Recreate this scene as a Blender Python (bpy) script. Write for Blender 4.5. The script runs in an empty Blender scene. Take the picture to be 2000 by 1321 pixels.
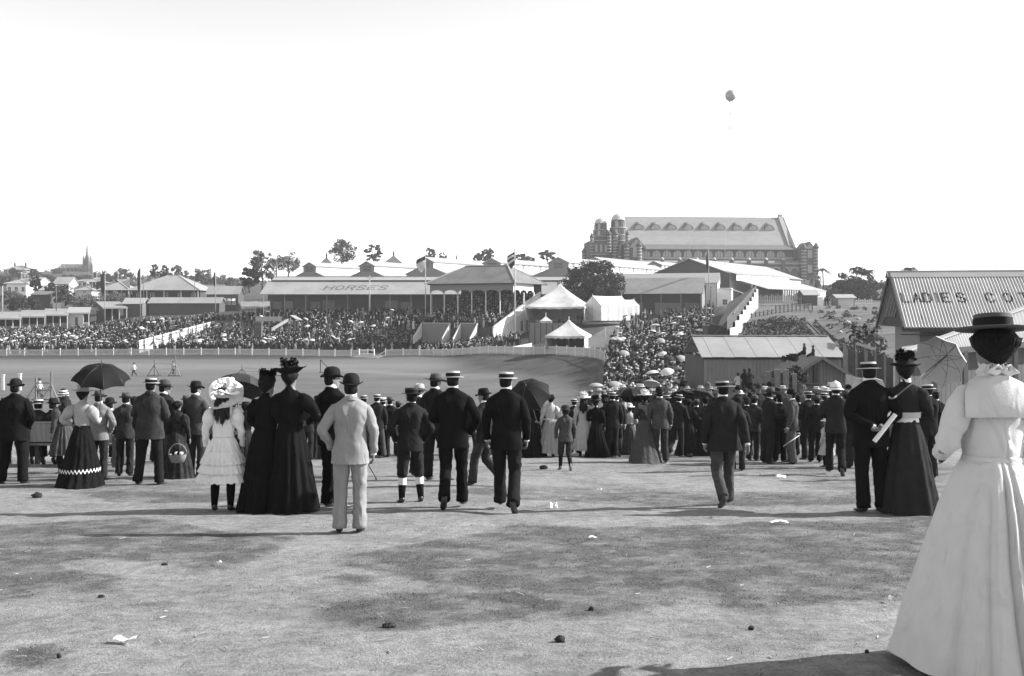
import bpy, math, random
import numpy as np
from mathutils import Vector, Matrix, noise as mnoise

# ------------------------------------------------------------------ camera, sky, sun, exposure
SC = bpy.context.scene
COL = SC.collection
CAMZ = 8.0            # camera height above the arena floor (z = 0)
HOR = 610.0           # horizon row in the 2000 x 1321 photograph
FPX = 2000.0          # focal length in photo pixels
cam_d = bpy.data.cameras.new('camera')
cam_d.sensor_width = 36.0
cam_d.lens = 36.0
cam_d.shift_y = -(660.5 - HOR) / 2000.0
cam_d.clip_start = 0.1
cam_d.clip_end = 6000.0
cam = bpy.data.objects.new('camera', cam_d)
cam.location = (0, 0, CAMZ)
cam.rotation_euler = (math.radians(90), 0, 0)
COL.objects.link(cam)
SC.camera = cam

SUN_EL, SUN_AZ = math.radians(31.0), math.radians(9.0)      # azimuth measured from +X towards +Y
TOSUN = Vector((math.cos(SUN_EL) * math.cos(SUN_AZ), math.cos(SUN_EL) * math.sin(SUN_AZ), math.sin(SUN_EL)))
world = bpy.data.worlds.new('World')
SC.world = world
world.use_nodes = True
wn, wl = world.node_tree.nodes, world.node_tree.links
wn.clear()
sky_n = wn.new('ShaderNodeTexSky')
sky_n.sky_type = 'NISHITA'
sky_n.sun_disc = False
sky_n.sun_elevation = SUN_EL
sky_n.sun_rotation = math.radians(90) - SUN_AZ
sky_n.altitude = 0
sky_n.air_density = 1.0
sky_n.dust_density = 0.5
sky_n.ozone_density = 1.0
bw_n = wn.new('ShaderNodeRGBToBW')                          # black-and-white photograph: the sky's luminance only
bg_n = wn.new('ShaderNodeBackground')
bg_n.inputs['Strength'].default_value = 0.142
wo_n = wn.new('ShaderNodeOutputWorld')
wl.new(sky_n.outputs[0], bw_n.inputs[0])
wl.new(bw_n.outputs[0], bg_n.inputs[0])
wl.new(bg_n.outputs[0], wo_n.inputs[0])

sun_d = bpy.data.lights.new('sun', 'SUN')
sun_d.energy = 4.4
sun_d.angle = math.radians(0.5)
sun_d.color = (1.0, 1.0, 1.0)
sun = bpy.data.objects.new('sun', sun_d)
sun.rotation_euler = (-TOSUN).to_track_quat('-Z', 'Y').to_euler()
sun.location = (60, 20, 80)
COL.objects.link(sun)

SC.view_settings.view_transform = 'Standard'
SC.view_settings.look = 'None'
SC.view_settings.exposure = 1.25
SC.view_settings.gamma = 1.0
SC.view_settings.use_curve_mapping = False
SC.cycles.max_bounces = 6
SC.cycles.diffuse_bounces = 3
SC.cycles.glossy_bounces = 2
SC.cycles.transparent_max_bounces = 6

RND = random.Random(1897)
NPR = np.random.RandomState(1897)
# ------------------------------------------------------------------ pixel helpers
def P(px, py, d):
    """photo pixel at distance d (along +Y) -> world point"""
    return Vector(((px - 1000.0) / FPX * d, d, CAMZ + (HOR - py) / FPX * d))
def PX(px, d): return (px - 1000.0) / FPX * d
def PZ(py, d): return CAMZ + (HOR - py) / FPX * d
PLANE_C, PLANE_S = 1.38, 0.083
def foot_d(py): return PLANE_C / ((py - HOR) / FPX - PLANE_S)

# ------------------------------------------------------------------ tagging
def tag(o, label=None, cat=None, group=None, kind=None):
    if label: o['label'] = label
    if cat: o['category'] = cat
    if group: o['group'] = group
    if kind: o['kind'] = kind
    return o
def empty(name, loc=(0, 0, 0), rz=0.0, label=None, cat=None, group=None):
    o = bpy.data.objects.new(name, None)
    o.empty_display_size = 0.3
    o.location = loc
    o.rotation_euler = (0, 0, rz)
    COL.objects.link(o)
    return tag(o, label, cat, group)
def link(name, me, parent=None, loc=None, rz=None):
    o = bpy.data.objects.new(name, me)
    COL.objects.link(o)
    if parent is not None: o.parent = parent
    if loc is not None: o.location = loc
    if rz is not None: o.rotation_euler = (0, 0, rz)
    return o
def copy_tree(o, parent=None):
    c = o.copy()
    COL.objects.link(c)
    c.parent = parent
    for ch in list(o.children):
        copy_tree(ch, c)
    return c

# ------------------------------------------------------------------ materials (all neutral greys: the photograph is black and white)
MATS = {}
def mat(name, v, rough=0.85, var=0.12, scale=6.0, bump=0.0, bscale=40.0, spec=0.25, stretch=None, v2=None, mscale=None, objvar=0.0, metallic=0.0, sheen=0.0, crease=0.0):
    """grey v, broken up by noise of relative strength var; v2 = second grey mixed in patches"""
    if name in MATS: return MATS[name]
    m = bpy.data.materials.new(name)
    m.use_nodes = True
    nt = m.node_tree; n = nt.nodes; l = nt.links
    b = n['Principled BSDF']
    b.inputs['Roughness'].default_value = rough
    b.inputs['Specular IOR Level'].default_value = spec
    b.inputs['Metallic'].default_value = metallic
    if sheen: b.inputs['Sheen Weight'].default_value = sheen
    tc = n.new('ShaderNodeTexCoord')
    mp = n.new('ShaderNodeMapping')
    l.new(tc.outputs['Object'], mp.inputs[0])
    if stretch: mp.inputs['Scale'].default_value = stretch
    nz = n.new('ShaderNodeTexNoise')
    nz.inputs['Scale'].default_value = scale
    nz.inputs['Detail'].default_value = 5.0
    nz.inputs['Roughness'].default_value = 0.65
    l.new(mp.outputs[0], nz.inputs[0])
    mr = n.new('ShaderNodeMapRange')
    mr.inputs[1].default_value = 0.3; mr.inputs[2].default_value = 0.7
    mr.inputs[3].default_value = max(0.0, 1.0 - var); mr.inputs[4].default_value = 1.0 + var
    l.new(nz.outputs[0], mr.inputs[0])
    mul = n.new('ShaderNodeMath'); mul.operation = 'MULTIPLY'
    l.new(mr.outputs[0], mul.inputs[0])
    mul.inputs[1].default_value = v
    if v2 is not None:
        n2 = n.new('ShaderNodeTexNoise')
        n2.inputs['Scale'].default_value = mscale or scale * 0.3
        n2.inputs['Detail'].default_value = 4.0
        l.new(mp.outputs[0], n2.inputs[0])
        r2 = n.new('ShaderNodeMapRange')
        r2.inputs[1].default_value = 0.42; r2.inputs[2].default_value = 0.6
        r2.inputs[3].default_value = v; r2.inputs[4].default_value = v2
        l.new(n2.outputs[0], r2.inputs[0])
        l.new(r2.outputs[0], mul.inputs[1])
    out = mul
    if objvar:
        oi = n.new('ShaderNodeObjectInfo')
        ro = n.new('ShaderNodeMapRange')
        ro.inputs[3].default_value = 1.0 - objvar; ro.inputs[4].default_value = 1.0 + objvar
        l.new(oi.outputs['Random'], ro.inputs[0])
        m2 = n.new('ShaderNodeMath'); m2.operation = 'MULTIPLY'
        l.new(mul.outputs[0], m2.inputs[0]); l.new(ro.outputs[0], m2.inputs[1])
        out = m2
    l.new(out.outputs[0], b.inputs['Base Color'])
    if bump:
        nb = n.new('ShaderNodeTexNoise')
        nb.inputs['Scale'].default_value = bscale
        nb.inputs['Detail'].default_value = 4.0
        l.new(mp.outputs[0], nb.inputs[0])
        bp = n.new('ShaderNodeBump')
        bp.inputs['Strength'].default_value = bump
        bp.inputs['Distance'].default_value = 0.02
        l.new(nb.outputs[0], bp.inputs['Height'])
        l.new(bp.outputs[0], b.inputs['Normal'])
        if crease:                       # soft cloth creases: warped, ridged noise
            nc = n.new('ShaderNodeTexNoise'); nc.noise_type = 'RIDGED_MULTIFRACTAL'; nc.normalize = True
            nc.inputs['Scale'].default_value = 5.5; nc.inputs['Detail'].default_value = 2.0; nc.inputs['Distortion'].default_value = .9
            mc = n.new('ShaderNodeMapping'); mc.inputs['Rotation'].default_value = (.5, .3, .4); mc.inputs['Scale'].default_value = (1.6, 1.6, .8)
            l.new(tc.outputs['Object'], mc.inputs[0]); l.new(mc.outputs[0], nc.inputs[0])
            b2 = n.new('ShaderNodeBump'); b2.inputs['Strength'].default_value = crease; b2.inputs['Distance'].default_value = .05
            l.new(nc.outputs[0], b2.inputs['Height']); l.new(b2.outputs[0], bp.inputs['Normal'])
    MATS[name] = m
    return m
def tone_mat(name, rough=0.9, noise_amt=0.15, nscale=3.0, spec=0.1):
    """grey read from the mesh attribute 'tone'"""
    if name in MATS: return MATS[name]
    m = bpy.data.materials.new(name); m.use_nodes = True
    nt = m.node_tree; n = nt.nodes; l = nt.links
    b = n['Principled BSDF']
    b.inputs['Roughness'].default_value = rough
    b.inputs['Specular IOR Level'].default_value = spec
    at = n.new('ShaderNodeAttribute'); at.attribute_name = 'tone'
    tc = n.new('ShaderNodeTexCoord')
    nz = n.new('ShaderNodeTexNoise'); nz.inputs['Scale'].default_value = nscale; nz.inputs['Detail'].default_value = 3
    l.new(tc.outputs['Object'], nz.inputs[0])
    mr = n.new('ShaderNodeMapRange'); mr.inputs[1].default_value = 0.3; mr.inputs[2].default_value = 0.7
    mr.inputs[3].default_value = 1 - noise_amt; mr.inputs[4].default_value = 1 + noise_amt
    l.new(nz.outputs[0], mr.inputs[0])
    mul = n.new('ShaderNodeMath'); mul.operation = 'MULTIPLY'
    l.new(at.outputs['Fac'], mul.inputs[0]); l.new(mr.outputs[0], mul.inputs[1])
    l.new(mul.outputs[0], b.inputs['Base Color'])
    MATS[name] = m
    return m

# ------------------------------------------------------------------ mesh builder
def _n(v):
    v = np.asarray(v, float)
    return v / (np.linalg.norm(v) + 1e-12)
class MB:
    def __init__(self):
        self.v = []; self.f = []; self.m = []; self.s = []; self.nv = 0
    def add(self, V, F, mi=0, smooth=False):
        V = np.asarray(V, float).reshape(-1, 3)
        o = self.nv
        self.v.append(V); self.nv += len(V)
        for f in F:
            self.f.append(tuple(int(i) + o for i in f)); self.m.append(mi); self.s.append(smooth)
        return self
    def quad(self, a, b, c, d, mi=0): return self.add([a, b, c, d], [(0, 1, 2, 3)], mi)
    def tri(self, a, b, c, mi=0): return self.add([a, b, c], [(0, 1, 2)], mi)
    def box(self, x0, x1, y0, y1, z0, z1, mi=0):
        V = [(x, y, z) for z in (z0, z1) for y in (y0, y1) for x in (x0, x1)]
        return self.add(V, [(0, 2, 3, 1), (4, 5, 7, 6), (0, 1, 5, 4), (2, 6, 7, 3), (0, 4, 6, 2), (1, 3, 7, 5)], mi)
    def slab(self, pts, t, mi=0):
        """planar polygon pts (seen face) thickened by t along the opposite of its normal"""
        A = np.array(pts, float)
        nrm = _n(np.cross(A[1] - A[0], A[2] - A[0]))
        B = A - nrm * t
        k = len(A)
        F = [tuple(range(k)), tuple(range(2 * k - 1, k - 1, -1))]
        for i in range(k):
            j = (i + 1) % k
            F.append((i, k + i, k + j, j))
        return self.add(np.vstack([A, B]), F, mi)
    def bar(self, a, b, w, h=None, mi=0, up=(0, 0, 1)):
        a = np.asarray(a, float); b = np.asarray(b, float)
        h = h or w
        t = _n(b - a)
        u = np.asarray(up, float)
        if abs(np.dot(t, u)) > 0.95: u = np.array((0, 1.0, 0))
        s = _n(np.cross(t, u)); u = np.cross(s, t)
        V = []
        for p in (a, b):
            for (i, j) in ((-1, -1), (1, -1), (1, 1), (-1, 1)):
                V.append(p + s * i * w / 2 + u * j * h / 2)
        return self.add(V, [(0, 1, 2, 3), (7, 6, 5, 4), (0, 4, 5, 1), (1, 5, 6, 2), (2, 6, 7, 3), (3, 7, 4, 0)], mi)
    def rings(self, R, mi=0, smooth=True, cap0=True, cap1=True, closed=True):
        R = np.asarray(R, float)
        m, n = R.shape[:2]
        F = []
        for i in range(m - 1):
            for j in range(n if closed else n - 1):
                k = (j + 1) % n
                F.append((i * n + j, i * n + k, (i + 1) * n + k, (i + 1) * n + j))
        V = R.reshape(-1, 3)
        if cap0: F.append(tuple(range(n - 1, -1, -1)))
        if cap1: F.append(tuple(range((m - 1) * n, m * n)))
        return self.add(V, F, mi, smooth)
    def loft(self, rows, n=20, mi=0, cap0=True, cap1=True, fn=None, p=2.0):
        """rows: (cx, cy, cz, rx, ry); horizontal rings"""
        th = np.linspace(0, 2 * np.pi, n, endpoint=False)
        R = []
        for r in rows:
            pp = r[5] if len(r) > 5 else p
            c, s = np.cos(th), np.sin(th)
            X = np.sign(c) * np.abs(c) ** (2 / pp) * r[3]
            Y = np.sign(s) * np.abs(s) ** (2 / pp) * r[4]
            R.append(np.stack([r[0] + X, r[1] + Y, np.full(n, r[2])], 1))
        R = np.array(R)
        if fn is not None: R = fn(R, th)
        return self.rings(R, mi, True, cap0, cap1)
    def tube(self, pts, rad, n=10, mi=0, cap0=True, cap1=True, fn=None, up=(0, 0, 1)):
        P_ = np.array([np.asarray(p, float) for p in pts])
        if not isinstance(rad, (list, tuple)): rad = [rad] * len(P_)
        rad = [r if isinstance(r, (tuple, list)) else (r, r) for r in rad]
        m = len(P_)
        T = np.zeros_like(P_)
        T[1:-1] = P_[2:] - P_[:-2]; T[0] = P_[1] - P_[0]; T[-1] = P_[-1] - P_[-2]
        th = np.linspace(0, 2 * np.pi, n, endpoint=False)
        R = []
        u = np.asarray(up, float)
        t0 = _n(T[0])
        if abs(np.dot(t0, _n(u))) > 0.9: u = np.array((0, 1.0, 0))
        for i in range(m):
            t = _n(T[i])
            u = _n(u - t * np.dot(u, t))
            s = np.cross(t, u)
            R.append(P_[i] + np.outer(np.cos(th), s) * rad[i][0] + np.outer(np.sin(th), u) * rad[i][1])
        R = np.array(R)
        if fn is not None: R = fn(R, th)
        return self.rings(R, mi, True, cap0, cap1)
    def ball(self, c, r, n=10, m=7, mi=0):
        r = np.broadcast_to(np.asarray(r, float), (3,))
        rows = []
        for i in range(m):
            a = math.pi * (i + 0.35) / (m - 0.3) - math.pi / 2
            rows.append((c[0], c[1], c[2] + math.sin(a) * r[2], max(1e-3, math.cos(a)) * r[0], max(1e-3, math.cos(a)) * r[1]))
        return self.loft(rows, n, mi)
    def mesh(self, name, mats, tone=None):
        me = bpy.data.meshes.new(name)
        V = np.vstack(self.v) if self.v else np.zeros((0, 3))
        me.from_pydata(V.tolist(), [], self.f)
        if not isinstance(mats, (list, tuple)): mats = [mats]
        for m in mats: me.materials.append(m)
        me.polygons.foreach_set('material_index', self.m)
        me.polygons.foreach_set('use_smooth', self.s)
        if tone is not None:
            at = me.attributes.new('tone', 'FLOAT', 'FACE')
            at.data.foreach_set('value', np.asarray(tone, np.float32))
        me.update()
        return me
    def build(self, name, mats, parent=None, loc=None, rz=None):
        return link(name, self.mesh(name, mats), parent, loc, rz)

def fast_mesh(name, V, F, mats, tone=None, smooth=False):
    """V (n,3) and F (m,3|4) arrays"""
    me = bpy.data.meshes.new(name)
    V = np.ascontiguousarray(V, np.float32); F = np.ascontiguousarray(F, np.int32)
    k = F.shape[1]
    me.vertices.add(len(V)); me.vertices.foreach_set('co', V.ravel())
    me.loops.add(F.size); me.loops.foreach_set('vertex_index', F.ravel())
    me.polygons.add(len(F))
    me.polygons.foreach_set('loop_start', np.arange(0, F.size, k, dtype=np.int32))
    me.polygons.foreach_set('loop_total', np.full(len(F), k, np.int32))
    me.polygons.foreach_set('use_smooth', np.full(len(F), smooth, bool))
    for m in (mats if isinstance(mats, (list, tuple)) else [mats]): me.materials.append(m)
    if tone is not None:
        at = me.attributes.new('tone', 'FLOAT', 'FACE' if len(tone) == len(F) else 'POINT')
        at.data.foreach_set('value', np.asarray(tone, np.float32))
    me.update(calc_edges=True)
    me.validate()
    return me

# ------------------------------------------------------------------ value noise (shared by terrain, ground tones and grass)
def _hash(ix, iy, seed):
    h = (ix.astype(np.int64) * 374761393 + iy.astype(np.int64) * 668265263 + seed * 974711) & 0x7fffffff
    h = ((h ^ (h >> 13)) * 1274126177) & 0x7fffffff
    return ((h ^ (h >> 16)) & 0xffff) / 65535.0
def vnoise(x, y, seed=0):
    x = np.asarray(x, float); y = np.asarray(y, float)
    ix = np.floor(x); iy = np.floor(y)
    fx = x - ix; fy = y - iy
    fx = fx * fx * (3 - 2 * fx); fy = fy * fy * (3 - 2 * fy)
    a = _hash(ix, iy, seed); b = _hash(ix + 1, iy, seed); c = _hash(ix, iy + 1, seed); d = _hash(ix + 1, iy + 1, seed)
    return (a * (1 - fx) + b * fx) * (1 - fy) + (c * (1 - fx) + d * fx) * fy
def fbm(x, y, seed=0, octv=4, gain=0.5):
    s = 0.0; a = 1.0; t = 0.0
    for o in range(octv):
        s = s + a * vnoise(np.asarray(x) * 2 ** o, np.asarray(y) * 2 ** o, seed + o * 17)
        t += a; a *= gain
    return s / t

# ------------------------------------------------------------------ terrain: heights by viewing column u = x / y and distance d = y
_D = np.array([0, 30, 40, 60, 75, 82, 97, 109, 118, 130, 138, 150, 165, 180, 186, 200, 215, 222, 235, 260, 300, 400, 700, 1000, 2600], float)
def _col(pairs):
    d = [p[0] for p in pairs]; z = [p[1] for p in pairs]
    far = np.interp(_D, d, z)
    pl = CAMZ - PLANE_C - PLANE_S * _D
    first = d[0]
    return np.where(_D < first, pl, far)
_U = np.array([-0.95, -0.5, -0.43, -0.36, -0.2, -0.08, 0.0, 0.05, 0.09, 0.125, 0.17, 0.195, 0.22, 0.28, 0.36, 0.5, 0.95])
_arena_l = [(75, 0.35), (82, 0.03), (97, 0.0), (180, 0.0)]
_Z = np.array([
    _col(_arena_l + [(186, 0.3), (215, 2.6), (235, 4.6), (260, 6.5), (300, 11), (400, 17), (700, 34), (1000, 34), (2600, 20)]),
    _col(_arena_l + [(186, 0.3), (215, 2.6), (235, 4.6), (260, 6.5), (300, 11), (400, 17), (700, 34), (1000, 34), (2600, 20)]),
    _col(_arena_l + [(186, 0.3), (215, 2.8), (235, 4.8), (260, 6.8), (300, 11), (400, 17), (700, 36), (1000, 36), (2600, 20)]),
    _col(_arena_l + [(186, 0.3), (200, 2.0), (215, 4.6), (235, 7.0), (260, 8.8), (300, 11), (400, 15), (700, 31), (1000, 31), (2600, 20)]),
    _col(_arena_l + [(186, 0.4), (200, 2.5), (215, 6.6), (222, 8.2), (260, 9.5), (300, 11), (400, 15), (700, 27), (1000, 27), (2600, 20)]),
    _col([(75, 0.35), (82, 0.03), (140, 0.0), (165, .25), (178, .45), (186, 0.8), (200, 2.5), (215, 6.6), (222, 8.2), (260, 9.5), (300, 11), (400, 14), (700, 24), (2600, 20)]),
    _col([(75, 0.35), (82, 0.05), (105, 0.0), (130, 0.75), (150, 1.75), (165, 2.1), (186, 3.2), (200, 5.0), (215, 8.2), (260, 9.5), (300, 11), (400, 14), (700, 24), (2600, 20)]),
    _col([(75, 0.35), (82, 0.1), (97, 0.0), (118, 0.95), (138, 2.27), (154, 3.2), (186, 5.2), (200, 6.6), (215, 8.6), (260, 10), (300, 12), (400, 15), (700, 24), (2600, 20)]),
    _col([(75, 0.45), (97, 0.2), (109, 1.4), (118, 2.6), (130, 2.9), (154, 3.4), (200, 6.6), (215, 8.6), (260, 10.5), (300, 13), (400, 15), (700, 24), (2600, 20)]),
    _col([(75, 0.6), (97, 1.0), (109, 1.8), (118, 2.5), (130, 2.9), (154, 3.6), (200, 6.7), (215, 8.7), (260, 10.5), (300, 13), (400, 15), (700, 24), (2600, 20)]),
    _col([(75, 0.9), (97, 1.5), (118, 2.5), (133, 3.0), (154, 3.9), (200, 6.9), (215, 8.8), (260, 11), (300, 13.5), (400, 15), (700, 24), (2600, 20)]),
    _col([(75, 1.3), (97, 2.6), (118, 4.2), (154, 6.3), (200, 8.6), (215, 9.2), (260, 11), (300, 13.5), (400, 15), (700, 24), (2600, 20)]),
    _col([(75, 1.8), (97, 3.7), (115, 5.0), (150, 7.6), (170, 8.7), (200, 9.6), (260, 11), (300, 13.5), (400, 15), (700, 24), (2600, 20)]),
    _col([(60, 1.8), (75, 2.6), (97, 4.5), (115, 5.8), (150, 8.0), (170, 8.9), (200, 9.6), (260, 11.5), (300, 13.5), (400, 15), (700, 24), (2600, 20)]),
    _col([(40, 3.4), (60, 2.7), (75, 3.8), (97, 5.6), (115, 6.8), (150, 8.2), (200, 9.2), (260, 11), (300, 13), (400, 17), (700, 26), (2600, 20)]),
    _col([(30, 4.13), (40, 4.0), (60, 4.6), (75, 5.4), (97, 6.8), (150, 8.6), (200, 9.8), (260, 11), (300, 13), (400, 17), (700, 28), (2600, 20)]),
    _col([(30, 4.13), (40, 4.0), (60, 4.6), (75, 5.4), (97, 6.8), (150, 8.6), (200, 9.8), (260, 11), (300, 13), (400, 17), (700, 28), (2600, 20)]),
])
def hz(x, y):
    x = np.asarray(x, float); y = np.asarray(y, float)
    yy = np.maximum(y, 1.0)
    u = np.clip(x / np.maximum(yy, 25.0), _U[0], _U[-1])
    i = np.clip(np.searchsorted(_U, u) - 1, 0, len(_U) - 2)
    j = np.clip(np.searchsorted(_D, yy) - 1, 0, len(_D) - 2)
    a = (u - _U[i]) / (_U[i + 1] - _U[i]); b = np.clip((yy - _D[j]) / (_D[j + 1] - _D[j]), 0, 1)
    a = a * a * (3 - 2 * a)
    z = (_Z[i, j] * (1 - a) + _Z[i + 1, j] * a) * (1 - b) + (_Z[i, j + 1] * (1 - a) + _Z[i + 1, j + 1] * a) * b
    near = np.clip((34.0 - y) / 4.0, 0, 1)
    z = z * (1 - near) + (CAMZ - PLANE_C - PLANE_S * y) * near
    return z
_hz_raw = hz
_FU = np.linspace(-.95, .95, 231); _FD = np.arange(0, 331, 2.0)
_gu, _gd = np.meshgrid(_FU, _FD, indexing='ij')
_FZ = _hz_raw(_gu * np.maximum(_gd, 25), _gd)
for _k in range(5):                                   # soften the kinks between control points
    _p = np.pad(_FZ, ((1, 1), (2, 2)), mode='edge')
    _FZ = (_p[1:-1, :-4] + _p[1:-1, 1:-3] + _p[1:-1, 2:-2] + _p[1:-1, 3:-1] + _p[1:-1, 4:]) / 5 * .6 + (_p[:-2, 2:-2] + _p[2:, 2:-2]) * .2
def hz(x, y):
    x = np.asarray(x, float); y = np.asarray(y, float)
    raw = _hz_raw(x, y)
    u = np.clip(x / np.maximum(y, 25.0), -.949, .949); d = np.clip(y, 0, 328)
    fi = (u + .95) / 1.9 * 230; fj = d / 2.0
    i = fi.astype(int); j = fj.astype(int); a = fi - i; b = fj - j
    z = (_FZ[i, j] * (1 - a) + _FZ[i + 1, j] * a) * (1 - b) + (_FZ[i, j + 1] * (1 - a) + _FZ[i + 1, j + 1] * a) * b
    w = np.clip((y - 36) / 10, 0, 1) * np.clip((325 - y) / 20, 0, 1)
    return z * w + raw * (1 - w)
def hz1(x, y): return float(hz(np.array([x]), np.array([y]))[0])
def G(px, d):
    """ground point under photo column px at distance d"""
    x = PX(px, d)
    return Vector((x, d, hz1(x, d)))

_GP = [[(600, 1190), (680, 1170), (870, 1158), (760, 1135), (700, 1105), (690, 1078), (880, 1050), (1010, 1024), (1200, 1032), (1500, 1022), (1850, 1008), (2300, 1010), (2300, 1150), (1800, 1172), (1500, 1192), (1300, 1180), (1150, 1216), (950, 1226), (770, 1234), (690, 1226), (620, 1207)],
       [(-400, 1020), (0, 1028), (250, 1012), (420, 1034), (570, 1050), (480, 1108), (380, 1122), (300, 1098), (190, 1092), (110, 1108), (230, 1130), (220, 1152), (90, 1152), (0, 1180), (-400, 1200)],
       [(612, 1130), (660, 1124), (705, 1132), (690, 1142), (640, 1142)], [(-20, 1278), (50, 1268), (125, 1274), (130, 1292), (60, 1300), (-10, 1294)], [(200, 1186), (260, 1178), (320, 1186), (260, 1194)],
       [(850, 955), (1100, 950), (1400, 960), (1700, 962), (1700, 985), (1300, 990), (1000, 976)], [(150, 958), (420, 962), (640, 975), (600, 986), (200, 978)]]
def _inpoly(px, py, poly):
    c = np.zeros(px.shape, bool)
    n = len(poly)
    for i in range(n):
        (x1, y1), (x2, y2) = poly[i], poly[(i + 1) % n]
        if y1 == y2: continue
        c ^= ((y1 > py) != (y2 > py)) & (px < (x2 - x1) * (py - y1) / (y2 - y1) + x1)
    return c
def grass_mask(x, y):
    """1 = worn short grass, 0 = bare dusty earth (foreground lawn); patches measured on the ground plane"""
    x = np.asarray(x, float); y = np.asarray(y, float)
    yy = np.maximum(y, 3.5)
    g = 0
    for k, (ox, oy) in enumerate(((0, 0), (.07, .03), (-.06, .05), (.03, -.06), (-.04, -.04))):
        wx = x + ox + .5 * (fbm(x * 1.3, y * 1.3, 31, 4, .6) - .5); wy = yy + oy + .45 * (fbm(x * 1.3 + 7, y * 1.3, 37, 4, .6) - .5)
        wy = np.maximum(wy, 3.2)
        px = 1000 + wx / wy * FPX; py = HOR + (PLANE_C + PLANE_S * wy) / wy * FPX
        m = np.zeros(np.shape(x), bool)
        for p in _GP: m |= _inpoly(px, py, p)
        g = g + m / 5.0
    n = fbm(x * 0.5 + 3.1, y * 0.5 + 9.2, 5, 5, 0.6)
    far = np.clip((y - 12.5) / 3, 0, 1)
    g = g * (1 - far * .6) + np.clip((n - .45) * 5 + .35, 0, 1) * .6 * far
    g = g * (.42 + .75 * np.clip((fbm(x * 4, y * 4, 41, 4, .65) - .36) * 4, 0, 1)) + .22 * np.clip((fbm(x * 2.2, y * 2.2, 43, 4, .6) - .56) * 8, 0, 1)
    return np.clip(g, 0, 1)
def build_ground():
    y = np.concatenate([np.linspace(-14, 3.4, 12), 3.4 + np.cumsum(np.linspace(0.035, 0.2, 260)), ])
    y = np.concatenate([y, y[-1] + np.cumsum(np.linspace(0.22, 2.2, 170))])
    y = np.concatenate([y, y[-1] + np.cumsum(np.geomspace(2.5, 90, 75))])
    u = np.linspace(-1, 1, 321)
    u = np.sign(u) * (np.abs(u) * 0.62 + 0.5 * np.abs(u) ** 4)
    Y, U = np.meshgrid(y, u, indexing='ij')
    X = U * (np.maximum(Y, 0) * 0.98 + 3.0) * 1.06
    Z = hz(X, Y)
    bumpy = np.clip((60 - Y) / 30, 0, 1) * 0.03 + 0.012
    Z = Z + (fbm(X * 0.8, Y * 0.8, 3, 4) - 0.5) * bumpy * 1.6 + (fbm(X * 6, Y * 6, 77, 3) - 0.5) * 0.016 * np.clip((30 - Y) / 10, 0, 1)
    far = np.clip((Y - 190) / 60, 0, 1)
    Z = Z + (fbm(X * 0.02, Y * 0.02, 8, 3) - 0.5) * far * 2.0
    nr, nc = Y.shape
    idx = np.arange(nr * nc).reshape(nr, nc)
    F = np.stack([idx[:-1, :-1], idx[:-1, 1:], idx[1:, 1:], idx[1:, :-1]], -1).reshape(-1, 4)
    # tones: what the ground is made of (dust, dry grass, arena turf, track, bank, scrub)
    g = grass_mask(X, Y)
    t = 0.232 * (1 - g) + 0.106 * g
    t = t * (0.72 + 0.56 * fbm(X * 2.6, Y * 2.6, 55, 5, .65))
    Uu = X / np.maximum(Y, 1)
    arena = np.clip((Y - 62) / 14, 0, 1)
    turf = 0.11 * (0.62 + 0.76 * fbm(X * 0.10, Y * 0.5, 12, 5, .65))
    pyg = HOR + (CAMZ - Z) / np.maximum(Y, 1) * FPX
    track = np.exp(-((Y - 150 - 0.0012 * (X + 60) ** 2 * np.clip(-X / 40, 0, 1)) / 12) ** 2) * np.clip((20 - X) / 20, 0, 1)
    turf = turf * (1 - 0.35 * track) + 0.16 * 0.5 * track
    edge = np.exp(-((Y - 120 + X * 0.9) / 3.5) ** 2) * np.clip((X + 30) / 20, 0, 1)
    turf = turf + 0.05 * edge
    t = t * (1 - arena) + turf * arena
    bank = np.clip((Z - 0.25) / 0.6, 0, 1) * np.clip((Y - 95) / 8, 0, 1) * np.clip((X + 22) / 12, 0, 1)
    t = t * (1 - bank) + 0.06 * (0.3 + 1.4 * fbm(X * 0.45, Y * 0.45, 90, 5, .65)) * bank
    strip = np.clip((Y - 172) / 4, 0, 1)
    t = t * (1 - strip) + 0.05 * (0.8 + 0.4 * fbm(X * 0.5, Y * 0.5, 14, 3)) * strip
    path = np.clip((Uu - 0.085) / 0.01, 0, 1) * np.clip((0.196 - Uu) / 0.01, 0, 1) * np.clip((Y - 60) / 20, 0, 1)
    t = t * (1 - path) + 0.14 * (0.85 + 0.3 * fbm(X * 0.4, Y * 0.4, 15, 3)) * path
    hillr = np.clip((Uu - 0.2) / 0.01, 0, 1) * np.clip((Y - 48) / 15, 0, 1)
    t = t * (1 - hillr) + 0.11 * (0.3 + 1.4 * fbm(X * 0.35, Y * 0.35, 16, 5, .65)) * hillr
    farm = np.clip((Y - 228) / 20, 0, 1)
    t = t * (1 - farm) + 0.06 * (0.6 + 0.8 * fbm(X * 0.04, Y * 0.04, 18, 4)) * farm
    V = np.stack([X, Y, Z], -1).reshape(-1, 3)
    m = bpy.data.materials.new('ground_earth_and_turf'); m.use_nodes = True
    nt = m.node_tree; n = nt.nodes; l = nt.links
    b = n['Principled BSDF']; b.inputs['Roughness'].default_value = 0.95; b.inputs['Specular IOR Level'].default_value = 0.1
    at = n.new('ShaderNodeAttribute'); at.attribute_name = 'tone'
    tc = n.new('ShaderNodeTexCoord')
    n1 = n.new('ShaderNodeTexNoise'); n1.inputs['Scale'].default_value = 9.0; n1.inputs['Detail'].default_value = 8; n1.inputs['Roughness'].default_value = 0.72
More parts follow.
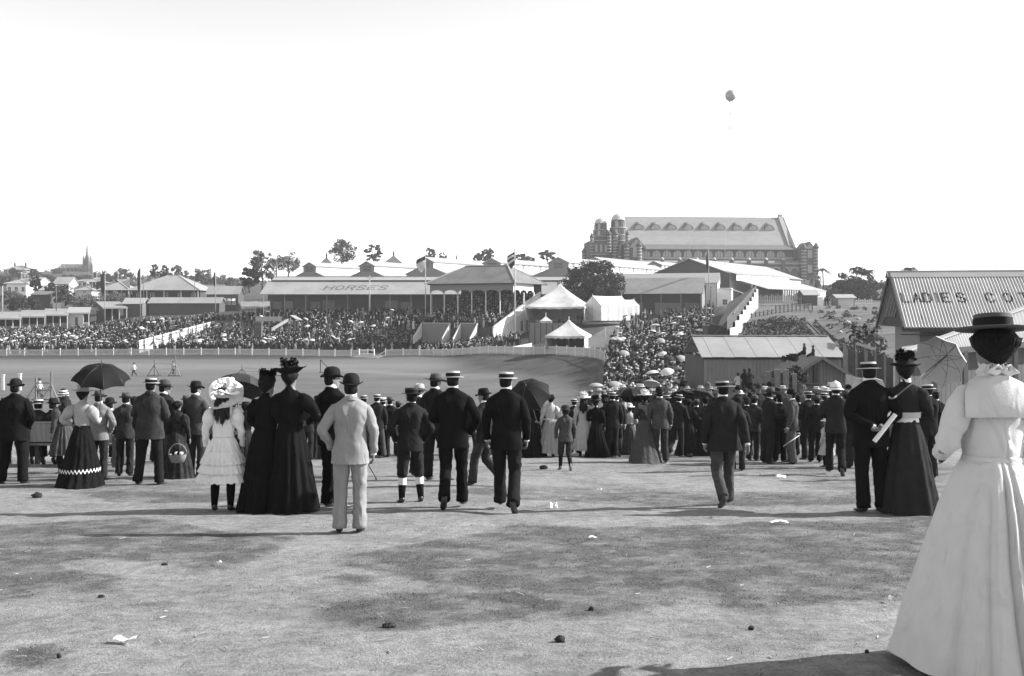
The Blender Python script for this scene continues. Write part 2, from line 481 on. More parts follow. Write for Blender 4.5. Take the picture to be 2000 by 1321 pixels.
    n2 = n.new('ShaderNodeTexNoise'); n2.inputs['Scale'].default_value = 55.0; n2.inputs['Detail'].default_value = 6; n2.inputs['Roughness'].default_value = 0.7
    for q in (n1, n2): l.new(tc.outputs['Object'], q.inputs[0])
    r1 = n.new('ShaderNodeMapRange'); r1.inputs[1].default_value = 0.3; r1.inputs[2].default_value = 0.7; r1.inputs[3].default_value = 0.62; r1.inputs[4].default_value = 1.38
    r2 = n.new('ShaderNodeMapRange'); r2.inputs[1].default_value = 0.3; r2.inputs[2].default_value = 0.7; r2.inputs[3].default_value = 0.65; r2.inputs[4].default_value = 1.35
    l.new(n1.outputs[0], r1.inputs[0]); l.new(n2.outputs[0], r2.inputs[0])
    m1 = n.new('ShaderNodeMath'); m1.operation = 'MULTIPLY'; m2 = n.new('ShaderNodeMath'); m2.operation = 'MULTIPLY'
    l.new(at.outputs['Fac'], m1.inputs[0]); l.new(r1.outputs[0], m1.inputs[1])
    l.new(m1.outputs[0], m2.inputs[0]); l.new(r2.outputs[0], m2.inputs[1])
    l.new(m2.outputs[0], b.inputs['Base Color'])
    bp = n.new('ShaderNodeBump'); bp.inputs['Strength'].default_value = 0.9; bp.inputs['Distance'].default_value = 0.028
    ad = n.new('ShaderNodeMath'); ad.operation = 'ADD'
    l.new(n1.outputs[0], ad.inputs[0]); l.new(n2.outputs[0], ad.inputs[1])
    l.new(ad.outputs[0], bp.inputs['Height']); l.new(bp.outputs[0], b.inputs['Normal'])
    o = link('ground', fast_mesh('ground', V, F, m, t.reshape(-1), smooth=True))
    tag(o, kind='structure')
    return o
build_ground()
# ------------------------------------------------------------------ building materials
M_IRON = mat('galvanised_iron', 0.27, rough=0.55, var=0.10, scale=0.8, spec=0.35, v2=0.235, mscale=0.25)
M_IRON_D = mat('weathered_iron', 0.15, rough=0.6, var=0.14, scale=0.9, v2=0.12, mscale=0.35)
M_IRON_P = mat('pale_painted_iron', 0.30, rough=0.55, var=0.08, scale=1.2, spec=0.4)
M_GABLE = mat('grey_painted_boards', 0.20, var=0.15, scale=1.5, stretch=(6, 6, 0.6))
M_GABLE_D = mat('dark_stained_boards', 0.075, var=0.25, scale=2.0, stretch=(6, 6, 0.6))
M_WHITE = mat('white_paint', 0.74, rough=0.6, var=0.06, scale=2.0)
M_CREAM = mat('cream_paint', 0.52, rough=0.65, var=0.08, scale=2.0)
M_TIMBER = mat('grey_timber', 0.17, var=0.25, scale=4.0, stretch=(4, 4, 0.7), objvar=0.12)
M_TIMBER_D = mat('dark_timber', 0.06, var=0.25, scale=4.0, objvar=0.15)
M_PALING = mat('pale_paling', 0.36, var=0.14, scale=3.0, stretch=(5, 5, 0.5), objvar=0.12)
M_GLASS = mat('dark_window_glass', 0.03, rough=0.25, var=0.2, spec=0.5)
M_GLASS_L = mat('dusty_pale_glass', 0.30, rough=0.35, var=0.2, spec=0.5)
M_BRICK = mat('dark_brick', 0.105, var=0.25, scale=3.0, bump=0.3, bscale=12)
M_STONE = mat('pale_dressed_stone', 0.32, var=0.15, scale=3.0)
M_SLATE = mat('pale_roof_slate', 0.25, rough=0.6, var=0.10, scale=0.7, stretch=(0.5, 1, 2.0), v2=0.225, mscale=0.12)
M_SLATE_D = mat('darker_roof_slate', 0.13, rough=0.6, var=0.12, scale=0.7)
M_LEAD = mat('pale_dome_metal', 0.45, rough=0.5, var=0.1)
M_CANVAS = mat('tent_canvas', 0.60, rough=0.9, var=0.12, scale=0.9, v2=.46, mscale=.35)
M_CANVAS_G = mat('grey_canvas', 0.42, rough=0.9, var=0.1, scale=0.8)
M_DARK = mat('interior_shade_tone', 0.03, var=0.2)  # shade inside open fronts, put into the colour
M_PAINT_D = mat('dark_letter_paint', 0.085, rough=0.7, var=0.25, scale=2.0)
M_PAINT_K = mat('black_letter_paint', 0.055, rough=0.7, var=0.25, scale=8.0)
M_FLAG_D = mat('dark_flag_cloth', 0.04, var=0.1)
M_FLAG_L = mat('pale_flag_cloth', 0.5, var=0.1)
M_POLE = mat('pole_wood', 0.40, var=0.15, scale=3)
M_POLE_D = mat('dark_pole_wood', 0.12, var=0.2, scale=3)

# ------------------------------------------------------------------ sign-writer's capitals: strokes in a unit box
GL = {
 'H': [[(0, 0), (0, 1)], [(1, 0), (1, 1)], [(0, .5), (1, .5)]],
 'O': [[(.5 + .5 * math.cos(a), .5 + .5 * math.sin(a)) for a in np.linspace(0, 2 * math.pi, 17)]],
 'R': [[(0, 0), (0, 1), (.7, 1), (.98, .88), (.98, .64), (.7, .5), (0, .5)], [(.55, .5), (1, 0)]],
 'S': [[(.95, .82), (.75, 1), (.25, 1), (.03, .82), (.08, .62), (.9, .4), (.98, .18), (.75, 0), (.25, 0), (.03, .18)]],
 'E': [[(1, 0), (0, 0), (0, 1), (1, 1)], [(0, .52), (.75, .52)]],
 'L': [[(0, 1), (0, 0), (.9, 0)]],
 'A': [[(0, 0), (.5, 1), (1, 0)], [(.2, .36), (.8, .36)]],
 'D': [[(0, 0), (0, 1), (.6, 1), (.95, .75), (.95, .25), (.6, 0), (0, 0)]],
 'I': [[(.5, 0), (.5, 1)]],
 'C': [[(.95, .8), (.7, 1), (.3, 1), (.03, .75), (.03, .25), (.3, 0), (.7, 0), (.95, .2)]],
 'T': [[(.5, 0), (.5, 1)], [(0, 1), (1, 1)]],
}
def letter_cells(ch, w, h, thick, slant, cw, chh):
    """cells (i, j) of a cw x chh raster covered by the strokes of a letter"""
    segs = []
    for st in GL[ch]:
        for a, b in zip(st[:-1], st[1:]):
            segs.append((np.array((a[0] * w + a[1] * slant, a[1] * h)), np.array((b[0] * w + b[1] * slant, b[1] * h))))
    nx = int(math.ceil((w + abs(slant) + 2 * thick) / cw)); ny = int(math.ceil((h + 2 * thick) / chh))
    out = []
    for i in range(nx):
        for j in range(ny):
            p = np.array((-thick + (i + .5) * cw, -thick + (j + .5) * chh))
            for a, b in segs:
                t = np.clip(np.dot(p - a, b - a) / (np.dot(b - a, b - a) + 1e-9), 0, 1)
                if np.linalg.norm(p - a - (b - a) * t) < thick / 2:
                    out.append((-thick + i * cw, -thick + j * chh)); break
    return out
def paint_text(text, parent, surf, u0, v0, w, h, pitch, thick, slant, cw, ch_, m, spaces=0.9):
    """surf(u, v) -> local point on (just above) the roof; one child per letter"""
    u = u0
    for c in text:
        if c == ' ': u += pitch * spaces; continue
        mb = MB()
        for (a, b) in letter_cells(c, w, h, thick, slant, cw, ch_):
            q = [surf(u + a, v0 + b), surf(u + a + cw, v0 + b), surf(u + a + cw, v0 + b + ch_), surf(u + a, v0 + b + ch_)]
            mb.quad(*q)
        mb.build('painted_letter', m, parent)
        u += pitch

# ------------------------------------------------------------------ generic pieces, local frame: x along the building, y depth (away), z up
def wall_box(parent, name, x0, x1, y0, y1, z0, z1, m):
    return MB().box(x0, x1, y0, y1, z0, z1).build(name, m, parent)
def gable_roof(parent, x0, x1, y0, y1, ze, zr, m, over=0.3, t=0.12, yr=None):
    yr = (y0 + y1) / 2 if yr is None else yr
    s1 = (zr - ze) / (yr - y0); s2 = (zr - ze) / (y1 - yr)
    a, b = x0 - over, x1 + over
    MB().slab([(a, y0 - over, ze - over * s1), (b, y0 - over, ze - over * s1), (b, yr, zr), (a, yr, zr)], t).build('roof_slope', m, parent)
    MB().slab([(b, y1 + over, ze - over * s2), (a, y1 + over, ze - over * s2), (a, yr, zr), (b, yr, zr)], t).build('roof_slope', m, parent)
def gable_wall(parent, x, y0, y1, z0, ze, zr, m, t=0.15, name='gable_wall'):
    s = 1 if t > 0 else -1
    pts = [(x, y0, z0), (x, y0, ze), (x, (y0 + y1) / 2, zr - 0.14), (x, y1, ze), (x, y1, z0)]
    if t < 0: pts = pts[::-1]
    return MB().slab(pts, abs(t)).build(name, m, parent)
def hip_roof(parent, x0, x1, y0, y1, ze, zr, m, inset=None, over=0.4):
    x0 -= over; x1 += over; y0 -= over; y1 += over
    i = inset if inset is not None else (y1 - y0) / 2
    ym = (y0 + y1) / 2
    A, B, C, D = (x0, y0, ze), (x1, y0, ze), (x1, y1, ze), (x0, y1, ze)
    R1, R2 = (x0 + i, ym, zr), (x1 - i, ym, zr)
    for pts in ([A, B, R2, R1], [C, D, R1, R2]):
        MB().slab(pts, 0.1).build('roof_slope', m, parent)
    for pts in ([B, C, R2], [D, A, R1]):
        MB().slab(pts, 0.1).build('roof_hip', m, parent)
    for a, b in ((A, R1), (B, R2), (R1, R2), (C, R2), (D, R1)):
        MB().bar(np.array(a) + (0, 0, .05), np.array(b) + (0, 0, .05), 0.3, 0.12).build('ridge_cap', M_IRON_P, parent)
def window(parent, x, y, z, w, h, glass=None, frame=None, dirx=False, panes=True):
    """window on a wall whose outside faces -y (or -x when dirx)"""
    mb = MB(); t = 0.06
    def bx(a0, a1, b0, b1, z0, z1):
        if dirx: mb.box(b0, b1, a0, a1, z0, z1)
        else: mb.box(a0, a1, b0, b1, z0, z1)
    c = x if not dirx else y
    q = y if not dirx else x
    bx(c - w / 2 - t, c - w / 2, q - .07, q + .05, z - t, z + h + t)
    bx(c + w / 2, c + w / 2 + t, q - .07, q + .05, z - t, z + h + t)
    bx(c - w / 2, c + w / 2, q - .07, q + .05, z + h, z + h + t)
    bx(c - w / 2, c + w / 2, q - .10, q + .05, z - t, z)
    if panes:
        bx(c - .025, c + .025, q - .055, q + .03, z, z + h)
        bx(c - w / 2, c - .025, q - .05, q + .03, z + h * .5 - .02, z + h * .5 + .02)
        bx(c + .025, c + w / 2, q - .05, q + .03, z + h * .5 - .02, z + h * .5 + .02)
    fr = mb.build('window', frame or M_WHITE, parent)
    g = MB()
    if dirx: g.box(q - .02, q + .02, c - w / 2, c + w / 2, z, z + h)
    else: g.box(c - w / 2, c + w / 2, q - .02, q + .02, z, z + h)
    g.build('pane', glass or M_GLASS, fr)
    return fr
def post(parent, x, y, z0, z1, w=0.14, m=None, name='post'):
    return MB().box(x - w / 2, x + w / 2, y - w / 2, y + w / 2, z0, z1).build(name, m or M_TIMBER, parent)

# ------------------------------------------------------------------ the long HORSES shed
def horses_shed():
    d = 216.0
    x0, x1 = PX(512, d), PX(1260, d)
    z0 = 8.2
    o = empty('horse_shed', (x0, d, z0), 0, 'long low iron-roofed shed with HORSES painted on its roof', 'shed')
    L = x1 - x0
    ze = PZ(573, d) - z0; zr = PZ(541, d + 8.5) - z0
    zs = PZ(549.5, d + 6.6) - z0
    # lower front slope, then a narrow raised slope up to the ridge
    s = (zs - ze) / 6.6
    def surf(u, v, up=0.03):
        c = math.hypot(1, s)
        return (u, v / c, ze + s * v / c + up)
    MB().slab([(-.4, -.5, ze - .5 * s), (L, -.5, ze - .5 * s), (L, 6.6, zs), (-.4, 6.6, zs)], .12).build('roof_slope', M_IRON, o)
    MB().slab([(.6, 6.2, zs + .25), (L, 6.2, zs + .25), (L, 8.5, zr), (.6, 8.5, zr)], .12).build('roof_slope', M_IRON_P, o)
    MB().slab([(L, 17.5, ze), (-.4, 17.5, ze), (-.4, 8.5, zr - .02), (L, 8.5, zr - .02)], .12).build('roof_slope', M_IRON, o)
    MB().bar((.4, 8.5, zr + .05), (L, 8.5, zr + .05), .35, .12).build('ridge_cap', M_IRON_P, o)
    wall_box(o, 'back_wall', 0.2, L, 4.6, 4.8, -.6, ze + 1.2, M_GABLE_D)
    MB().slab([(0.2, 4.8, -.6), (0.2, 4.8, ze + 1.4), (0.2, 8.5, zr - .5), (0.2, 16.5, ze), (0.2, 16.5, -.6)][::-1], .15).build('gable_wall', M_GABLE_D, o)
    # stall doors and pale panels along the open front
    r = random.Random(4)
    x = 1.2
    while x < L - 3:
        w = r.uniform(2.2, 3.6)
        if r.random() < .62:
            h = r.uniform(1.9, 2.4)
            MB().box(x, x + w * .8, 4.48, 4.6, -.3, h).build('stall_door', [M_TIMBER, M_GABLE, M_TIMBER_D][r.randrange(3)], o)
        x += w
    n = 19
    for i in range(n):
        post(o, 0.3 + (L - .8) * i / (n - 1), 0.0, -.8, ze - .05, .18, M_CREAM if i == 0 else M_TIMBER)
    MB().box(0, L, -.12, .12, ze - .32, ze - .1).build('eave_beam', M_TIMBER_D, o)
    # HORSES: letters lean with the sloping sheets
    w = 40 / 2000 * d; 
    uu = PX(632, d + 2) - x0
    paint_text('HORSES', o, surf, uu, 2.0, 1.55, 2.3, 2.32, .27, .5, .13, .13, M_PAINT_D)
    return o
horses_shed()

def east_shed():
    """nearer shed at the right end, turned so that its pale gable shows"""
    d = 200.0
    a = math.radians(-15)
    p = P(1371, 571, d)
    z0 = hz1(PX(1340, d), d + 4) - .2
    o = empty('stock_shed', (p.x, p.y, z0), a, 'iron-roofed stock shed with pale gable end beside the stepped fence', 'shed')
    ze = p.z - z0; rise = 3.0
    gable_roof(o, -24, 0, 0, 7.5, ze, ze + rise, M_IRON, .3)
    gable_wall(o, -0.15, 0, 7.5, -1, ze, ze + rise, M_TIMBER, .15)
    wall_box(o, 'back_wall', -24, -.2, 2.6, 2.8, -1, ze + 1.0, M_GABLE_D)
    for i in range(7): post(o, -23.6 + i * 3.9, .1, -1, ze - .05, .2, M_TIMBER)
    for i, (xx, w) in enumerate(((-20, 2.6), (-15.5, 3.6), (-9.5, 5.0), (-3.6, 2.6))):
        MB().box(xx, xx + w, 2.46, 2.6, -.6, 2.5).build('stall_door', M_TIMBER if i != 2 else M_GABLE, o)
    MB().box(-24, 0, -.1, .1, ze - .3, ze - .12).build('eave_beam', M_TIMBER_D, o)
    # white gabled annex behind it
    q = P(1401, 563, 209)
    z1 = hz1(q.x, q.y) - .2
    b = empty('white_gabled_shed', (q.x, q.y, z1), a, 'small white-gabled shed just behind the stock shed end', 'shed')
    h = PZ(551, 209) - z1
    gable_roof(b, -22, 0, 0, 7, h, h + 2.0, M_IRON_P, .3)
    gable_wall(b, -.1, 0, 7, -1, h, h + 2.0, M_WHITE, .15)
    wall_box(b, 'wall', -22, -.2, 0.05, .2, -1, h, M_CREAM)
    wall_box(b, 'annex_wall', 0.0, 2.8, 1.0, 6.0, -1, h - 1.2, M_WHITE)
    MB().slab([(-.0, .8, h - 1.2), (3.0, .8, h - 1.5), (3.0, 6.2, h - 1.5), (-.0, 6.2, h - 1.2)], .1).build('annex_roof', M_IRON_P, b)
    window(b, 1.5, 1.0, .6, .9, 1.1)
    return o
east_shed()

# ------------------------------------------------------------------ row of monitor-roofed stock halls behind
def hall(apx, apy, half, d, L, idx, plain=False, label=''):
    ax = math.radians(57)                    # axis direction: away to the right
    ap = P(apx, apy, d)
    zg = 8.8
    o = empty('exhibition_hall', (ap.x, ap.y, zg), ax, label, 'hall', 'row of monitor-roofed halls behind the horse shed')
    # local x = along the hall (away), local y = across (to the left); gable face at x = 0
    zr = ap.z - zg
    W = half
    if plain:
        gable_roof(o, 0, L, -W, W, zr - W * .36, zr, M_IRON_P, .5)
        gable_wall(o, 0.05, -W, W, -1, zr - W * .36, zr, M_GABLE_D, -.15)
        wall_box(o, 'side_wall', 0.3, L, -W, -W + .15, -1, zr - W * .36, M_CREAM)
        return o
    u = W * .42                               # half width of the raised monitor
    zmon_e = zr - u * .46
    zlow_t = zmon_e - 1.5
    zlow_e = zlow_t - (W - u) * .36
    gable_roof(o, 0, L, -u, u, zmon_e, zr, M_IRON_P, .35)
    for s in (-1, 1):
        pts = [(-.3, s * (W + .4), zlow_e - .15), (L, s * (W + .4), zlow_e - .15), (L, s * u, zlow_t), (-.3, s * u, zlow_t)]
        if s > 0: pts = pts[::-1]
        MB().slab(pts, .1).build('roof_slope', M_IRON_P, o)
        wall_box(o, 'monitor_wall', 0.1, L, min(s * u, s * (u - .12)), max(s * u, s * (u - .12)), zlow_t - .2, zmon_e, M_WHITE)
        wall_box(o, 'side_wall', .1, L, min(s * W, s * (W - .15)), max(s * W, s * (W - .15)), -1, zlow_e, M_CREAM)
    if idx >= 3:
        for k in range(int(L / 2.6)):
            MB().box(1.6 + k * 2.6, 2.7 + k * 2.6, -u - .06, -u + .02, zlow_t + .25, zmon_e - .15).build('clerestory_window', M_GLASS_L if k % 3 else M_GABLE, o)
    pts = [(0.02, -W, -1), (0.02, -W, zlow_e - .05), (0.02, -u, zlow_t - .05), (0.02, -u, zmon_e - .05), (0.02, 0, zr - .12), (0.02, u, zmon_e - .05), (0.02, u, zlow_t - .05), (0.02, W, zlow_e - .05), (0.02, W, -1)]
    MB().slab(pts[::-1], .12).build('gable_wall', M_GABLE, o)
    v = MB()
    vw, vh = 1.25, 1.5
    zc = zmon_e - 1.5
    v.box(-.06, .03, -vw, vw, zc, zc + vh)
    vv = v.build('louvre_vent', M_GABLE_D, o)
    for k in range(4):
        MB().box(-.12, -.06, -vw, vw, zc + .1 + k * .36, zc + .26 + k * .36).build('louvre', M_TIMBER_D, vv)
    return o
ordn = ['leftmost', 'second from the left', 'third from the left', 'fourth, above the grandstand roof', 'fifth, above the dark tree']
for i, (apx, apy, half, d) in enumerate(((605, 512, 4.9, 248), (717, 510, 5.4, 244), (831, 502, 5.6, 240), (961, 504, 5.6, 238), (1091, 502, 6.4, 236))):
    hall(apx, apy, half, d, 52, i, label='grey-gabled hall with raised monitor roof, %s of its row' % ordn[i])
# roofs glimpsed further back
hall(1162, 502, 5.2, 285, 45, 4, label='pale roofed hall furthest back, below the twin domed towers')
hall(1278, 510, 5.4, 290, 40, 4, label='pale roofed hall furthest back, left of the broad dark gable')
hall(1347, 505, 9.2, 226, 50, 6, True, label='broad hall with plain dark gable in front of the brick exhibition building')

def verandah_hall():
    """long low-eaved hall running away to the right with slatted white verandah"""
    a = math.radians(50)
    p = P(1412, 536, 222)
    z0 = 8.6
    o = empty('verandah_hall', (p.x, p.y, z0), a, 'low hall with clerestory and white slatted verandah below the brick building', 'hall')
    zt = PZ(528, 222) - z0
    L = 33
    MB().slab([(0, -3.5, zt - .9), (26, -3.5, zt - .9), (26, 0, zt), (0, 0, zt)], .1).build('roof_slope', M_IRON_P, o)
    wall_box(o, 'clerestory_wall', 0, 25.8, -3.3, -3.15, zt - 2.3, zt - 1.0, M_WHITE)
    for k in range(9): MB().box(1 + k * 2.6, 2.1 + k * 2.6, -3.38, -3.3, zt - 2.1, zt - 1.2).build('clerestory_window', M_GLASS_L, o)
    MB().slab([(2, -9.5, zt - 4.1), (L, -9.5, zt - 4.1), (L, -3.35, zt - 2.35), (2, -3.35, zt - 2.35)], .1).build('lean_to_roof', M_IRON_P, o)
    wall_box(o, 'inner_wall', 1, L, -6.2, -6.0, -1, zt - 3.2, M_GABLE_D)
    for k in range(20):
        xx = 10 + k * 1.15
        post(o, xx, -9.3, -1.2, zt - 4.15, .34 if k > 7 else .2, M_WHITE, 'verandah_slat')
    wall_box(o, 'end_panel', L - 6, L, -9.1, -9.0, -1.2, zt - 4.2, M_WHITE)
    window(o, L - 3, -9.12, 1.2, 1.0, 1.3, M_GLASS_L)
verandah_hall()

# ------------------------------------------------------------------ the brick exhibition building on the rise
def exhibition_building():
    d = 330.0
    k = d / FPX
    rz = math.radians(4)
    p = P(1240, 575, d)
    o = empty('exhibition_building', (p.x, p.y, p.z - 1.0), rz, 'great brick exhibition building with twin domed towers and long pale roof', 'building')
    X = lambda px: (px - 1240) * k
    Z = lambda py: (575 - py) * k + 1.0
    L0, L1 = X(1240), X(1562)
    W = 24.0
    # aisle, clerestory, roof
    wall_box(o, 'aisle_wall', L0, L1, -5, -4.6, 0, Z(517), M_BRICK)
    wall_box(o, 'aisle_cornice', L0, L1, -5.25, -4.5, Z(517), Z(514.5), M_STONE)
    wall_box(o, 'aisle_band', L0, L1, -5.08, -4.95, Z(524), Z(522.5), M_STONE)
    MB().slab([(L0, -5, Z(514)), (L1, -5, Z(514)), (L1, 0, Z(507)), (L0, 0, Z(507))], .2).build('aisle_roof', M_SLATE, o)
    wall_box(o, 'clerestory_wall', L0, L1, 0, .5, Z(510), Z(486), M_BRICK)
    wall_box(o, 'clerestory_band', L0, L1, -.2, 0, Z(506), Z(502), M_STONE)
    wall_box(o, 'eave_cornice', L0, L1, -.7, 0.3, Z(488), Z(486), M_BRICK)
    ze, zm, zr = Z(487), Z(478), Z(432) + 2.6
    MB().slab([(L0, -1.2, ze), (L1, -1.2, ze), (L1, 2.0, zm + .2), (L0, 2.0, zm + .2)], .3).build('lower_roof', M_SLATE_D, o)
    xr0 = L0 - 2.2
    MB().slab([(xr0, 1.8, zm), (X(1557), 1.8, zm), (X(1557), W / 2, zr), (xr0, W / 2, zr)], .3).build('main_roof', M_SLATE, o)
    MB().slab([(X(1557), W, ze), (xr0, W, ze), (xr0, W / 2, zr - .05), (X(1557), W / 2, zr - .05)], .3).build('main_roof', M_SLATE, o)
    wall_box(o, 'back_wall', L0, L1, W, W + .5, 0, ze + .4, M_BRICK)
    # right end parapet gable
    MB().slab([(L1 - 1.0, -1, 0), (L1 - 1.0, -1, ze), (L1 - 1.0, W / 2, zr + .2), (L1 - 1.0, W, ze), (L1 - 1.0, W, 0)], .9).build('end_gable', M_BRICK, o)
    MB().bar((L1 - 1.4, W / 2, zr + .3), (L1 - 1.4, 1.0, ze + .9), 1.3, .6).build('gable_coping', M_STONE, o)
    MB().bar((L1 - 1.4, W / 2, zr + .3), (L1 - 1.4, W, ze + .7), 1.3, .6).build('gable_coping', M_STONE, o)
    MB().box(L1 - 2.0, L1 - .8, W / 2 - .5, W / 2 + .5, zr + .2, zr + 1.0).build('finial', M_STONE, o)
    # eyelid dormers
    for i in range(9):
        xc = X(1245 + i * 33.2) + 2.0; fr = .62
        yc = 1.8 + (W / 2 - 1.8) * fr; zc = zm + (zr - zm) * fr
        a = np.linspace(0, math.pi, 9)
        R = []
        for s_ in (0, 1):
            R.append(np.stack([xc + np.cos(a) * 1.7 * (1 - .25 * s_), np.full(9, yc - 1.0 + s_ * 2.6), zc - .8 + np.sin(a) * 1.7 * (1 - .1 * s_) + s_ * 1.2], 1))
        dm = MB().rings(np.array(R), 0, True, False, False, False).build('dormer', M_SLATE_D, o)
        face = [(xc + math.cos(t) * 1.55, yc - .9, zc - .8 + math.sin(t) * 1.55) for t in a]
        MB().add(face, [tuple(range(9))]).build('dormer_window', M_GLASS_L, dm)
    # clerestory lunettes
    for i in range(14):
        xc = X(1262 + i * 20.7)
        a = np.linspace(0, math.pi, 10)
        r = 1.28
        pts = [(xc - r, -.06, Z(501.5))] + [(xc + r * math.cos(t), -.06, Z(497) + r * math.sin(t)) for t in a[::-1]] + [(xc + r, -.06, Z(501.5))]
        lu = MB().slab(pts[::-1], -.04).build('lunette_window', M_GLASS_L, o)
        for q in (-.45, .45): MB().box(xc + q - .06, xc + q + .06, -.16, -.07, Z(501.5), Z(497) + 1.1).build('mullion', M_BRICK, lu)
    # piers between bays with stone caps
    for i in range(8):
        xc = X(1287 + i * 34)
        if xc > L1 - 3: break
        pr = MB().box(xc - .55, xc + .55, -5.6, -4.8, 0, Z(509)).build('pier', M_BRICK, o)
        MB().loft([(xc, -5.2, Z(509), .7, .6), (xc, -5.2, Z(507), .6, .5), (xc, -5.2, Z(504), .08, .08)], 4).build('pier_cap', M_STONE, pr)
    # arcade of tall dark arches
    for i in range(12):
        xc = X(1548 - i * 18.4) ; r = 1.15
        a = np.linspace(0, math.pi, 10)
        pts = [(xc - r, -5.06, Z(566))] + [(xc + r * math.cos(t), -5.06, Z(531) + r * math.sin(t)) for t in a[::-1]] + [(xc + r, -5.06, Z(566))]
        ar = MB().slab(pts[::-1], -.05).build('arch_opening', M_GLASS, o)
        R = np.array([[(xc + q * math.cos(t), -5.12, Z(531) + q * math.sin(t)) for t in a] for q in (r, r + .38)])
        MB().rings(R, 0, False, False, False, False).build('arch_ring', M_STONE, ar)
    def striped_turret(x, y, z0, z1, r, cap=2.0, n=8, par=None):
        t = empty_part('turret', par or o)
        MB().loft([(x, y, z0, r, r), (x, y, z1, r, r)], n).build('shaft', M_BRICK, t)
        kx = int((z1 - z0) / 1.0)
        for q in range(max(1, kx)):
            zz = z0 + (q + .5) * (z1 - z0) / kx
            MB().loft([(x, y, zz - .2, r * 1.05, r * 1.05), (x, y, zz + .2, r * 1.05, r * 1.05)], n).build('stone_band', M_STONE, t)
        MB().loft([(x, y, z1, r * 1.25, r * 1.25), (x, y, z1 + .3, r * 1.25, r * 1.25), (x, y, z1 + cap * .55, r * .8, r * .8), (x, y, z1 + cap, .05, .05)], n).build('cap', M_BRICK, t)
    def empty_part(nm, par):
        e = MB().box(-.01, .01, -.01, .01, .5, .52).build(nm, M_BRICK, par)
        return e
    # right corner pavilion
    xa, xb = X(1562), X(1590)
    wall_box(o, 'corner_pavilion', xa, xb, -6.2, 4, 0, Z(486), M_BRICK)
    MB().slab([(xa + 1.0, -6.25, Z(487)), (xb - 1.0, -6.25, Z(487)), ((xa + xb) / 2, -6.25, Z(474))], .5).build('gablet', M_STONE, o)
    MB().slab([(xa + .4, -6.3, Z(488)), (xa + .4, 3, Z(488)), ((xa + xb) / 2, 3, Z(473)), ((xa + xb) / 2, -6.3, Z(473))][::-1], .3).build('pavilion_roof', M_SLATE_D, o)
    MB().slab([(xb - .4, -6.3, Z(488)), (xb - .4, 3, Z(488)), ((xa + xb) / 2, 3, Z(473)), ((xa + xb) / 2, -6.3, Z(473))], .3).build('pavilion_roof', M_SLATE_D, o)
    for zz in (496, 525):
        window(o, (xa + xb) / 2, -6.25, Z(zz) - 1.4, 1.4, 2.4, M_GLASS_L, M_STONE)
    striped_turret(xa + .3, -6.2, 0, Z(488), .85); striped_turret(xb - .3, -6.2, 0, Z(486), .85)
    wall_box(o, 'pavilion_plinth', xa - .8, xb + .8, -7.0, 4, 0, Z(548), M_STONE)
    # front block on the left, with gable, turrets and two domed towers
    fx0, fx1 = X(1157), X(1246)
    wall_box(o, 'front_block', fx0, fx1 - 7.5, 2, 20, 0, Z(468), M_BRICK)
    wall_box(o, 'front_wing', X(1217), fx1, -5.5, 6, 0, Z(484), M_BRICK)
    wall_box(o, 'parapet_band', fx0 - .1, fx1 - 7.4, 1.8, 20.1, Z(470), Z(468.5), M_STONE)
    for i in range(6):
        xc = fx0 + 1.5 + i * 1.55
        window(o, xc, 1.96, Z(492), .6, 2.4, M_GLASS_L, M_STONE, panes=False)
    wall_box(o, 'string_band', fx0 - .1, fx1 - 7.4, 1.85, 1.99, Z(497), Z(495.5), M_STONE)
    xm = (X(1217) + fx1) / 2 + 1
    MB().slab([(xm - 2.6, -5.55, Z(486)), (xm + 2.6, -5.55, Z(486)), (xm, -5.55, Z(467))], .5).build('wing_gable', M_STONE, o)
    for s in (-1, 1):
        pts = [(xm + s * 2.9, -5.7, Z(487)), (xm + s * 2.9, 5, Z(487)), (xm, 5, Z(466)), (xm, -5.7, Z(466))]
        if s < 0: pts = pts[::-1]
        MB().slab(pts, .25).build('wing_roof', M_SLATE_D, o)
    window(o, xm, -5.56, Z(504), 2.4, 3.0, M_GLASS_L, M_STONE)
    for (px, y, pyt, r) in ((1157, 2, 464, .6), (1191, 1.5, 459, .6), (1202, 0, 459, .8), (1225, 0, 459, .6), (1218, -5.4, 485, .8), (1242, -5.4, 483, .9), (1145, 6, 492, .7), (1206, -4, 500, .6)):
        striped_turret(X(px), y, 0 if r > .7 else Z(pyt) - 6, Z(pyt), r, 1.6)
    for (px, y, top, r, zb) in ((1175, 6.0, 424, 2.5, 466), (1209, 5.0, 415, 2.8, 466)):
        k2 = (d + y) / FPX
        t = empty_part('domed_tower', o)
        x = X(px) + (px - 1000) / FPX * y
        zt = Z(top) + (HOR - top) / FPX * y
        zb_ = Z(zb) - 1
        h = zt - zb_
        MB().loft([(x, y, 0, r * 1.1, r * 1.1), (x, y, zb_, r * 1.1, r * 1.1), (x, y, zb_ + h * .45, r, r), (x, y, zb_ + h * .47, r * .88, r * .88), (x, y, zb_ + h * .72, r * .74, r * .74)], 8).build('tower_shaft', M_BRICK, t)
        for fr, rr in ((.02, 1.14), (.22, 1.08), (.46, 1.06), (.72, .86)):
            MB().loft([(x, y, zb_ + h * fr, r * rr, r * rr), (x, y, zb_ + h * (fr + .03), r * rr, r * rr)], 8).build('stone_band', M_STONE, t)
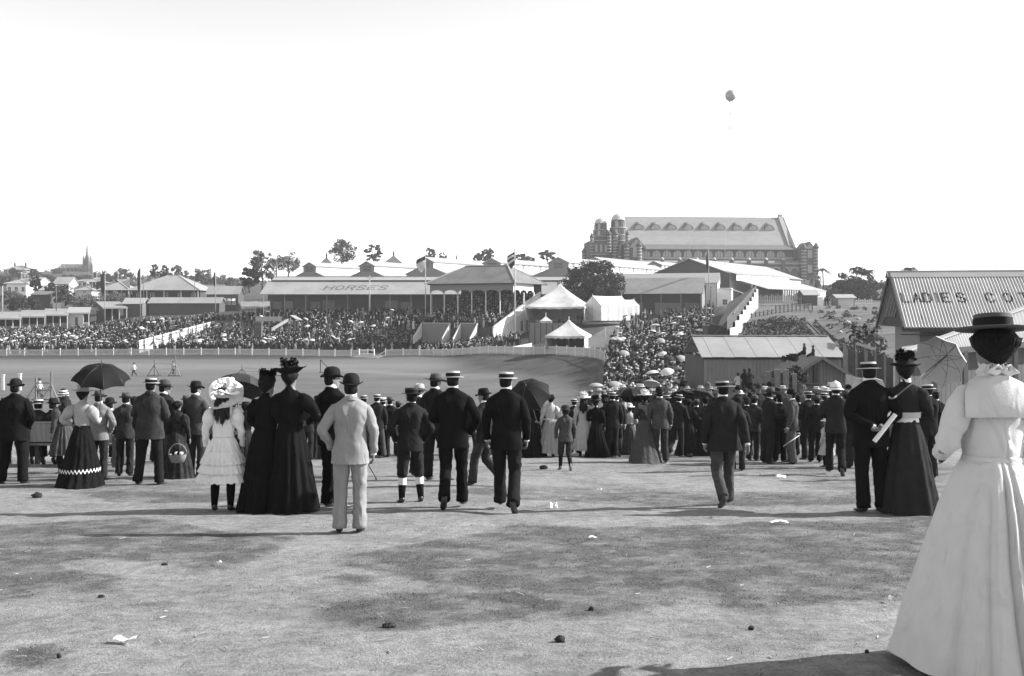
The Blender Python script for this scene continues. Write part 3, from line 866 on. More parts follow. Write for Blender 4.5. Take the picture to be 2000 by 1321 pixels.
        for q in range(8):
            a = (q + .5) * math.pi / 4
            for (f0, f1, rr) in ((.26, .43, 1.02), (.5, .7, .84)):
                w = r * .16
                cx, cy = x + math.cos(a) * r * rr * .93, y + math.sin(a) * r * rr * .93
                tx, ty = -math.sin(a) * w, math.cos(a) * w
                ox, oy = math.cos(a) * .12, math.sin(a) * .12
                MB().slab([(cx - tx + ox, cy - ty + oy, zb_ + h * f0), (cx + tx + ox, cy + ty + oy, zb_ + h * f0), (cx + tx + ox, cy + ty + oy, zb_ + h * f1), (cx - tx + ox, cy - ty + oy, zb_ + h * f1)], .2).build('lancet_window', M_GLASS_L if q % 2 else M_GLASS, t)
        rows = [(x, y, zb_ + h * .75, r * .84, r * .84)]
        for f in np.linspace(0, .97, 8):
            rows.append((x, y, zb_ + h * .75 + h * .2 * math.sin(f * math.pi / 2), r * .8 * math.cos(f * math.pi / 2), r * .8 * math.cos(f * math.pi / 2)))
        MB().loft(rows, 16).build('dome', M_LEAD, t)
        MB().loft([(x, y, zb_ + h * .94, .3, .3), (x, y, zb_ + h * .96, .35, .35), (x, y, zb_ + h, .06, .06), (x, y, zb_ + h + 1.6, .04, .04)], 6).build('finial', M_LEAD, t)
exhibition_building()

# ------------------------------------------------------------------ grandstand
def grandstand():
    d = 190.0
    z0 = 0.9
    x1 = PX(1003, d - 4); x0 = x1 - 17.4
    GA = math.radians(-25)
    o = empty('grandstand', (x1 - 17.4 * math.cos(GA), d - 4 - 17.4 * math.sin(GA), z0), GA, 'roofed grandstand packed with people, arched valance and white side wall', 'grandstand')
    L = x1 - x0
    ze = PZ(554, d) - z0
    D = 13.0
    # roof (hip)
    zr = PZ(520, d + D / 2) - z0
    hip_roof(o, 0, L, 0, D, ze, zr, M_IRON_D, inset=5.0, over=.8)
    # valance with arches, front and right side
    za = ze - 1.0
    nb = 6
    def valance(fn, length, nb, m):
        mb = MB()
        w = length / nb
        for i in range(nb):
            a = np.linspace(0, math.pi, 9)
            xs = [i * w + w / 2 - math.cos(t) * w / 2 for t in a]
            zs = [za - .95 + math.sin(t) * .75 for t in a]
            for q in range(8):
                A, B = fn(xs[q], zs[q]), fn(xs[q + 1], zs[q + 1])
                mb.quad(A, B, fn(xs[q + 1], ze - .05), fn(xs[q], ze - .05))
        return mb.build('arched_valance', m, o)
    valance(lambda u, z: (u, 0.0, z), L, nb, M_TIMBER)
    valance(lambda u, z: (L, u, z), 9.0, 3, M_WHITE)
    MB().box(-.3, L + .3, -.35, -.1, ze - .22, ze + .02).build('gutter', M_TIMBER_D, o)
    # raked seating
    zf = PZ(632, d) - z0          # top of the front wall
    zback = PZ(566, d + 10) - z0
    rows = 12
    st = MB()
    for i in range(rows):
        y0_ = 0.4 + i * (D - 1.5) / rows; y1_ = 0.4 + (i + 1) * (D - 1.5) / rows
        z_ = zf - .9 + (zback - zf) * i / rows
        st.box(0, L - .3, y0_, y1_, z_ - 1.2, z_)
    st.build('raked_seating', M_TIMBER_D, o)
    for i in range(nb):
        post(o, i * L / nb + .05, 0.25, zf - 1.0, za - .6, .17, M_CREAM, 'column')
    post(o, L + .0, 4.5, 5.0, za - .7, .17, M_WHITE, 'column')
    post(o, L + .0, 9.1, 5.0, za - .5, .25, M_WHITE, 'column')
    # low front wall panels with sloping stair walls between
    # forward apron: the front edge lies at px 780..1050 , y 632..655
    for (a, b) in ((834, 896), (922, 956)):
        xa, xb = PX(a, d - 6) - x0, PX(b, d - 6) - x0
        MB().box(xa, xb, -6, -5.85, PZ(659, d - 6) - z0 - 1.0, PZ(632, d - 6) - z0).build('front_wall', M_TIMBER, o)
        MB().box(xa, xb, -6.08, -5.8, PZ(632, d - 6) - z0, PZ(631, d - 6) - z0).build('wall_coping', M_CREAM, o)
        for xs in (xa - .1, xb + .1):
            zz = PZ(631, d - 6) - z0
            MB().slab([(xs, -6, zz), (xs, -9, zz - 2.6), (xs, -9, zz - 3.8), (xs, -6, zz - 2.6)], .15).build('stair_wall', M_CREAM, o)
    ap = MB()
    for i in range(6):
        ap.box(PX(834, d) - x0, L, -5.8 + i * 1.0, -4.8 + i * 1.0, -1, PZ(640, d - 6) - z0 + i * .28)
    ap.build('apron_terrace', M_TIMBER_D, o)
    # white raking side wall on the right
    zb = PZ(576, d + 9) - z0
    zfr = PZ(636, d - 6) - z0
    xs = L + .15
    MB().slab([(xs, -8.5, -1.5), (xs, 12, -1.5), (xs, 12, zb + .5), (xs, 11, zb + .2), (xs, -8.5, zfr - .3)], .25).build('side_wall', M_WHITE, o)
    MB().bar((xs + .02, -8.6, zfr - .2), (xs + .02, 11.1, zb + .3), .4, .16).build('side_coping', M_CREAM, o)
    MB().bar((xs + .04, -8.6, zfr - 1.6), (xs + .04, 11.1, zb - 1.1), .12, .12).build('side_rail', M_CREAM, o)
    for (yy, zz, w, h) in ((3.2, 3.6, .9, 1.9), (5.4, 3.0, .9, 3.6), (7.4, 2.6, .9, 2.2), (9.6, 3.8, .8, 1.6)):
        MB().box(xs, xs + .08, yy - w / 2, yy + w / 2, zz, zz + h).build('window', M_GLASS_L if yy > 5 else M_GABLE, o)
    for (yy, w, h) in ((-3.0, 1.4, 2.6), (-.6, 1.1, 3.0), (1.5, 1.1, 3.4)):
        MB().box(xs, xs + .08, yy - w / 2, yy + w / 2, -.8, h - .2).build('doorway', M_GLASS, o)
    # back wall openings let the daylight through
    MB().box(0, L, D - .4, D - .2, 0, zback + 1.2).build('back_wall', M_GABLE_D, o)
    return o, x0, d, z0, L, zf, zback, D
GS = grandstand()
# ------------------------------------------------------------------ arena fence: posts, rails, pickets
def arena_fence():
    pts = [(-330, 697.5), (0, 697.5), (270, 697), (420, 697), (600, 698), (700, 699.5), (790, 700)]
    W = []
    for px, py in pts:
        d = 2000 * CAMZ / (py - HOR); W.append((PX(px, d), d))
    for px, d in ((840, 176), (900, 168), (950, 160), (1000, 151), (1050, 144), (1100, 138), (1145, 130), (1181, 119), (1190, 112)):
        W.append((PX(px, d), d))
    W = np.array(W)
    seg = np.hypot(*np.diff(W, axis=0).T); cum = np.concatenate([[0], np.cumsum(seg)])
    step = 3.1
    n = int(cum[-1] / step)
    S = np.linspace(0, cum[-1], n + 1)
    Xs = np.interp(S, cum, W[:, 0]); Ys = np.interp(S, cum, W[:, 1])
    o = empty('arena_fence', (0, 0, 0), 0, 'long white picket fence curving round the far side of the arena', 'fence')
    pk = MB().box(-.07, .07, -.07, .07, -.4, 1.32).mesh('fence_post', M_WHITE)
    gate = None
    for i in range(n + 1):
        x, y = Xs[i], Ys[i]; z = hz1(x, y)
        px = 1000 + x / y * FPX
        link('post', pk, o, (x, y, z))
        if i == n: break
        x2, y2 = Xs[i + 1], Ys[i + 1]; z2 = hz1(x2, y2)
        pxm = 1000 + (x + x2) / (y + y2) * FPX
        if 704 < pxm < 742: continue          # gateway
        mb = MB()
        for zz in (.25, .95): mb.bar((x, y - .06, z + zz), (x2, y2 - .06, z2 + zz), .05, .09)
        mb.build('rail', M_CREAM, o)
        mb = MB(); L = math.hypot(x2 - x, y2 - y); k = int(L / .17)
        for q in range(1, k):
            t = q / k; cx, cy, cz = x + (x2 - x) * t, y + (y2 - y) * t - .1, z + (z2 - z) * t
            mb.quad((cx - .055, cy, cz + .04), (cx + .055, cy, cz + .04), (cx + .055, cy, cz + 1.14), (cx - .055, cy, cz + 1.14))
        tag(mb.build('picket_panel', M_CREAM, o), kind='stuff')
arena_fence()
def ring_gate():
    d = 176
    g = G(715, d)
    o = empty('ring_gate', tuple(g), math.radians(-24), 'open white rail gate with timber ramp in the arena fence', 'gate')
    for x in (-1.4, 1.6): post(o, x, 0, -.1, 1.45, .16, M_WHITE)
    for z in (.6, 1.25): MB().bar((-1.4, -.05, z), (1.6, -.05, z), .08, .14).build('rail', M_WHITE, o)
    MB().bar((1.8, .2, .1), (3.6, .6, 1.2), .06, .1).build('brace', M_WHITE, o)
    MB().slab([(-1.6, -2.2, .05), (3.6, -2.2, .05), (3.6, 0.2, .42), (-1.6, .2, .42)], .1).build('ramp', M_TIMBER, o)
ring_gate()

# ------------------------------------------------------------------ fence dividing the spectators
def dividing_fence():
    a = G(272, 187); b = G(420, 216)
    o = empty('dividing_fence', tuple(a), 0, 'tall pale board fence slanting up through the crowd beyond the arena', 'fence')
    n = 46
    A = Vector((a.x, a.y, PZ(681, 187) - .2)); B = Vector((b.x, b.y, PZ(650, 216)))
    TA, TB = PZ(665, 187), PZ(626.5, 216)
    bm = None
    for i in range(n):
        t0, t1 = i / n, (i + .96) / n
        p0 = A.lerp(B, t0) - a; p1 = A.lerp(B, t1) - a
        z0, z1 = TA + (TB - TA) * t0 - a.z, TA + (TB - TA) * t1 - a.z
        MB().slab([(p0.x, p0.y, p0.z - 1.5), (p1.x, p1.y, p1.z - 1.5), (p1.x, p1.y, z1), (p0.x, p0.y, z0)], .04).build('board', M_CREAM, o)
    for i in range(9):
        t = (i + .5) / 9
        p = A.lerp(B, t) - a; zt = TA + (TB - TA) * t - a.z
        MB().bar((p.x + .1, p.y - .15, p.z - 1.0), (p.x + .1, p.y - .15, zt + .05), .12).build('post', M_TIMBER_D, o)
        MB().bar((p.x + .9, p.y - 1.2, p.z - 1.0), (p.x + .1, p.y - .2, zt - .6), .09).build('brace', M_TIMBER_D, o)
    for f in (.35, .75):
        p0 = A - a; p1 = B - a
        MB().bar((p0.x, p0.y - .1, p0.z + (TA - a.z - p0.z) * f), (p1.x, p1.y - .1, p1.z + (TB - a.z - p1.z) * f), .06, .1).build('rail', M_TIMBER_D, o)
    # lower dark cross fence at its top
    q = empty('board_fence', tuple(G(421, 214)), 0, 'low grey board fence running right from the top of the pale fence', 'fence')
    z = PZ(627, 214) - q.location.z
    for i in range(18):
        MB().box(i * .68, i * .68 + .65, 0, .05, -2.5, z).build('board', M_TIMBER, q)
    MB().box(0, 12.3, -.05, 0.0, z - .25, z - .1).build('rail', M_TIMBER_D, q)
dividing_fence()
def hoarding():
    for (a, b, t, bt, d, m, lab) in ((470, 527, 588.5, 598, 213, M_WHITE, 'white cloth banner strung on posts above the crowd'),
                                     (500, 550, 618.5, 627.5, 204, M_PALING, 'pale notice hoarding standing in the crowd left of the grandstand')):
        p = P(a, bt, d); w = PX(b, d) - PX(a, d); h = PZ(t, d) - PZ(bt, d)
        o = empty('banner' if m is M_WHITE else 'notice_hoarding', tuple(p), 0, lab, 'banner' if m is M_WHITE else 'hoarding')
        k = 14
        R = np.array([[(w * i / k, .08 * math.sin(i * 1.3), zz - .12 * math.sin(math.pi * (i * 2 % k) / k) * (m is M_WHITE)) for i in range(k + 1)] for zz in (0, h)])
        MB().rings(R, 0, True, False, False, False).build('cloth' if m is M_WHITE else 'board', m, o)
        for x in (0, w / 2, w): post(o, x, .12, -3.0, h + .05, .1, M_TIMBER)
    # sloping pale board and dark box by the crowd
    o = empty('ticket_booth', tuple(P(503, 659, 196)), 0, 'dark upright ticket booth at the end of the low board fence', 'booth')
    h = PZ(630, 196) - PZ(659, 196)
    MB().box(-.7, .7, 0, 1.2, -1.2, h).build('walls', M_GABLE_D, o)
    MB().box(-.85, .85, -.15, 1.35, h, h + .12).build('roof', M_TIMBER, o)
    MB().box(-.4, .4, -.04, 0, h - 1.4, h - .5).build('hatch', M_GLASS, o)
    o = empty('sloping_rail', tuple(P(530, 642, 200)), 0, 'short pale sloping rail fence rising out of the crowd', 'rail')
    MB().slab([(0, 0, -.6), (2.9, 2, 1.4), (2.9, 2, 2.0), (0, 0, .1)], .06).build('board', M_PALING, o)
    post(o, .1, .1, -2, .1, .1); post(o, 2.8, 2.1, -1, 1.9, .1)
    o = empty('small_lean_to', tuple(P(566, 625, 203)), 0, 'small pale skillion roof poking out of the crowd', 'shelter')
    MB().slab([(0, 0, .9), (1.7, -.6, .0), (2.4, .8, .0), (.7, 1.4, .9)], .08).build('roof', M_IRON, o)
    for x, y in ((.1, .1), (1.7, -.4), (2.2, .7), (.8, 1.2)): post(o, x, y, -2.5, .1, .1)
    o = empty('sloping_handrail', tuple(P(905, 682, 172)), 0, 'white diagonal handrail in front of the grandstand', 'rail')
    q = P(985, 659, 176) - P(905, 682, 172)
    MB().bar((0, 0, 0), tuple(q), .12, .16).build('rail', M_WHITE, o)
    for t in (.05, .35, .65, .95): post(o, q.x * t, q.y * t, q.z * t - 1.1, q.z * t, .1, M_WHITE)
hoarding()

# ------------------------------------------------------------------ tents
def pyramid_tent(cx, apy, hw, evy, bsy, d, lab, depth=None, wall=True, openf=False, rot=0.0, scallop=True):
    c = P(cx, bsy, d)
    z0 = c.z
    o = empty('marquee', tuple(c), rot, lab, 'tent')
    w = hw * d / FPX; D = depth or w
    za = PZ(apy, d) - z0; ze = PZ(evy, d) - z0
    n = 12
    # sagging roof, four sides, a ring lofted from eave rectangle to the apex with pleats
    def rect(t, sag):
        r = []
        for s in range(4):
            for q in range(n):
                f = q / n * 2 - 1
                x, y = [(f, -1), (1, f), (-f, 1), (-1, -f)][s]
                r.append((x, y))
        return np.array(r)
    base = rect(0, 0)
    R = []
    for k in range(9):
        t = k / 8
        s = (1 - t) ** 1.25 * .98 + .02
        z = ze + (za - ze) * t
        pl = 1 + .012 * np.cos(np.arange(len(base)) * math.pi) * (1 - t)
        ang = np.hypot(base[:, 0], base[:, 1])
        z_arr = z - .06 * w * (1 - t) * (np.abs(np.cos(np.arctan2(base[:, 1], base[:, 0]) * 2)) * .5)
        R.append(np.stack([base[:, 0] * w * s * pl, base[:, 1] * D * s * pl, z_arr], 1))
    MB().rings(np.array(R), 0, True, False, True).build('canvas_roof', M_CANVAS, o)
    # scalloped valance
    if scallop:
        R = np.array([[(b[0] * w * 1.005, b[1] * D * 1.005, ze - .03 * w * .0 - (.0 if j == 0 else .28 + .12 * (i % 2)) - .06 * w * .5 * abs(math.cos(math.atan2(b[1], b[0]) * 2))) for i, b in enumerate(base)] for j in (0, 1)])
        MB().rings(R, 0, False, False, False).build('valance', M_CANVAS, o)
    if wall:
        sides = {'left': [(-w, D), (-w, -D)], 'right': [(w, -D), (w, D)], 'back': [(w, D), (-w, D)], 'front': [(-w, -D), (w, -D)]}
        for nm, ((xa, ya), (xb, yb)) in sides.items():
            if openf and nm == 'front': continue
            k = 18
            R = []
            for z in (-.3, ze * .5, ze - .1):
                row = []
                for i in range(k + 1):
                    f = i / k
                    nx, ny = (yb - ya), -(xb - xa)
                    l = math.hypot(nx, ny); wv = .06 * math.sin(i * 2.1) * (1 - z / (ze + .01) * .6)
                    row.append((xa * .97 + (xb - xa) * .97 * f + nx / l * wv, ya * .97 + (yb - ya) * .97 * f + ny / l * wv, z))
                R.append(row)
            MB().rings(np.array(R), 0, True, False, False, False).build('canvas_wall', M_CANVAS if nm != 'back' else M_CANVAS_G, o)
    for sx in (-1, 1):
        for sy in (-1, 1):
            MB().tube([(sx * w * .98, sy * D * .98, -.4), (sx * w * .98, sy * D * .98, ze)], .05, 6).build('pole', M_POLE, o)
    MB().tube([(0, 0, -.3), (0, 0, za + .5)], .06, 6).build('centre_pole', M_POLE, o)
    for sx in (-1, 1):
        for f in (-1, 0, 1): MB().tube([(sx * w, f * D, ze), (sx * w * 1.5, f * D * 1.1, -.2)], .018, 4).build('guy_rope', M_POLE, o)
    return o
pyramid_tent(1094, 555, 57, 599, 622, 188, 'big white marquee with scalloped eaves beside the grandstand', depth=6.0, openf=True, rot=math.radians(-12))
pyramid_tent(1111, 625, 38, 655, 677, 143, 'small pale square tent with open dark front behind the arena fence', depth=2.8, openf=True, rot=math.radians(-14))
MB().box(-2.0, 2.0, 1.0, 1.1, -.2, 1.7).build('interior_shade_panel', M_DARK, bpy.data.objects['marquee.001'])  # dark panel standing for the shade inside the open tent
def ridge_tent(px0, px1, pyr, pye, pyb, d, rz, Lm, hw, lab, grey=False):
    c = P((px0 + px1) / 2, pyb, d)
    o = empty('ridge_tent', tuple(c), rz, lab, 'tent')
    zr = PZ(pyr, d) - c.z; ze = PZ(pye, d) - c.z
    k = 10
    for s in (-1, 1):
        R = np.array([[(x, s * hw * (1 - f), zr + (ze - zr) * (1 - f) - .12 * math.sin(math.pi * f) - .1 * math.sin(math.pi * (x + Lm / 2) / Lm) * f) for x in np.linspace(-Lm / 2, Lm / 2, k)] for f in np.linspace(0, 1, 6)])
        MB().rings(R, 0, True, False, False, False).build('canvas_roof', M_CANVAS, o)
        R = np.array([[(x, s * hw + .05 * math.sin(x * 5), z) for x in np.linspace(-Lm / 2, Lm / 2, 24)] for z in (-.4, ze)])
        MB().rings(R, 0, True, False, False, False).build('canvas_wall', M_CANVAS, o)
        MB().add([(s * Lm / 2, -hw, -.4), (s * Lm / 2, hw, -.4), (s * Lm / 2, hw, ze), (s * Lm / 2, 0, zr - .02), (s * Lm / 2, -hw, ze)], [(0, 1, 2, 3, 4)]).build('canvas_end', M_CANVAS, o)
        MB().tube([(s * Lm / 2, 0, -.4), (s * Lm / 2, 0, zr + .3)], .05, 6).build('pole', M_POLE, o)
ridge_tent(1147, 1225, 578, 597, 622, 186, math.radians(38), 7.2, 2.3, 'white ridge tent right of the big marquee')
ridge_tent(1215, 1238, 585, 597, 612, 196, math.radians(38), 3.2, 1.6, 'small white tent tucked behind the ridge tent')
pyramid_tent(1066, 617, 11, 627, 640, 168, 'tiny pale tent top showing between grandstand and small tent', scallop=False)
def canvas_screen():
    o = empty('canvas_screen', tuple(P(1166, 679, 137)), 0, 'white triangular canvas windbreak beside the small square tent', 'screen')
    k = 137 / FPX
    MB().slab([(-16 * k, .4, 0), (16 * k, -.6, 0), (16 * k, -.6, 38 * k), (-16 * k, .4, 18 * k)], .03).build('canvas', M_CANVAS, o)
    for x, y, h in ((-16 * k, .4, 19 * k), (16 * k, -.6, 39 * k)): MB().tube([(x, y, -.6), (x, y, h)], .04, 6).build('pole', M_POLE, o)
    o = empty('tent_enclosure', tuple(P(1065, 655, 165)), 0, 'dark canvas enclosure wall right of the grandstand', 'fence')
    k = 165 / FPX
    for i in range(7): MB().box((-32 + i * 11.5) * k, (-32 + i * 11.5 + 11.2) * k, 0, .06, -1.5, 24 * k).build('panel', M_GABLE, o)
    for i in range(8): post(o, (-32 + i * 11.5) * k, -.08, -1.5, 25 * k, .1, M_TIMBER_D)
    o = empty('low_white_fence', tuple(P(1000, 684, 153)), 0, 'short low white board fence left of the small tent', 'fence')
    k = 153 / FPX
    for i in range(8): MB().slab([((-8 + i * 6) * k, i * .3, -.6), ((-2.3 + i * 6) * k, (i + 1) * .3, -.6), ((-2.3 + i * 6) * k, (i + 1) * .3, (6 + i * 1.0) * k), ((-8 + i * 6) * k, i * .3, (5 + i * 1.0) * k)], .05).build('board', M_WHITE, o)
canvas_screen()

# ------------------------------------------------------------------ stalls and sheds on the left
def stall(px0, px1, pyf, pyb, base, d, back, lab, posts=3, front=M_DARK, skew=0.0, roofm=None):
    c = P(px0, base, d)
    o = empty('refreshment_stall', tuple(c), 0, lab, 'stall')
    w = PX(px1, d) - PX(px0, d); k = d / FPX
    zf = (base - pyf) * k; zb = PZ(pyb, d + back) - c.z
    sx = skew
    MB().slab([(-.3, -.3, zf), (w + .3, -.3, zf), (w + .3 + sx, back, zb), (-.3 + sx, back, zb)], .1).build('roof', roofm or M_IRON, o)
    MB().box(-.3, w + .3, -.42, -.31, zf - .3, zf + .02).build('fascia', M_CREAM, o)
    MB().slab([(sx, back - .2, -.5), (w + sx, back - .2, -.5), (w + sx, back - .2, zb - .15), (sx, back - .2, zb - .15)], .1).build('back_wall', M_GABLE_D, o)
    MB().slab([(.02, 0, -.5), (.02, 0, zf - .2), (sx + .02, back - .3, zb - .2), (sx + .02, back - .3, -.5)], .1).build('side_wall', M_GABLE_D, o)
    for i in range(posts): post(o, .1 + (w - .2) * i / max(1, posts - 1), 0, -.8, zf - .1, .15, M_CREAM)
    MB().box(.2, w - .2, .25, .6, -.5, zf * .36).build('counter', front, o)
    return o
stall(-70, -8, 622, 612, 645, 226, 8, 'open-fronted stall at the far left edge behind the crowd', 4, M_TIMBER, -3.5)
stall(-4, 40, 622, 609, 645, 227, 8, 'first of three open stalls with stepped skillion roofs', 4, M_TIMBER, -3.5)
stall(42, 88, 618, 606, 642, 229, 8, 'second of three open stalls with stepped skillion roofs', 4, M_TIMBER, -3.5)
stall(89, 132, 615, 603, 640, 231, 8, 'third of three open stalls with stepped skillion roofs', 4, M_TIMBER, -3.5)
def pale_store():
    d = 233
    o = stall(133, 174, 611, 600, 640, d, 9, 'pale-fronted store with door right of the open stalls', 3, M_CREAM, -3.5, M_IRON_P)
    k = d / FPX
    MB().box(.1, 30 * k, -.02, .12, -.8, 26 * k).build('front_wall', M_CREAM, o)
    MB().box(14 * k, 19 * k, -.08, -.02, -.8, 20 * k).build('door', M_GLASS, o)
    MB().slab([(-1, 9.2, 3.9), (3.6, 9.2, 3.9), (3.6, 12, 4.6), (-1, 12, 4.6)], .1).build('rear_roof', M_IRON_P, o)
pale_store()
stall(204, 248, 601, 589, 625, 238, 8, 'grey skillion shed with open front beside the flagpole', 4, M_DARK, -5.0)
def gabled(name, px0, px1, pyr, pye, base, d, depth, lab, roofm, wallm, hip=False, cat='house', windows=0, rz=0.0, ver=False, chim=0, front=None):
    c = P(px0, base, d)
    o = empty(name, tuple(c), rz, lab, cat)
    k = d / FPX
    w = (px1 - px0) * k
    ze = (base - pye) * k; zr = PZ(pyr, d + depth / 2) - c.z
    if hip: hip_roof(o, 0, w, 0, depth, ze, zr, roofm, over=.5)
    else:
        gable_roof(o, 0, w, 0, depth, ze, zr, roofm, .35)
        gable_wall(o, .1, 0, depth, -3, ze, zr, wallm, -.12); gable_wall(o, w - .1, 0, depth, -3, ze, zr, wallm, .12)
    y0 = 1.8 if ver else 0.02
    wall_box(o, 'walls', .15, w - .15, y0, depth - .1, -3, ze - .02, front or wallm)
    if ver:
        for i in range(5): post(o, .2 + (w - .4) * i / 4, .05, -3, ze, .14, M_WHITE, 'verandah_post')
        MB().box(0, w, -.03, .05, .7, .82).build('verandah_rail', M_WHITE, o)
    for i in range(windows):
        window(o, w * (i + .5) / windows, y0 - .01, max(.4, ze * .35), .9, min(1.3, ze * .45), M_GLASS)
    for i in range(chim):
        xx = w * (.25 + .5 * i)
        ch = MB().box(xx, xx + .9, depth * .45, depth * .45 + .9, ze, zr + 1.5).build('chimney', M_BRICK, o)
        MB().box(xx - .1, xx + 1.0, depth * .45 - .1, depth * .45 + 1.0, zr + 1.5, zr + 1.75).build('chimney_cap', M_STONE, ch)
    return o
gabled('shed', 241, 279, 582, 592, 618, 240, 4.5, 'small gabled shed with white end between the skillion and long sheds', M_IRON_P, M_GABLE_D, cat='shed')
MB().slab([(4.5, -.3, -2), (5.4, -.3, -2), (5.4, -.3, 2.6), (4.95, -.3, 3.4), (4.5, -.3, 2.6)], .1).build('white_end', M_WHITE, bpy.data.objects['shed'])
gabled('long_shed', 291, 428, 581, 591, 618, 240, 5.0, 'long low pale-roofed shed behind the crowd, left of the hut', M_IRON, M_GABLE_D, cat='shed')
gabled('hut', 404, 465, 559, 573, 596, 246, 5.0, 'weatherboard hut with propped white window awnings', M_IRON, M_GABLE_D, cat='hut')
for i in range(3):
    hutw = bpy.data.objects['hut']
    window(hutw, 4.3 + i * 1.1, -.0, .1, .7, 1.1, M_GLASS_L)
    MB().slab([(3.9 + i * 1.1, -.75, 1.0), (4.7 + i * 1.1, -.75, 1.0), (4.7 + i * 1.1, -.03, 1.6), (3.9 + i * 1.1, -.03, 1.6)], .04).build('awning', M_WHITE, hutw)
gabled('big_house', 252, 388, 538, 567, 590, 275, 16, 'large hip-roofed house with wide verandah behind the stalls', M_IRON, M_TIMBER_D, True, 'house', 5, 0, True, 0)
gabled('house_wing', 194, 252, 545, 567, 590, 280, 12, 'lower hipped wing with chimney left of the large house', M_IRON, M_TIMBER_D, True, 'house', 2, 0, True, 1)
gabled('house_wing', 345, 392, 551, 569, 590, 290, 10, 'pale hipped wing peeking out right of the large house', M_IRON_P, M_CREAM, True, 'house', 3)
gabled('house', 392, 430, 556, 568, 590, 300, 8, 'dark-roofed cottage behind the hut', M_IRON_D, M_GABLE, False, 'house', 2)
gabled('house', 12, 52, 544, 554, 578, 300, 9, 'hip-roofed white house with dark verandah at far left', M_IRON_P, M_WHITE, True, 'house', 3, 0, False, 1)
gabled('house', 104, 134, 541, 554, 570, 340, 8, 'steep-gabled pale house below the church hill', M_IRON, M_CREAM, False, 'house', 1)
gabled('house', 150, 170, 546, 549, 563, 350, 7, 'small white cottage with low roof left of the verandah villa', M_IRON_P, M_WHITE, True, 'house', 2)
gabled('house', 168, 193, 542, 551, 566, 345, 8, 'white hip-roofed villa with shaded verandah', M_IRON_P, M_GABLE_D, True, 'house', 2, 0, True, 1)
gabled('house', 150, 180, 559, 567, 575, 310, 6, 'low pyramid-roofed cottage among the bushes', M_IRON, M_CREAM, True, 'house', 1)
gabled('house', 75, 98, 557, 566, 577, 305, 7, 'small pale-roofed cottage between two dark trees', M_IRON_P, M_CREAM, False, 'house', 1)
gabled('barn', 60, 95, 569, 575, 598, 262, 7, 'dark timber barn among bushes above the stalls', M_IRON_D, M_GABLE_D, False, 'barn')
gabled('mansion', 4, 47, 519, 527, 540, 640, 18, 'broad house with pale balcony on the left skyline', M_IRON, M_GABLE, True, 'house', 4, 0, True, 2)
gabled('house', 46, 58, 530, 536, 546, 600, 10, 'white house beside the skyline mansion', M_IRON_P, M_WHITE, True, 'house', 1)
gabled('house', 64, 78, 542, 549, 556, 420, 9, 'tall narrow pale gable on the left hillside', M_IRON_P, M_CREAM, False, 'house', 1)
gabled('house', 222, 240, 527, 533, 540, 650, 10, 'distant pale house on the ridge right of the church', M_IRON_P, M_CREAM, True, 'house', 1)
for (a, b, r, e, d, lb) in ((1185, 1208, 0, 0, 0, ''),):
    pass
# pyramid ventilators on roofs behind the halls
def roof_peak(px, apy, hw, by, d, lab):
    c = P(px, by, d)
    o = empty('pyramid_roofed_pavilion', tuple(c), 0, lab, 'pavilion')
    w = hw * d / FPX; h = PZ(apy, d) - c.z
    wall_box(o, 'walls', -w * .9, w * .9, 0, 1.8 * w, -6, .1, M_GABLE)
    for pts in ([(-w, -w * .1, 0), (w, -w * .1, 0), (0, w * .9, h)], [(w, -w * .1, 0), (w, w * 1.9, 0), (0, w * .9, h)], [(w, w * 1.9, 0), (-w, w * 1.9, 0), (0, w * .9, h)], [(-w, w * 1.9, 0), (-w, -w * .1, 0), (0, w * .9, h)]):
        MB().slab(pts, .1).build('roof_slope', M_IRON_D, o)
    MB().loft([(0, w * .9, h - .2, .25, .25), (0, w * .9, h + .5, .3, .3), (0, w * .9, h + 1.6, .05, .05)], 6).build('finial', M_TIMBER_D, o)
roof_peak(636, 502, 11, 514, 300, 'dark pyramid roof peeping over the two leftmost halls')
roof_peak(767, 498, 17, 513, 300, 'dark pyramid roof peeping over between second and third halls')
roof_peak(1208, 495, 12, 505, 420, 'dark distant roof left of the domed towers')

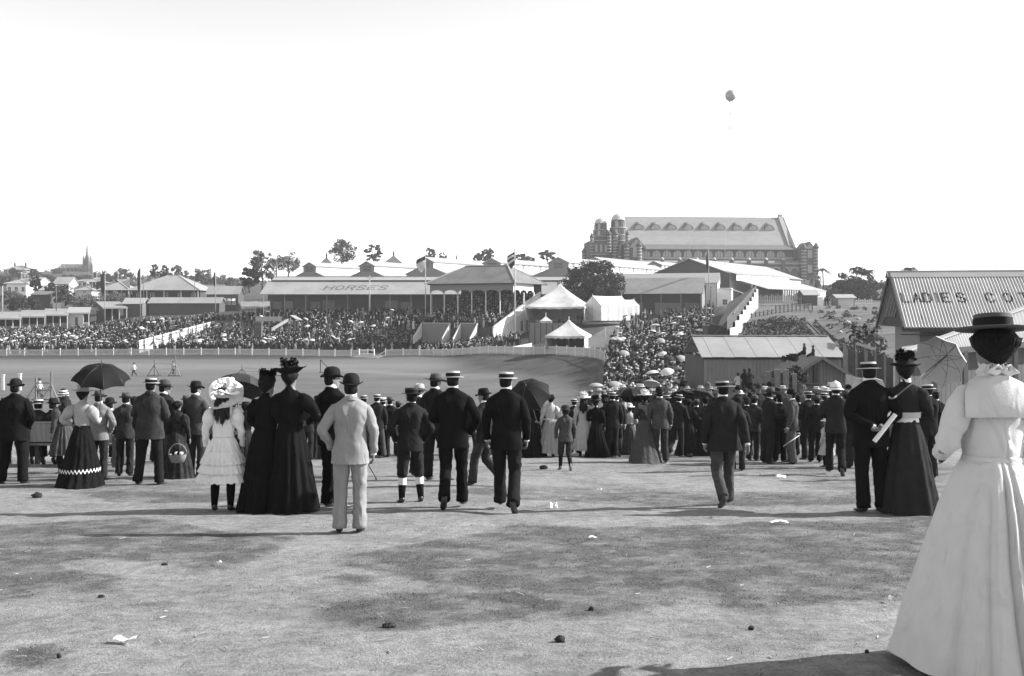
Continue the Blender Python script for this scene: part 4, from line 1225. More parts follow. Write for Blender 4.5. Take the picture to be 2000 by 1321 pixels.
# ------------------------------------------------------------------ hilltop church
def church():
    d = 690.0
    k = d / FPX
    c = P(113, 533, d)
    o = empty('church', tuple(c), math.radians(-4), 'stone church with tall slender spire on the left skyline', 'church')
    X = lambda px: (px - 113) * k
    Z = lambda py: (533 - py) * k
    Ms = mat('hazy_church_stone', 0.17, var=0.12, scale=.4); Mr = mat('church_slate', 0.13, var=0.12, scale=.4); Mp = mat('pale_church_stone', .32, var=.1, scale=.4)
    wall_box(o, 'nave_wall', X(115), X(168), -1, 9, -6, Z(525), Mp)
    gable_roof(o, X(115), X(168), -1, 9, Z(525), Z(515.5), Mr, .4, .3)
    gable_wall(o, X(115), -1, 9, -6, Z(525), Z(514.5), Ms, -.4)
    for i in range(6):
        xx = X(119 + i * 8.5)
        pts = [(xx - 1.5, -1.6, Z(525)), (xx + 1.5, -1.6, Z(525)), (xx, -1.6, Z(520))]
        gb = MB().slab(pts, .5).build('aisle_gablet', Mp, o)
        MB().box(xx + 1.6, xx + 2.2, -2.2, -1, -6, Z(523)).build('buttress', Ms, o)
        MB().box(xx - .5, xx + .5, -1.72, -1.6, Z(531), Z(526)).build('lancet_window', M_GLASS, gb)
    tx = X(172.5)
    tw = 5 * k
    wall_box(o, 'tower', tx - tw, tx + tw, -2, -2 + 2 * tw, -8, Z(505), Ms)
    sp = MB().loft([(tx, -2 + tw, Z(505), tw * .9, tw * .9), (tx, -2 + tw, Z(497), tw * .55, tw * .55), (tx, -2 + tw, Z(470), .08, .08)], 8).build('spire', Ms, o)
    MB().tube([(tx, -2 + tw, Z(470)), (tx, -2 + tw, Z(466))], .1, 5).build('cross_finial', Ms, sp)
    for (sx, sy) in ((-1, 0), (1, 0), (-1, 2), (1, 2)):
        MB().loft([(tx + sx * tw, -2 + sy * tw, Z(530), .8, .8), (tx + sx * tw, -2 + sy * tw, Z(504), .7, .7), (tx + sx * tw, -2 + sy * tw, Z(497), .05, .05)], 6).build('pinnacle', Ms, o)
    for s in (-.4, .4): MB().box(tx + s * tw - .5, tx + s * tw + .5, -2.1, -2, Z(520), Z(508)).build('belfry_opening', M_GLASS, o)
    for py_t, xx in ((508, 181), (512, 184)):
        MB().loft([(X(xx - 2), 0, -6, .9, .9), (X(xx - 2), 0, Z(py_t + 8), .8, .8), (X(xx - 2), 0, Z(py_t), .05, .05)], 6).build('pinnacle', Ms, o)
church()

# ------------------------------------------------------------------ poles and flags
def flagpole(px, top, base, d, flag, lab, r=.09, m=None, z_extra=1.0):
    p = P(px, base, d); h = PZ(top, d) - p.z
    o = empty('flagpole', (p.x, p.y, p.z - z_extra), 0, lab, 'flagpole')
    h += z_extra
    MB().tube([(0, 0, 0), (0, 0, h * .6), (0, 0, h)], [r, r * .85, r * .5], 8).build('pole', m or M_POLE, o)
    MB().ball((0, 0, h + .08), r * 1.1, 8, 5).build('truck', M_POLE, o)
    if flag:
        fx, fy, drop, kind = flag          # hanging flag: width, drop
        nx, nz = 6, 12
        def surf(i, j):
            f = i / nx; g = j / nz
            x = -fx * f * (1 - .55 * g) - fx * .25 * math.sin(g * 3) * f
            return (x, .18 * math.sin(f * 7 + g * 4), h - .2 - drop * g - f * drop * .35)
        strips = {'dark': [M_FLAG_D], 'jack': [M_FLAG_D, M_FLAG_L, M_FLAG_D, M_FLAG_L, M_FLAG_D, M_FLAG_D], 'pale': [M_FLAG_D, M_FLAG_L, M_FLAG_L]}[kind]
        fl = None
        ns = len(strips)
        for q, mm in enumerate(strips):
            j0, j1 = int(nz * q / ns), int(nz * (q + 1) / ns)
            R = np.array([[surf(i, j) for i in range(nx + 1)] for j in range(j0, j1 + 1)])
            b = MB().rings(R, 0, True, False, False, False).build('flag' if q == 0 else 'flag_stripe', mm, o if q == 0 else fl)
            if q == 0: fl = b
    return o
flagpole(205, 527, 620, 226, (1.0, 0, 4.2, 'dark'), 'tall flagpole with dark hanging flag beside the skillion shed')
flagpole(274.5, 518, 612, 232, (.8, 0, 4.8, 'dark'), 'tall flagpole with dark hanging flag before the large house')
flagpole(421, 526, 600, 235, (.5, 0, 3.0, 'dark'), 'tall flagpole with small dark flag beside the hut')
flagpole(831, 497, 610, 192, (1.7, 0, 2.4, 'pale'), 'flagpole with drooping pale-and-dark flag at the left corner of the grandstand', .1)
flagpole(1005.5, 489, 660, 178, (1.3, 0, 2.3, 'jack'), 'tall pale flagpole with striped flag at the right corner of the grandstand', .14)
flagpole(1384, 486, 570, 205, (.5, 0, 3.6, 'dark'), 'flagpole with dark furled flag in front of the broad dark gable')
flagpole(1347, 430, 508, 232, None, 'slender bare pole above the broad dark gable', .05)
flagpole(1416, 437, 520, 236, None, 'slender bare pole in front of the long slate roof', .05)
flagpole(1077, 462, 505, 300, None, 'thin bare mast above the halls', .06)
flagpole(900, 467, 512, 300, None, 'thin bare mast left of the grandstand ridge', .06, M_POLE_D)
flagpole(969, 464, 506, 300, None, 'thin bare mast over the grandstand', .06, M_POLE_D)
flagpole(893, 494, 512, 260, (.35, 0, 2.6, 'dark'), 'short staff with furled dark flag behind the grandstand')
def plain_pole(px, top, base, d, lab, r=.1, m=None, arm=False):
    p = P(px, base, d); h = PZ(top, d) - p.z
    o = empty('pole', (p.x, p.y, p.z - 1), 0, lab, 'pole')
    MB().tube([(0, 0, 0), (0, 0, h + 1)], [r, r * .75], 8).build('shaft', m or M_POLE_D, o)
    MB().loft([(0, 0, h + 1, r, r), (0, 0, h + 1.15, r * .3, r * .3)], 8).build('cap', m or M_POLE_D, o)
    if arm: MB().bar((-.7, 0, h + .7), (.7, 0, h + .7), .1).build('cross_arm', m or M_POLE_D, o)
plain_pole(722, 540, 598, 205, 'pale lamp post in front of the HORSES shed', .11, M_POLE, True)
plain_pole(540, 512, 560, 240, 'dark chimney-like pole at the left end of the HORSES shed', .22, M_POLE_D)
plain_pole(5, 560, 610, 232, 'pale pole at the far left edge', .12, M_POLE)
plain_pole(110, 562, 600, 236, 'dark pole between the stall roofs', .12)
plain_pole(280, 546, 582, 262, 'dark pole before the large house roof', .1)
plain_pole(380, 545, 582, 262, 'dark pole right of the large house', .1)
plain_pole(1379, 560, 660, 118, 'tall dark pole at the foot of the stepped fence, left of two', .1)
plain_pole(1389, 562, 660, 116, 'tall dark pole at the foot of the stepped fence, right of two', .1)
# ------------------------------------------------------------------ right side: stepped fence, huts, cottage
def stepped_fence():
    # tall paling fence climbing away; its sunny face looks right, the shaded board face looks left
    a = Vector((PX(1426, 104), 104, 0)); b = Vector((PX(1481, 172), 172, 0))
    o = empty('stepped_fence', (a.x, a.y, hz1(a.x, a.y)), 0, 'tall pale paling fence stepping up the slope past the stock shed', 'fence')
    base = o.location.copy()
    n = 64
    tops = [(0, 640), (.18, 618), (.4, 600), (.62, 584), (.8, 570), (1, 558)]
    pal = None
    steps = 9
    for i in range(n):
        t = i / n; t1 = (i + .97) / n
        p = a.lerp(b, t); q = a.lerp(b, t1)
        k = math.floor(t * steps) / steps
        pk = a.lerp(b, k + .5 / steps)
        py = np.interp(k, [x[0] for x in tops], [x[1] for x in tops])
        zt = PZ(py, pk.y)
        zb = hz1(p.x, p.y) - .5
        v = p - base; w = q - base
        MB().slab([(v.x, v.y, zb - base.z), (w.x, w.y, zb - base.z), (w.x, w.y, zt - base.z), (v.x, v.y, zt - base.z)], .04).build('paling', M_PALING, o)
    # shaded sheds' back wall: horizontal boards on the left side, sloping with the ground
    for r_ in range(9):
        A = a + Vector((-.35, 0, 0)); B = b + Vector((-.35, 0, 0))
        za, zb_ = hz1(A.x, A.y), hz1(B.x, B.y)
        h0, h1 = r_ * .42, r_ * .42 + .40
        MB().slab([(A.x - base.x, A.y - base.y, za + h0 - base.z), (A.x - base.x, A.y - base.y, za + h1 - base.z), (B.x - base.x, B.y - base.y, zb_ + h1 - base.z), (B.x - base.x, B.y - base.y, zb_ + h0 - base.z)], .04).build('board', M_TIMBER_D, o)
    # lean-to roof on the left of it
    c = empty('lean_to', (PX(1402, 112), 112, hz1(PX(1402, 112), 112)), 0, 'small dark lean-to hut at the foot of the stepped fence', 'hut')
    z = PZ(632, 112) - c.location.z
    MB().box(-1.1, 1.2, 0, 3, -1, z - .3).build('walls', M_GABLE_D, c)
    MB().slab([(-1.3, -.2, z + .2), (1.4, -.2, z - .5), (1.4, 3.2, z - .5), (-1.3, 3.2, z + .2)], .1).build('roof', M_IRON, c)
    # boarded ramp wall beside: dark slope seen left of the palings
    s = empty('boarded_bank', (0, 0, 0), 0, 'dark boarded bank between the stock shed and the stepped fence', 'retaining wall')
    for i in range(14):
        t0, t1 = i / 14, (i + .94) / 14
        for_side = []
        A = P(1394, 654, 112).lerp(P(1424, 590, 178), t0); B = P(1394, 654, 112).lerp(P(1424, 590, 178), t1)
        C = P(1433, 612, 112).lerp(P(1472, 562, 178), t1); D_ = P(1433, 612, 112).lerp(P(1472, 562, 178), t0)
        A.x, B.x = A.x, B.x
        MB().slab([tuple(A), tuple(D_), tuple(C), tuple(B)], .05).build('board', M_TIMBER, s)
stepped_fence()

def near_shed():
    """long skillion-fronted shed with pale roof above the crowd on the right"""
    d = 62.0
    k = d / FPX
    c = P(1374, 770, d)
    o = empty('long_pale_shed', (c.x, c.y, hz1(c.x, c.y) - .1), 0, 'long shed with plain pale iron roof above the right-hand crowd', 'shed')
    zz = lambda py, dd=d: PZ(py, dd) - o.location.z
    w = 270 * k
    ze = zz(695); zr = zz(657, d + 3.2)
    pit = .66
    n = int((w + .3) / pit)
    for i in range(n):        # individual roof sheets, each a little uneven
        x0 = -.15 + i * (w + .3) / n; x1 = x0 + (w + .3) / n + .03
        e = .012 * (i % 2)
        MB().slab([(x0, -.25, ze - .08 + e), (x1, -.25, ze - .08 + e), (x1, 3.2, zr + e), (x0, 3.2, zr + e)], .02).build('roof_sheet', M_IRON, o)
    MB().slab([(w + .15, 6.6, ze), (-.15, 6.6, ze), (-.15, 3.2, zr - .01), (w + .15, 3.2, zr - .01)], .05).build('roof_slope', M_IRON, o)
    MB().bar((-.15, 3.2, zr + .04), (w + .15, 3.2, zr + .04), .25, .06).build('ridge_cap', M_IRON_P, o)
    nb = 34
    mw = mat('weathered_wall_boards', .21, var=.2, scale=2.5, stretch=(5, 5, .6), objvar=.08)
    for i in range(nb):
        x0 = i * w / nb
        MB().box(x0, x0 + w / nb - .012, 0, .05, -.5, ze - .02).build('board', mw, o)
    MB().box(-.05, 0, -.02, 6.4, -.5, ze - .1).build('end_wall', M_GABLE_D, o)
    MB().box(w, w + .05, -.02, 6.4, -.5, ze - .1).build('end_wall', M_GABLE_D, o)
    MB().box(0, w, -.1, -.02, ze - .22, ze - .06).build('fascia', M_TIMBER_D, o)
near_shed()

def gable_hut():
    d = 56.0
    k = d / FPX
    c = P(1602, 770, d); c.x -= 1.9
    o = empty('gabled_hut', (c.x, c.y, hz1(c.x, c.y) - .2), math.radians(2), 'small gabled hut with steep roof edge, boys sitting on its ridge', 'hut')
    zz = lambda py, dd=d: PZ(py, dd) - o.location.z
    za = zz(697); ze = za - 1.05
    W = 1.7; Dp = 4.0
    x0 = .2
    for s in (-1, 1):
        pts = [(x0 + W + s * (W + .4), -.35, ze - .25), (x0 + W + s * (W + .4), Dp, ze - .25), (x0 + W, Dp, za), (x0 + W, -.35, za)]
        if s < 0: pts = pts[::-1]
        MB().slab(pts, .05).build('roof_slope', M_IRON_D, o)
        MB().bar((x0 + W + s * (W + .42), -.4, ze - .3), (x0 + W, -.4, za - .04), .07, .16).build('barge_board', M_TIMBER, o)
    nb = 18
    for i in range(nb):
        xa = x0 + i * 2 * W / nb; xb = xa + 2 * W / nb - .015
        ha = za - abs((xa + xb) / 2 - x0 - W) / W * (za - ze) - .1
        MB().box(xa, xb, 0, .05, -.6, ha).build('board', M_TIMBER, o)
    MB().box(x0, x0 + .06, .05, Dp - .1, -.6, ze - .1).build('side_wall', M_TIMBER, o)
    MB().box(x0 + 2 * W - .06, x0 + 2 * W, .05, Dp - .1, -.6, ze - .1).build('side_wall', M_TIMBER, o)
    for x in (x0 - .02, x0 + W * .85, x0 + 2 * W): MB().box(x - .11, x + .11, -.14, -.01, -.6, za - abs(x - x0 - W) / W * (za - ze) - .12).build('post', M_TIMBER_D, o)
    return o, za, x0, W
HUT = gable_hut()

def rail_yard():
    # rough posts and slab palings before the sheds, and the vertical plank fence right of them
    d = 50.0
    o = empty('post_fence', tuple(G(1440, d)), 0, 'rough fence of upright grey posts below the pale shed', 'fence')
    for i, px in enumerate((1426, 1441, 1453, 1466, 1482, 1500, 1518, 1535, 1552)):
        x = PX(px, d) - o.location.x
        top = PZ((747, 744, 742, 735, 738, 726, 722, 722, 730)[i], d) - o.location.z
        post(o, x, 0, -.6, top, (.2, .16, .22, .2, .18, .2, .24, .24, .18)[i], M_TIMBER)
    for f in (765, 752): MB().bar((-.4, .12, PZ(f, d) - o.location.z), (4.0, .12, PZ(f, d) - o.location.z), .07, .12).build('rail', M_TIMBER_D, o)
    d = 58
    q = empty('plank_fence', tuple(G(1650, d)), 0, 'dark upright plank fence between the hut and the ladies cottage', 'fence')
    for i in range(20):
        x = PX(1652, d) - q.location.x + i * .135
        top = PZ(682 + (i % 3) * 1.2 + i * .9, d) - q.location.z
        MB().box(x, x + .125, 0, .04, -.6, top).build('plank', M_TIMBER_D if i % 4 else M_TIMBER, q)
    MB().bar((PX(1672, d) - q.location.x, -.1, PZ(671, d) - q.location.z), (PX(1705, d) - q.location.x, -.3, PZ(682, d) - q.location.z), .16).build('top_rail', M_PALING, q)
    for px in (1649, 1690): post(q, PX(px, d) - q.location.x, -.08, -.6, PZ(672, d) - q.location.z, .16, M_TIMBER)
    d = 52
    b = empty('board_stack', tuple(P(1680, 752, d)), math.radians(-18), 'flat pale board leaning beside the gabled hut', 'board')
    MB().slab([(-.7, 0, 0), (.8, 0, -.35), (.8, .5, .15), (-.7, .5, .5)], .05).build('panel', M_TIMBER, b)
    post(b, -.5, .25, -1.8, .1, .1); post(b, .6, .25, -2.0, -.2, .1)
rail_yard()

# corrugated iron: a real ripple
def corr_surface(fn, U, Vv, pitch, amp, res=8, vn=2):
    nu = int(U / pitch * res) + 1
    us = np.linspace(0, U, nu)
    off = amp * np.sin(us / pitch * 2 * np.pi)
    R = []
    for v in np.linspace(0, Vv, vn):
        R.append([fn(u, v, o_) for u, o_ in zip(us, off)])
    return np.array(R)
M_CORR = mat('bright_corrugated_iron', 0.52, rough=.5, var=.10, scale=1.4, spec=.45, stretch=(1, .4, 1), v2=.44, mscale=.5)
def ladies_cottage():
    d0 = 43.7
    ap = P(1735, 533, d0)
    rz = math.radians(-10)
    zg = hz1(ap.x + 3, d0) - .3
    o = empty('ladies_cottage', (ap.x, ap.y, zg), rz, 'cottage with bright corrugated roof lettered LADIES COT', 'cottage')
    zr = ap.z - zg; hs = 3.0
    ze = PZ(640, 40.75) - zg
    L = 13.0
    sl = math.hypot(hs, zr - ze)
    pitch, amp = .122, .032
    nrm = np.array((0, -(zr - ze) / sl, hs / sl))
    def fn(u, v, off=0.0):
        f = v / sl
        p = np.array((u, -hs * (1 - f), ze + (zr - ze) * f)) + nrm * off
        return tuple(p)
    MB().rings(corr_surface(fn, L, sl, pitch, amp, 10), 0, True, False, False, False).build('corrugated_roof', M_CORR, o)
    def fnb(u, v, off=0.0):
        x, y, z = fn(u, v, off); return (x, -y, z)
    MB().rings(corr_surface(fnb, L, sl, pitch, amp, 6), 0, True, False, False, False).build('corrugated_roof', M_CORR, o)
    MB().tube([(-.08, 0, zr + .02), (L, 0, zr + .02)], .07, 8).build('ridge_roll', M_IRON_P, o)
    for s in (-1, 1):
        MB().slab([(-.08, s * .05, zr + .03), (L, s * .05, zr + .03), (L, s * .33, zr - .2), (-.08, s * .33, zr - .2)][::s], .02).build('ridge_flashing', M_IRON_P, o)
        MB().bar((0.02, s * (hs + .02), ze - .05), (.02, 0, zr - .05), .06, .2).build('barge_board', M_TIMBER_D, o)
    def surf(u, v):
        return fn(u, v, amp * math.sin(u / pitch * 2 * math.pi) + .012)
    # letters, v measured up the slope; the painter's letters lean a little
    v0 = sl * (640 - 592.5) / (640 - 533) ; hh = sl * (592.5 - 576) / 107.0
    u = {}
    sc = 41.7 / FPX
    ctr = [1780, 1800, 1819, 1837, 1853, 1880, 1932, 1963, 1992]
    for ch, px in zip('LADIESCOT', ctr):
        uu = (px - 1735) * 42.2 / FPX / math.cos(-rz) - .42 - .26
        paint_text(ch, o, surf, uu, v0, .30, hh, .3, .07, -.02, .0305, .035, M_PAINT_K)
    # walls
    mwall = mat('cottage_plank_wall', .19, var=.12, scale=2, stretch=(4, 4, .6))
    yb = hs - .45
    MB().slab([(.75, -yb, -.5), (.75, yb, -.5), (.75, yb, ze + .35), (.75, 0, zr - .35), (.75, -yb, ze + .35)][::-1], .12).build('gable_wall', mwall, o)
    MB().slab([(.2, -yb - .3, ze), (.2, -yb + .5, ze + .4), (.2, yb - .5, ze + .4), (.2, yb + .3, ze)], .05).build('tie_board', M_TIMBER_D, o)
    MB().box(.8, L, -yb - .05, -yb + .05, -.5, ze + .2).build('front_wall', mwall, o)
    MB().box(0, L, -hs - .04, -hs + .04, ze - .16, ze - .03).build('gutter', M_TIMBER_D, o)
    MB().box(0, L, -hs - .0, -yb, ze - .3, ze - .26).build('soffit', M_TIMBER_D, o)
    MB().box(.68, .75, -1.0, 0.1, .2, 2.2).build('door', M_TIMBER, o)
ladies_cottage()

def awning_shed():
    """low nearer roof at the right edge: a broad hipped end above a dark boarded front"""
    A = P(1770, 687, 30); B = P(2075, 662, 36); C = P(2075, 575, 41); D = P(1862, 668, 44)
    zg = hz1(13, 31) - .2
    o = empty('awning_shed', (A.x, A.y, zg), 0, 'low iron-roofed shed with dark boarded front at the right edge', 'shed')
    A, B, C, D = [np.array(p) - np.array(o.location) for p in (A, B, C, D)]
    nrm = _n(np.cross(B - A, C - A))
    L = np.linalg.norm(B - A); e = (B - A) / L
    nu = int(L / .1 * 6)
    R0, R1 = [], []
    for u in np.linspace(0, L, nu):
        off = nrm * .013 * math.sin(u / .1 * 2 * math.pi)
        R0.append(A + e * u + off); R1.append(A + (C - A) * (u / L) + off)
    MB().rings(np.array([R0, R1]), 0, True, False, False, False).build('corrugated_roof', M_IRON, o)
    MB().slab([A, C, D], .04).build('roof_slope', M_IRON, o)
    MB().bar(A + (0, 0, .03), C + (0, 0, .03), .22, .05).build('hip_cap', M_IRON_P, o)
    MB().bar(A - (0, 0, .1), B - (0, 0, .1), .05, .17).build('fascia', M_TIMBER_D, o)
    MB().bar(A - (0, 0, .1), D - (0, 0, .1), .05, .17).build('fascia', M_TIMBER_D, o)
    nx = np.array((-e[1], e[0], 0)); nb = 36
    for i in range(nb):
        p0 = A + e * (.5 + i * (L - .6) / nb) + nx * .5; p1 = p0 + e * ((L - .6) / nb - .015)
        MB().slab([(p0[0], p0[1], -.3), (p1[0], p1[1], -.3), (p1[0], p1[1], p1[2] + .05), (p0[0], p0[1], p0[2] + .05)], .05).build('board', M_GABLE_D, o)
    f = (D - A) / np.linalg.norm(D - A)
    p0 = A + e * .5 + nx * .5; p1 = D + e * .5
    MB().slab([(p1[0], p1[1], -.3), (p0[0], p0[1], -.3), (p0[0], p0[1], p0[2] + .1), (p1[0], p1[1], p1[2] + .1)], .05).build('side_wall', M_GABLE, o)
    for i in range(4):
        p = A + e * (.12 + i * (L - .3) / 3)
        post(o, p[0], p[1], -.3, p[2] - .12, .13, M_TIMBER)
awning_shed()

# ------------------------------------------------------------------ hillside right: paddock fences, little sheds
def hillside():
    d = 178.0
    o = empty('picket_paddock_fence', tuple(G(1481, d)), 0, 'grey picket fence along the top of the right-hand slope', 'fence')
    n = 54
    for i in range(n):
        px = 1482 + i * 4.15
        dd = d + i * .45
        p = G(px, dd) - o.location
        h = (1.9 if px < 1560 else 1.25) + .15 * math.sin(i * 2.3)
        MB().box(p.x - .1, p.x + .1, p.y - .04, p.y + .04, p.z - .3, p.z + h).build('picket', M_PALING if px < 1560 else M_CREAM, o)
    for f in (.4, 1.0):
        MB().bar(tuple(G(1482, d) - o.location + Vector((0, .08, f))), tuple(G(1706, d + 24) - o.location + Vector((0, .08, f))), .07, .1).build('rail', M_TIMBER, o)
    d = 150
    o = empty('dark_rail_fence', tuple(G(1500, d)), 0, 'dark broken rail fence across the weedy slope', 'fence')
    for i in range(18):
        px = 1452 + i * 7.9; dd = 142 + i * .9
        p = G(px, dd) - o.location
        MB().box(p.x - .07, p.x + .07, p.y - .05, p.y + .05, p.z - .3, p.z + (.7 if i < 8 else 1.2)).build('post', M_TIMBER_D, o)
        if i < 17:
            q = G(px + 7.9, dd + .9) - o.location
            for f in ((.5,) if i < 8 else (.35, .65, .95)): MB().bar((p.x, p.y, p.z + f), (q.x, q.y, q.z + f), .06, .12).build('rail', M_TIMBER_D, o)
    gabled('garden_shed', 1572, 1598, 566, 575, 596, 185, 4.5, 'little dark shed with pale roof at the end of the picket fence', M_IRON_P, M_GABLE_D, cat='shed')
    gabled('garden_shed', 1636, 1669, 575, 581, 594, 190, 4.0, 'little white-fronted shed with pale roof below the palm', M_IRON_P, M_GABLE, cat='shed', front=M_CREAM)
    MB().box(.1, .2, -.05, 0, 0, .1)
    o = empty('white_gate', tuple(P(1603, 598, 183)), 0, 'plain white gate post panel beside the little dark shed', 'gate')
    MB().box(-.4, .4, 0, .08, -.3, 1.6).build('panel', M_WHITE, o); post(o, -.5, .04, -.3, 1.8, .14, M_WHITE)
    # timber slipway rails
    o = empty('timber_slide', tuple(P(1600, 645, 110)), 0, 'pair of dark sloping timbers lying on the weedy bank', 'timber')
    for dx in (0, 1.1):
        A = G(1578, 125) - o.location; B = G(1612, 100) - o.location
        MB().bar((A.x + dx, A.y, A.z + .3), (B.x + dx, B.y, B.z + .3), .16, .2).build('beam', M_TIMBER_D, o)
    o = empty('timber_trough', tuple(G(1680, 92)), 0, 'dark timber trough among leafy plants on the slope', 'trough')
    MB().box(-.9, .9, -.3, .3, .2, .75).build('box', M_TIMBER_D, o)
    for x in (-.7, .7): post(o, x, 0, -.3, .25, .14)
    for (px, dd, r_) in ((1655, 118, .5), (1661, 112, .35), (1700, 120, .3), (1676, 126, .3), (1640, 108, .3)):
        p = G(px, dd)
        rr = random.Random(px)
        mb = MB(); mb.ball((0, 0, r_ * .3), (r_, r_ * .8, r_ * .6), 9, 6)
        mb.v[0] += NPR.normal(0, r_ * .06, mb.v[0].shape)
        tag(mb.build('pale_boulder', M_STONE, None, tuple(p)), {1655: 'largest pale boulder on the weedy slope', 1661: 'pale boulder lying in front of the largest one', 1700: 'pale boulder furthest right by the cottage eave', 1676: 'pale boulder highest up the weedy slope', 1640: 'pale boulder furthest left on the weedy slope'}[px], 'boulder')
hillside()

# ------------------------------------------------------------------ jumps and a gate in the arena
def trestle(px, py, h, lab, arms=True, wide=1.6):
    d = 2000 * CAMZ / (py - HOR)
    o = empty('jump_stand', tuple(P(px, py, d)), 0, lab, 'jump stand')
    o.location.z = 0.0
    for s in (-1, 1):
        x = s * wide / 2
        MB().bar((x, 0, 0), (x, 0, h * (1 if s > 0 else .8)), .12).build('upright', M_TIMBER, o)
        for q in (-1, 1):
            MB().bar((x + q * .8, -.4, 0), (x, 0, h * .55), .09).build('brace', M_TIMBER, o)
        MB().bar((x - .9, 0, .05), (x + .9, 0, .05), .12).build('foot', M_TIMBER, o)
    for f in (.35, .6):
        MB().bar((-wide / 2, -.08, h * f), (wide / 2, -.08, h * f), .1).build('rail', M_TIMBER if not arms else M_POLE, o)
trestle(322, 735, 2.6, 'timber jump stand with diagonal props, left of the flowered hat', True, 2.6)
trestle(85, 782, 2.6, 'timber jump stand nearest the left spectators', False, 1.4)
trestle(512, 735, 1.7, 'low railed hurdle behind the two black hats', True, 5.0)
def single_post(px, py, h, lab, lean=.9):
    d = 2000 * CAMZ / (py - HOR)
    o = empty('jump_post', (PX(px, d), d, 0), 0, lab, 'post')
    MB().bar((0, 0, 0), (0, 0, h), .1).build('upright', M_TIMBER_D, o)
    MB().bar((0, 0, h), (lean, 0, .1), .08).build('brace', M_TIMBER_D, o)
    MB().bar((-.2, 0, .04), (lean + .2, 0, .04), .08).build('foot', M_TIMBER_D, o)
single_post(626, 728, 1.7, 'lone dark jump post with a sloping brace left of the bowler hats', 1.5)
def white_post(px, top, base, lab):
    d = 105.0
    o = empty('white_post', (PX(px, d), d, 0.0), 0, lab, 'post')
    h = PZ(top, d)
    MB().box(-.13, .13, -.08, .08, 0, h).build('shaft', M_WHITE, o); MB().box(-.17, .17, -.12, .12, h, h + .06).build('cap', M_WHITE, o)
white_post(6, 733, 760, 'short white post at the left edge of the arena, left of two')
white_post(39, 731, 760, 'short white post at the left edge of the arena, right of two')
# ------------------------------------------------------------------ trees and plants
M_BARK = mat('grey_bark', 0.09, var=0.3, scale=3, bump=.4, bscale=10)
M_LEAF = mat('dark_foliage', 0.036, rough=.75, var=.45, scale=.9, spec=.2)
M_LEAF_M = mat('mid_foliage', 0.075, rough=.75, var=.4, scale=.9, spec=.2)
M_LEAF_L = mat('pale_foliage', 0.13, rough=.75, var=.4, scale=.9, spec=.2)
def leaf_cloud(centres, radii, per, size, rng, flat=1.0, droop=0.0):
    """small leaf sprays filling a set of clumps; returns V, F"""
    V = []; 
    for c, r in zip(centres, radii):
        n = max(6, int(per * (r / np.mean(radii)) ** 2))
        v = rng.normal(size=(n, 3)); v /= np.linalg.norm(v, axis=1)[:, None]
        rad = r * rng.uniform(.35, 1.0, n) ** .55
        p = np.array(c) + v * rad[:, None] * np.array((1, 1, flat))
        a = rng.normal(size=(n, 3)); a /= np.linalg.norm(a, axis=1)[:, None]
        a[:, 2] -= droop; 
        b = np.cross(a, rng.normal(size=(n, 3))); b /= np.linalg.norm(b, axis=1)[:, None] + 1e-9
        s = size * rng.uniform(.55, 1.3, n)[:, None]
        V.append(np.stack([p - a * s, p + b * s * .55, p + a * s, p - b * s * .55], 1))
    V = np.concatenate(V).reshape(-1, 3)
    F = np.arange(len(V)).reshape(-1, 4)
    return V, F
def tree(px, base_py, d, h, w, lab, name='tree', m=None, seed=0, clumps=34, per=60, leaf=.32, trunk=.25, crown_from=.3, flat=.8, limbs=7, group='trees', sink=1.0, ground=None):
    rng = np.random.RandomState(seed + 11)
    c = P(px, base_py, d)
    if ground: c.z = hz1(c.x, c.y)
    o = empty(name, (c.x, c.y, c.z - sink), 0, lab, 'bush' if 'bush' in name or 'shrub' in name else 'tree', group)
    h = h + sink
    t = MB()
    t.tube([(0, 0, 0), (rng.normal(0, .03) * h, 0, h * .3), (rng.normal(0, .04) * h, rng.normal(0, .03) * h, h * .62), (0, 0, h * .9)], [trunk, trunk * .8, trunk * .5, trunk * .12], 8)
    cen = []; rad = []
    for i in range(limbs):
        a = i * 2.4 + rng.uniform(0, .6); z0 = h * (crown_from * .8 + .5 * (1 - crown_from) * i / limbs)
        L = w * rng.uniform(.5, .85)
        tip = (math.cos(a) * L * .5, math.sin(a) * L * .5, min(h * .95, z0 + h * rng.uniform(.12, .3)))
        t.tube([(0, 0, z0), (tip[0] * .5, tip[1] * .5, (z0 + tip[2]) / 2 + .05 * h), tip], [trunk * .4, trunk * .25, trunk * .08], 6)
        cen.append(tip); rad.append(w * rng.uniform(.1, .17))
    t.build('trunk', M_BARK, o)
    for i in range(int(clumps * 1.35)):
        a = rng.uniform(0, 2 * math.pi); f = rng.uniform(0, 1)
        z = h * (crown_from + (1 - crown_from) * rng.uniform(.05, .93))
        zz = (z / h - crown_from) / (1 - crown_from)
        prof = math.sin(math.pi * min(1, max(0, (zz * .82 + .14)))) ** .7
        r = w * .5 * prof * math.sqrt(f) * 1.0
        cen.append((math.cos(a) * r, math.sin(a) * r, z)); rad.append(w * rng.uniform(.055, .13))
    V, F = leaf_cloud(cen, rad, int(per * 1.7), leaf * .68, rng, flat)
    link('crown', fast_mesh('crown', V, F, m or M_LEAF), o)
    return o
GT = 'trees on the skyline behind the sheds'
tree(512, 560, 270, 9.5, 8.0, 'loose leafy tree at the left end of the HORSES shed', seed=1, clumps=40, per=45, leaf=.35, m=M_LEAF_M, limbs=9, group=GT)
tree(487, 565, 262, 5.5, 5.0, 'dark low tree left of the HORSES shed', seed=2, m=M_LEAF, group=GT)
tree(562, 540, 285, 6.8, 7.5, 'airy pale tree just right of the loose leafy tree', seed=3, clumps=30, per=30, leaf=.35, m=M_LEAF_L, limbs=9, group=GT)
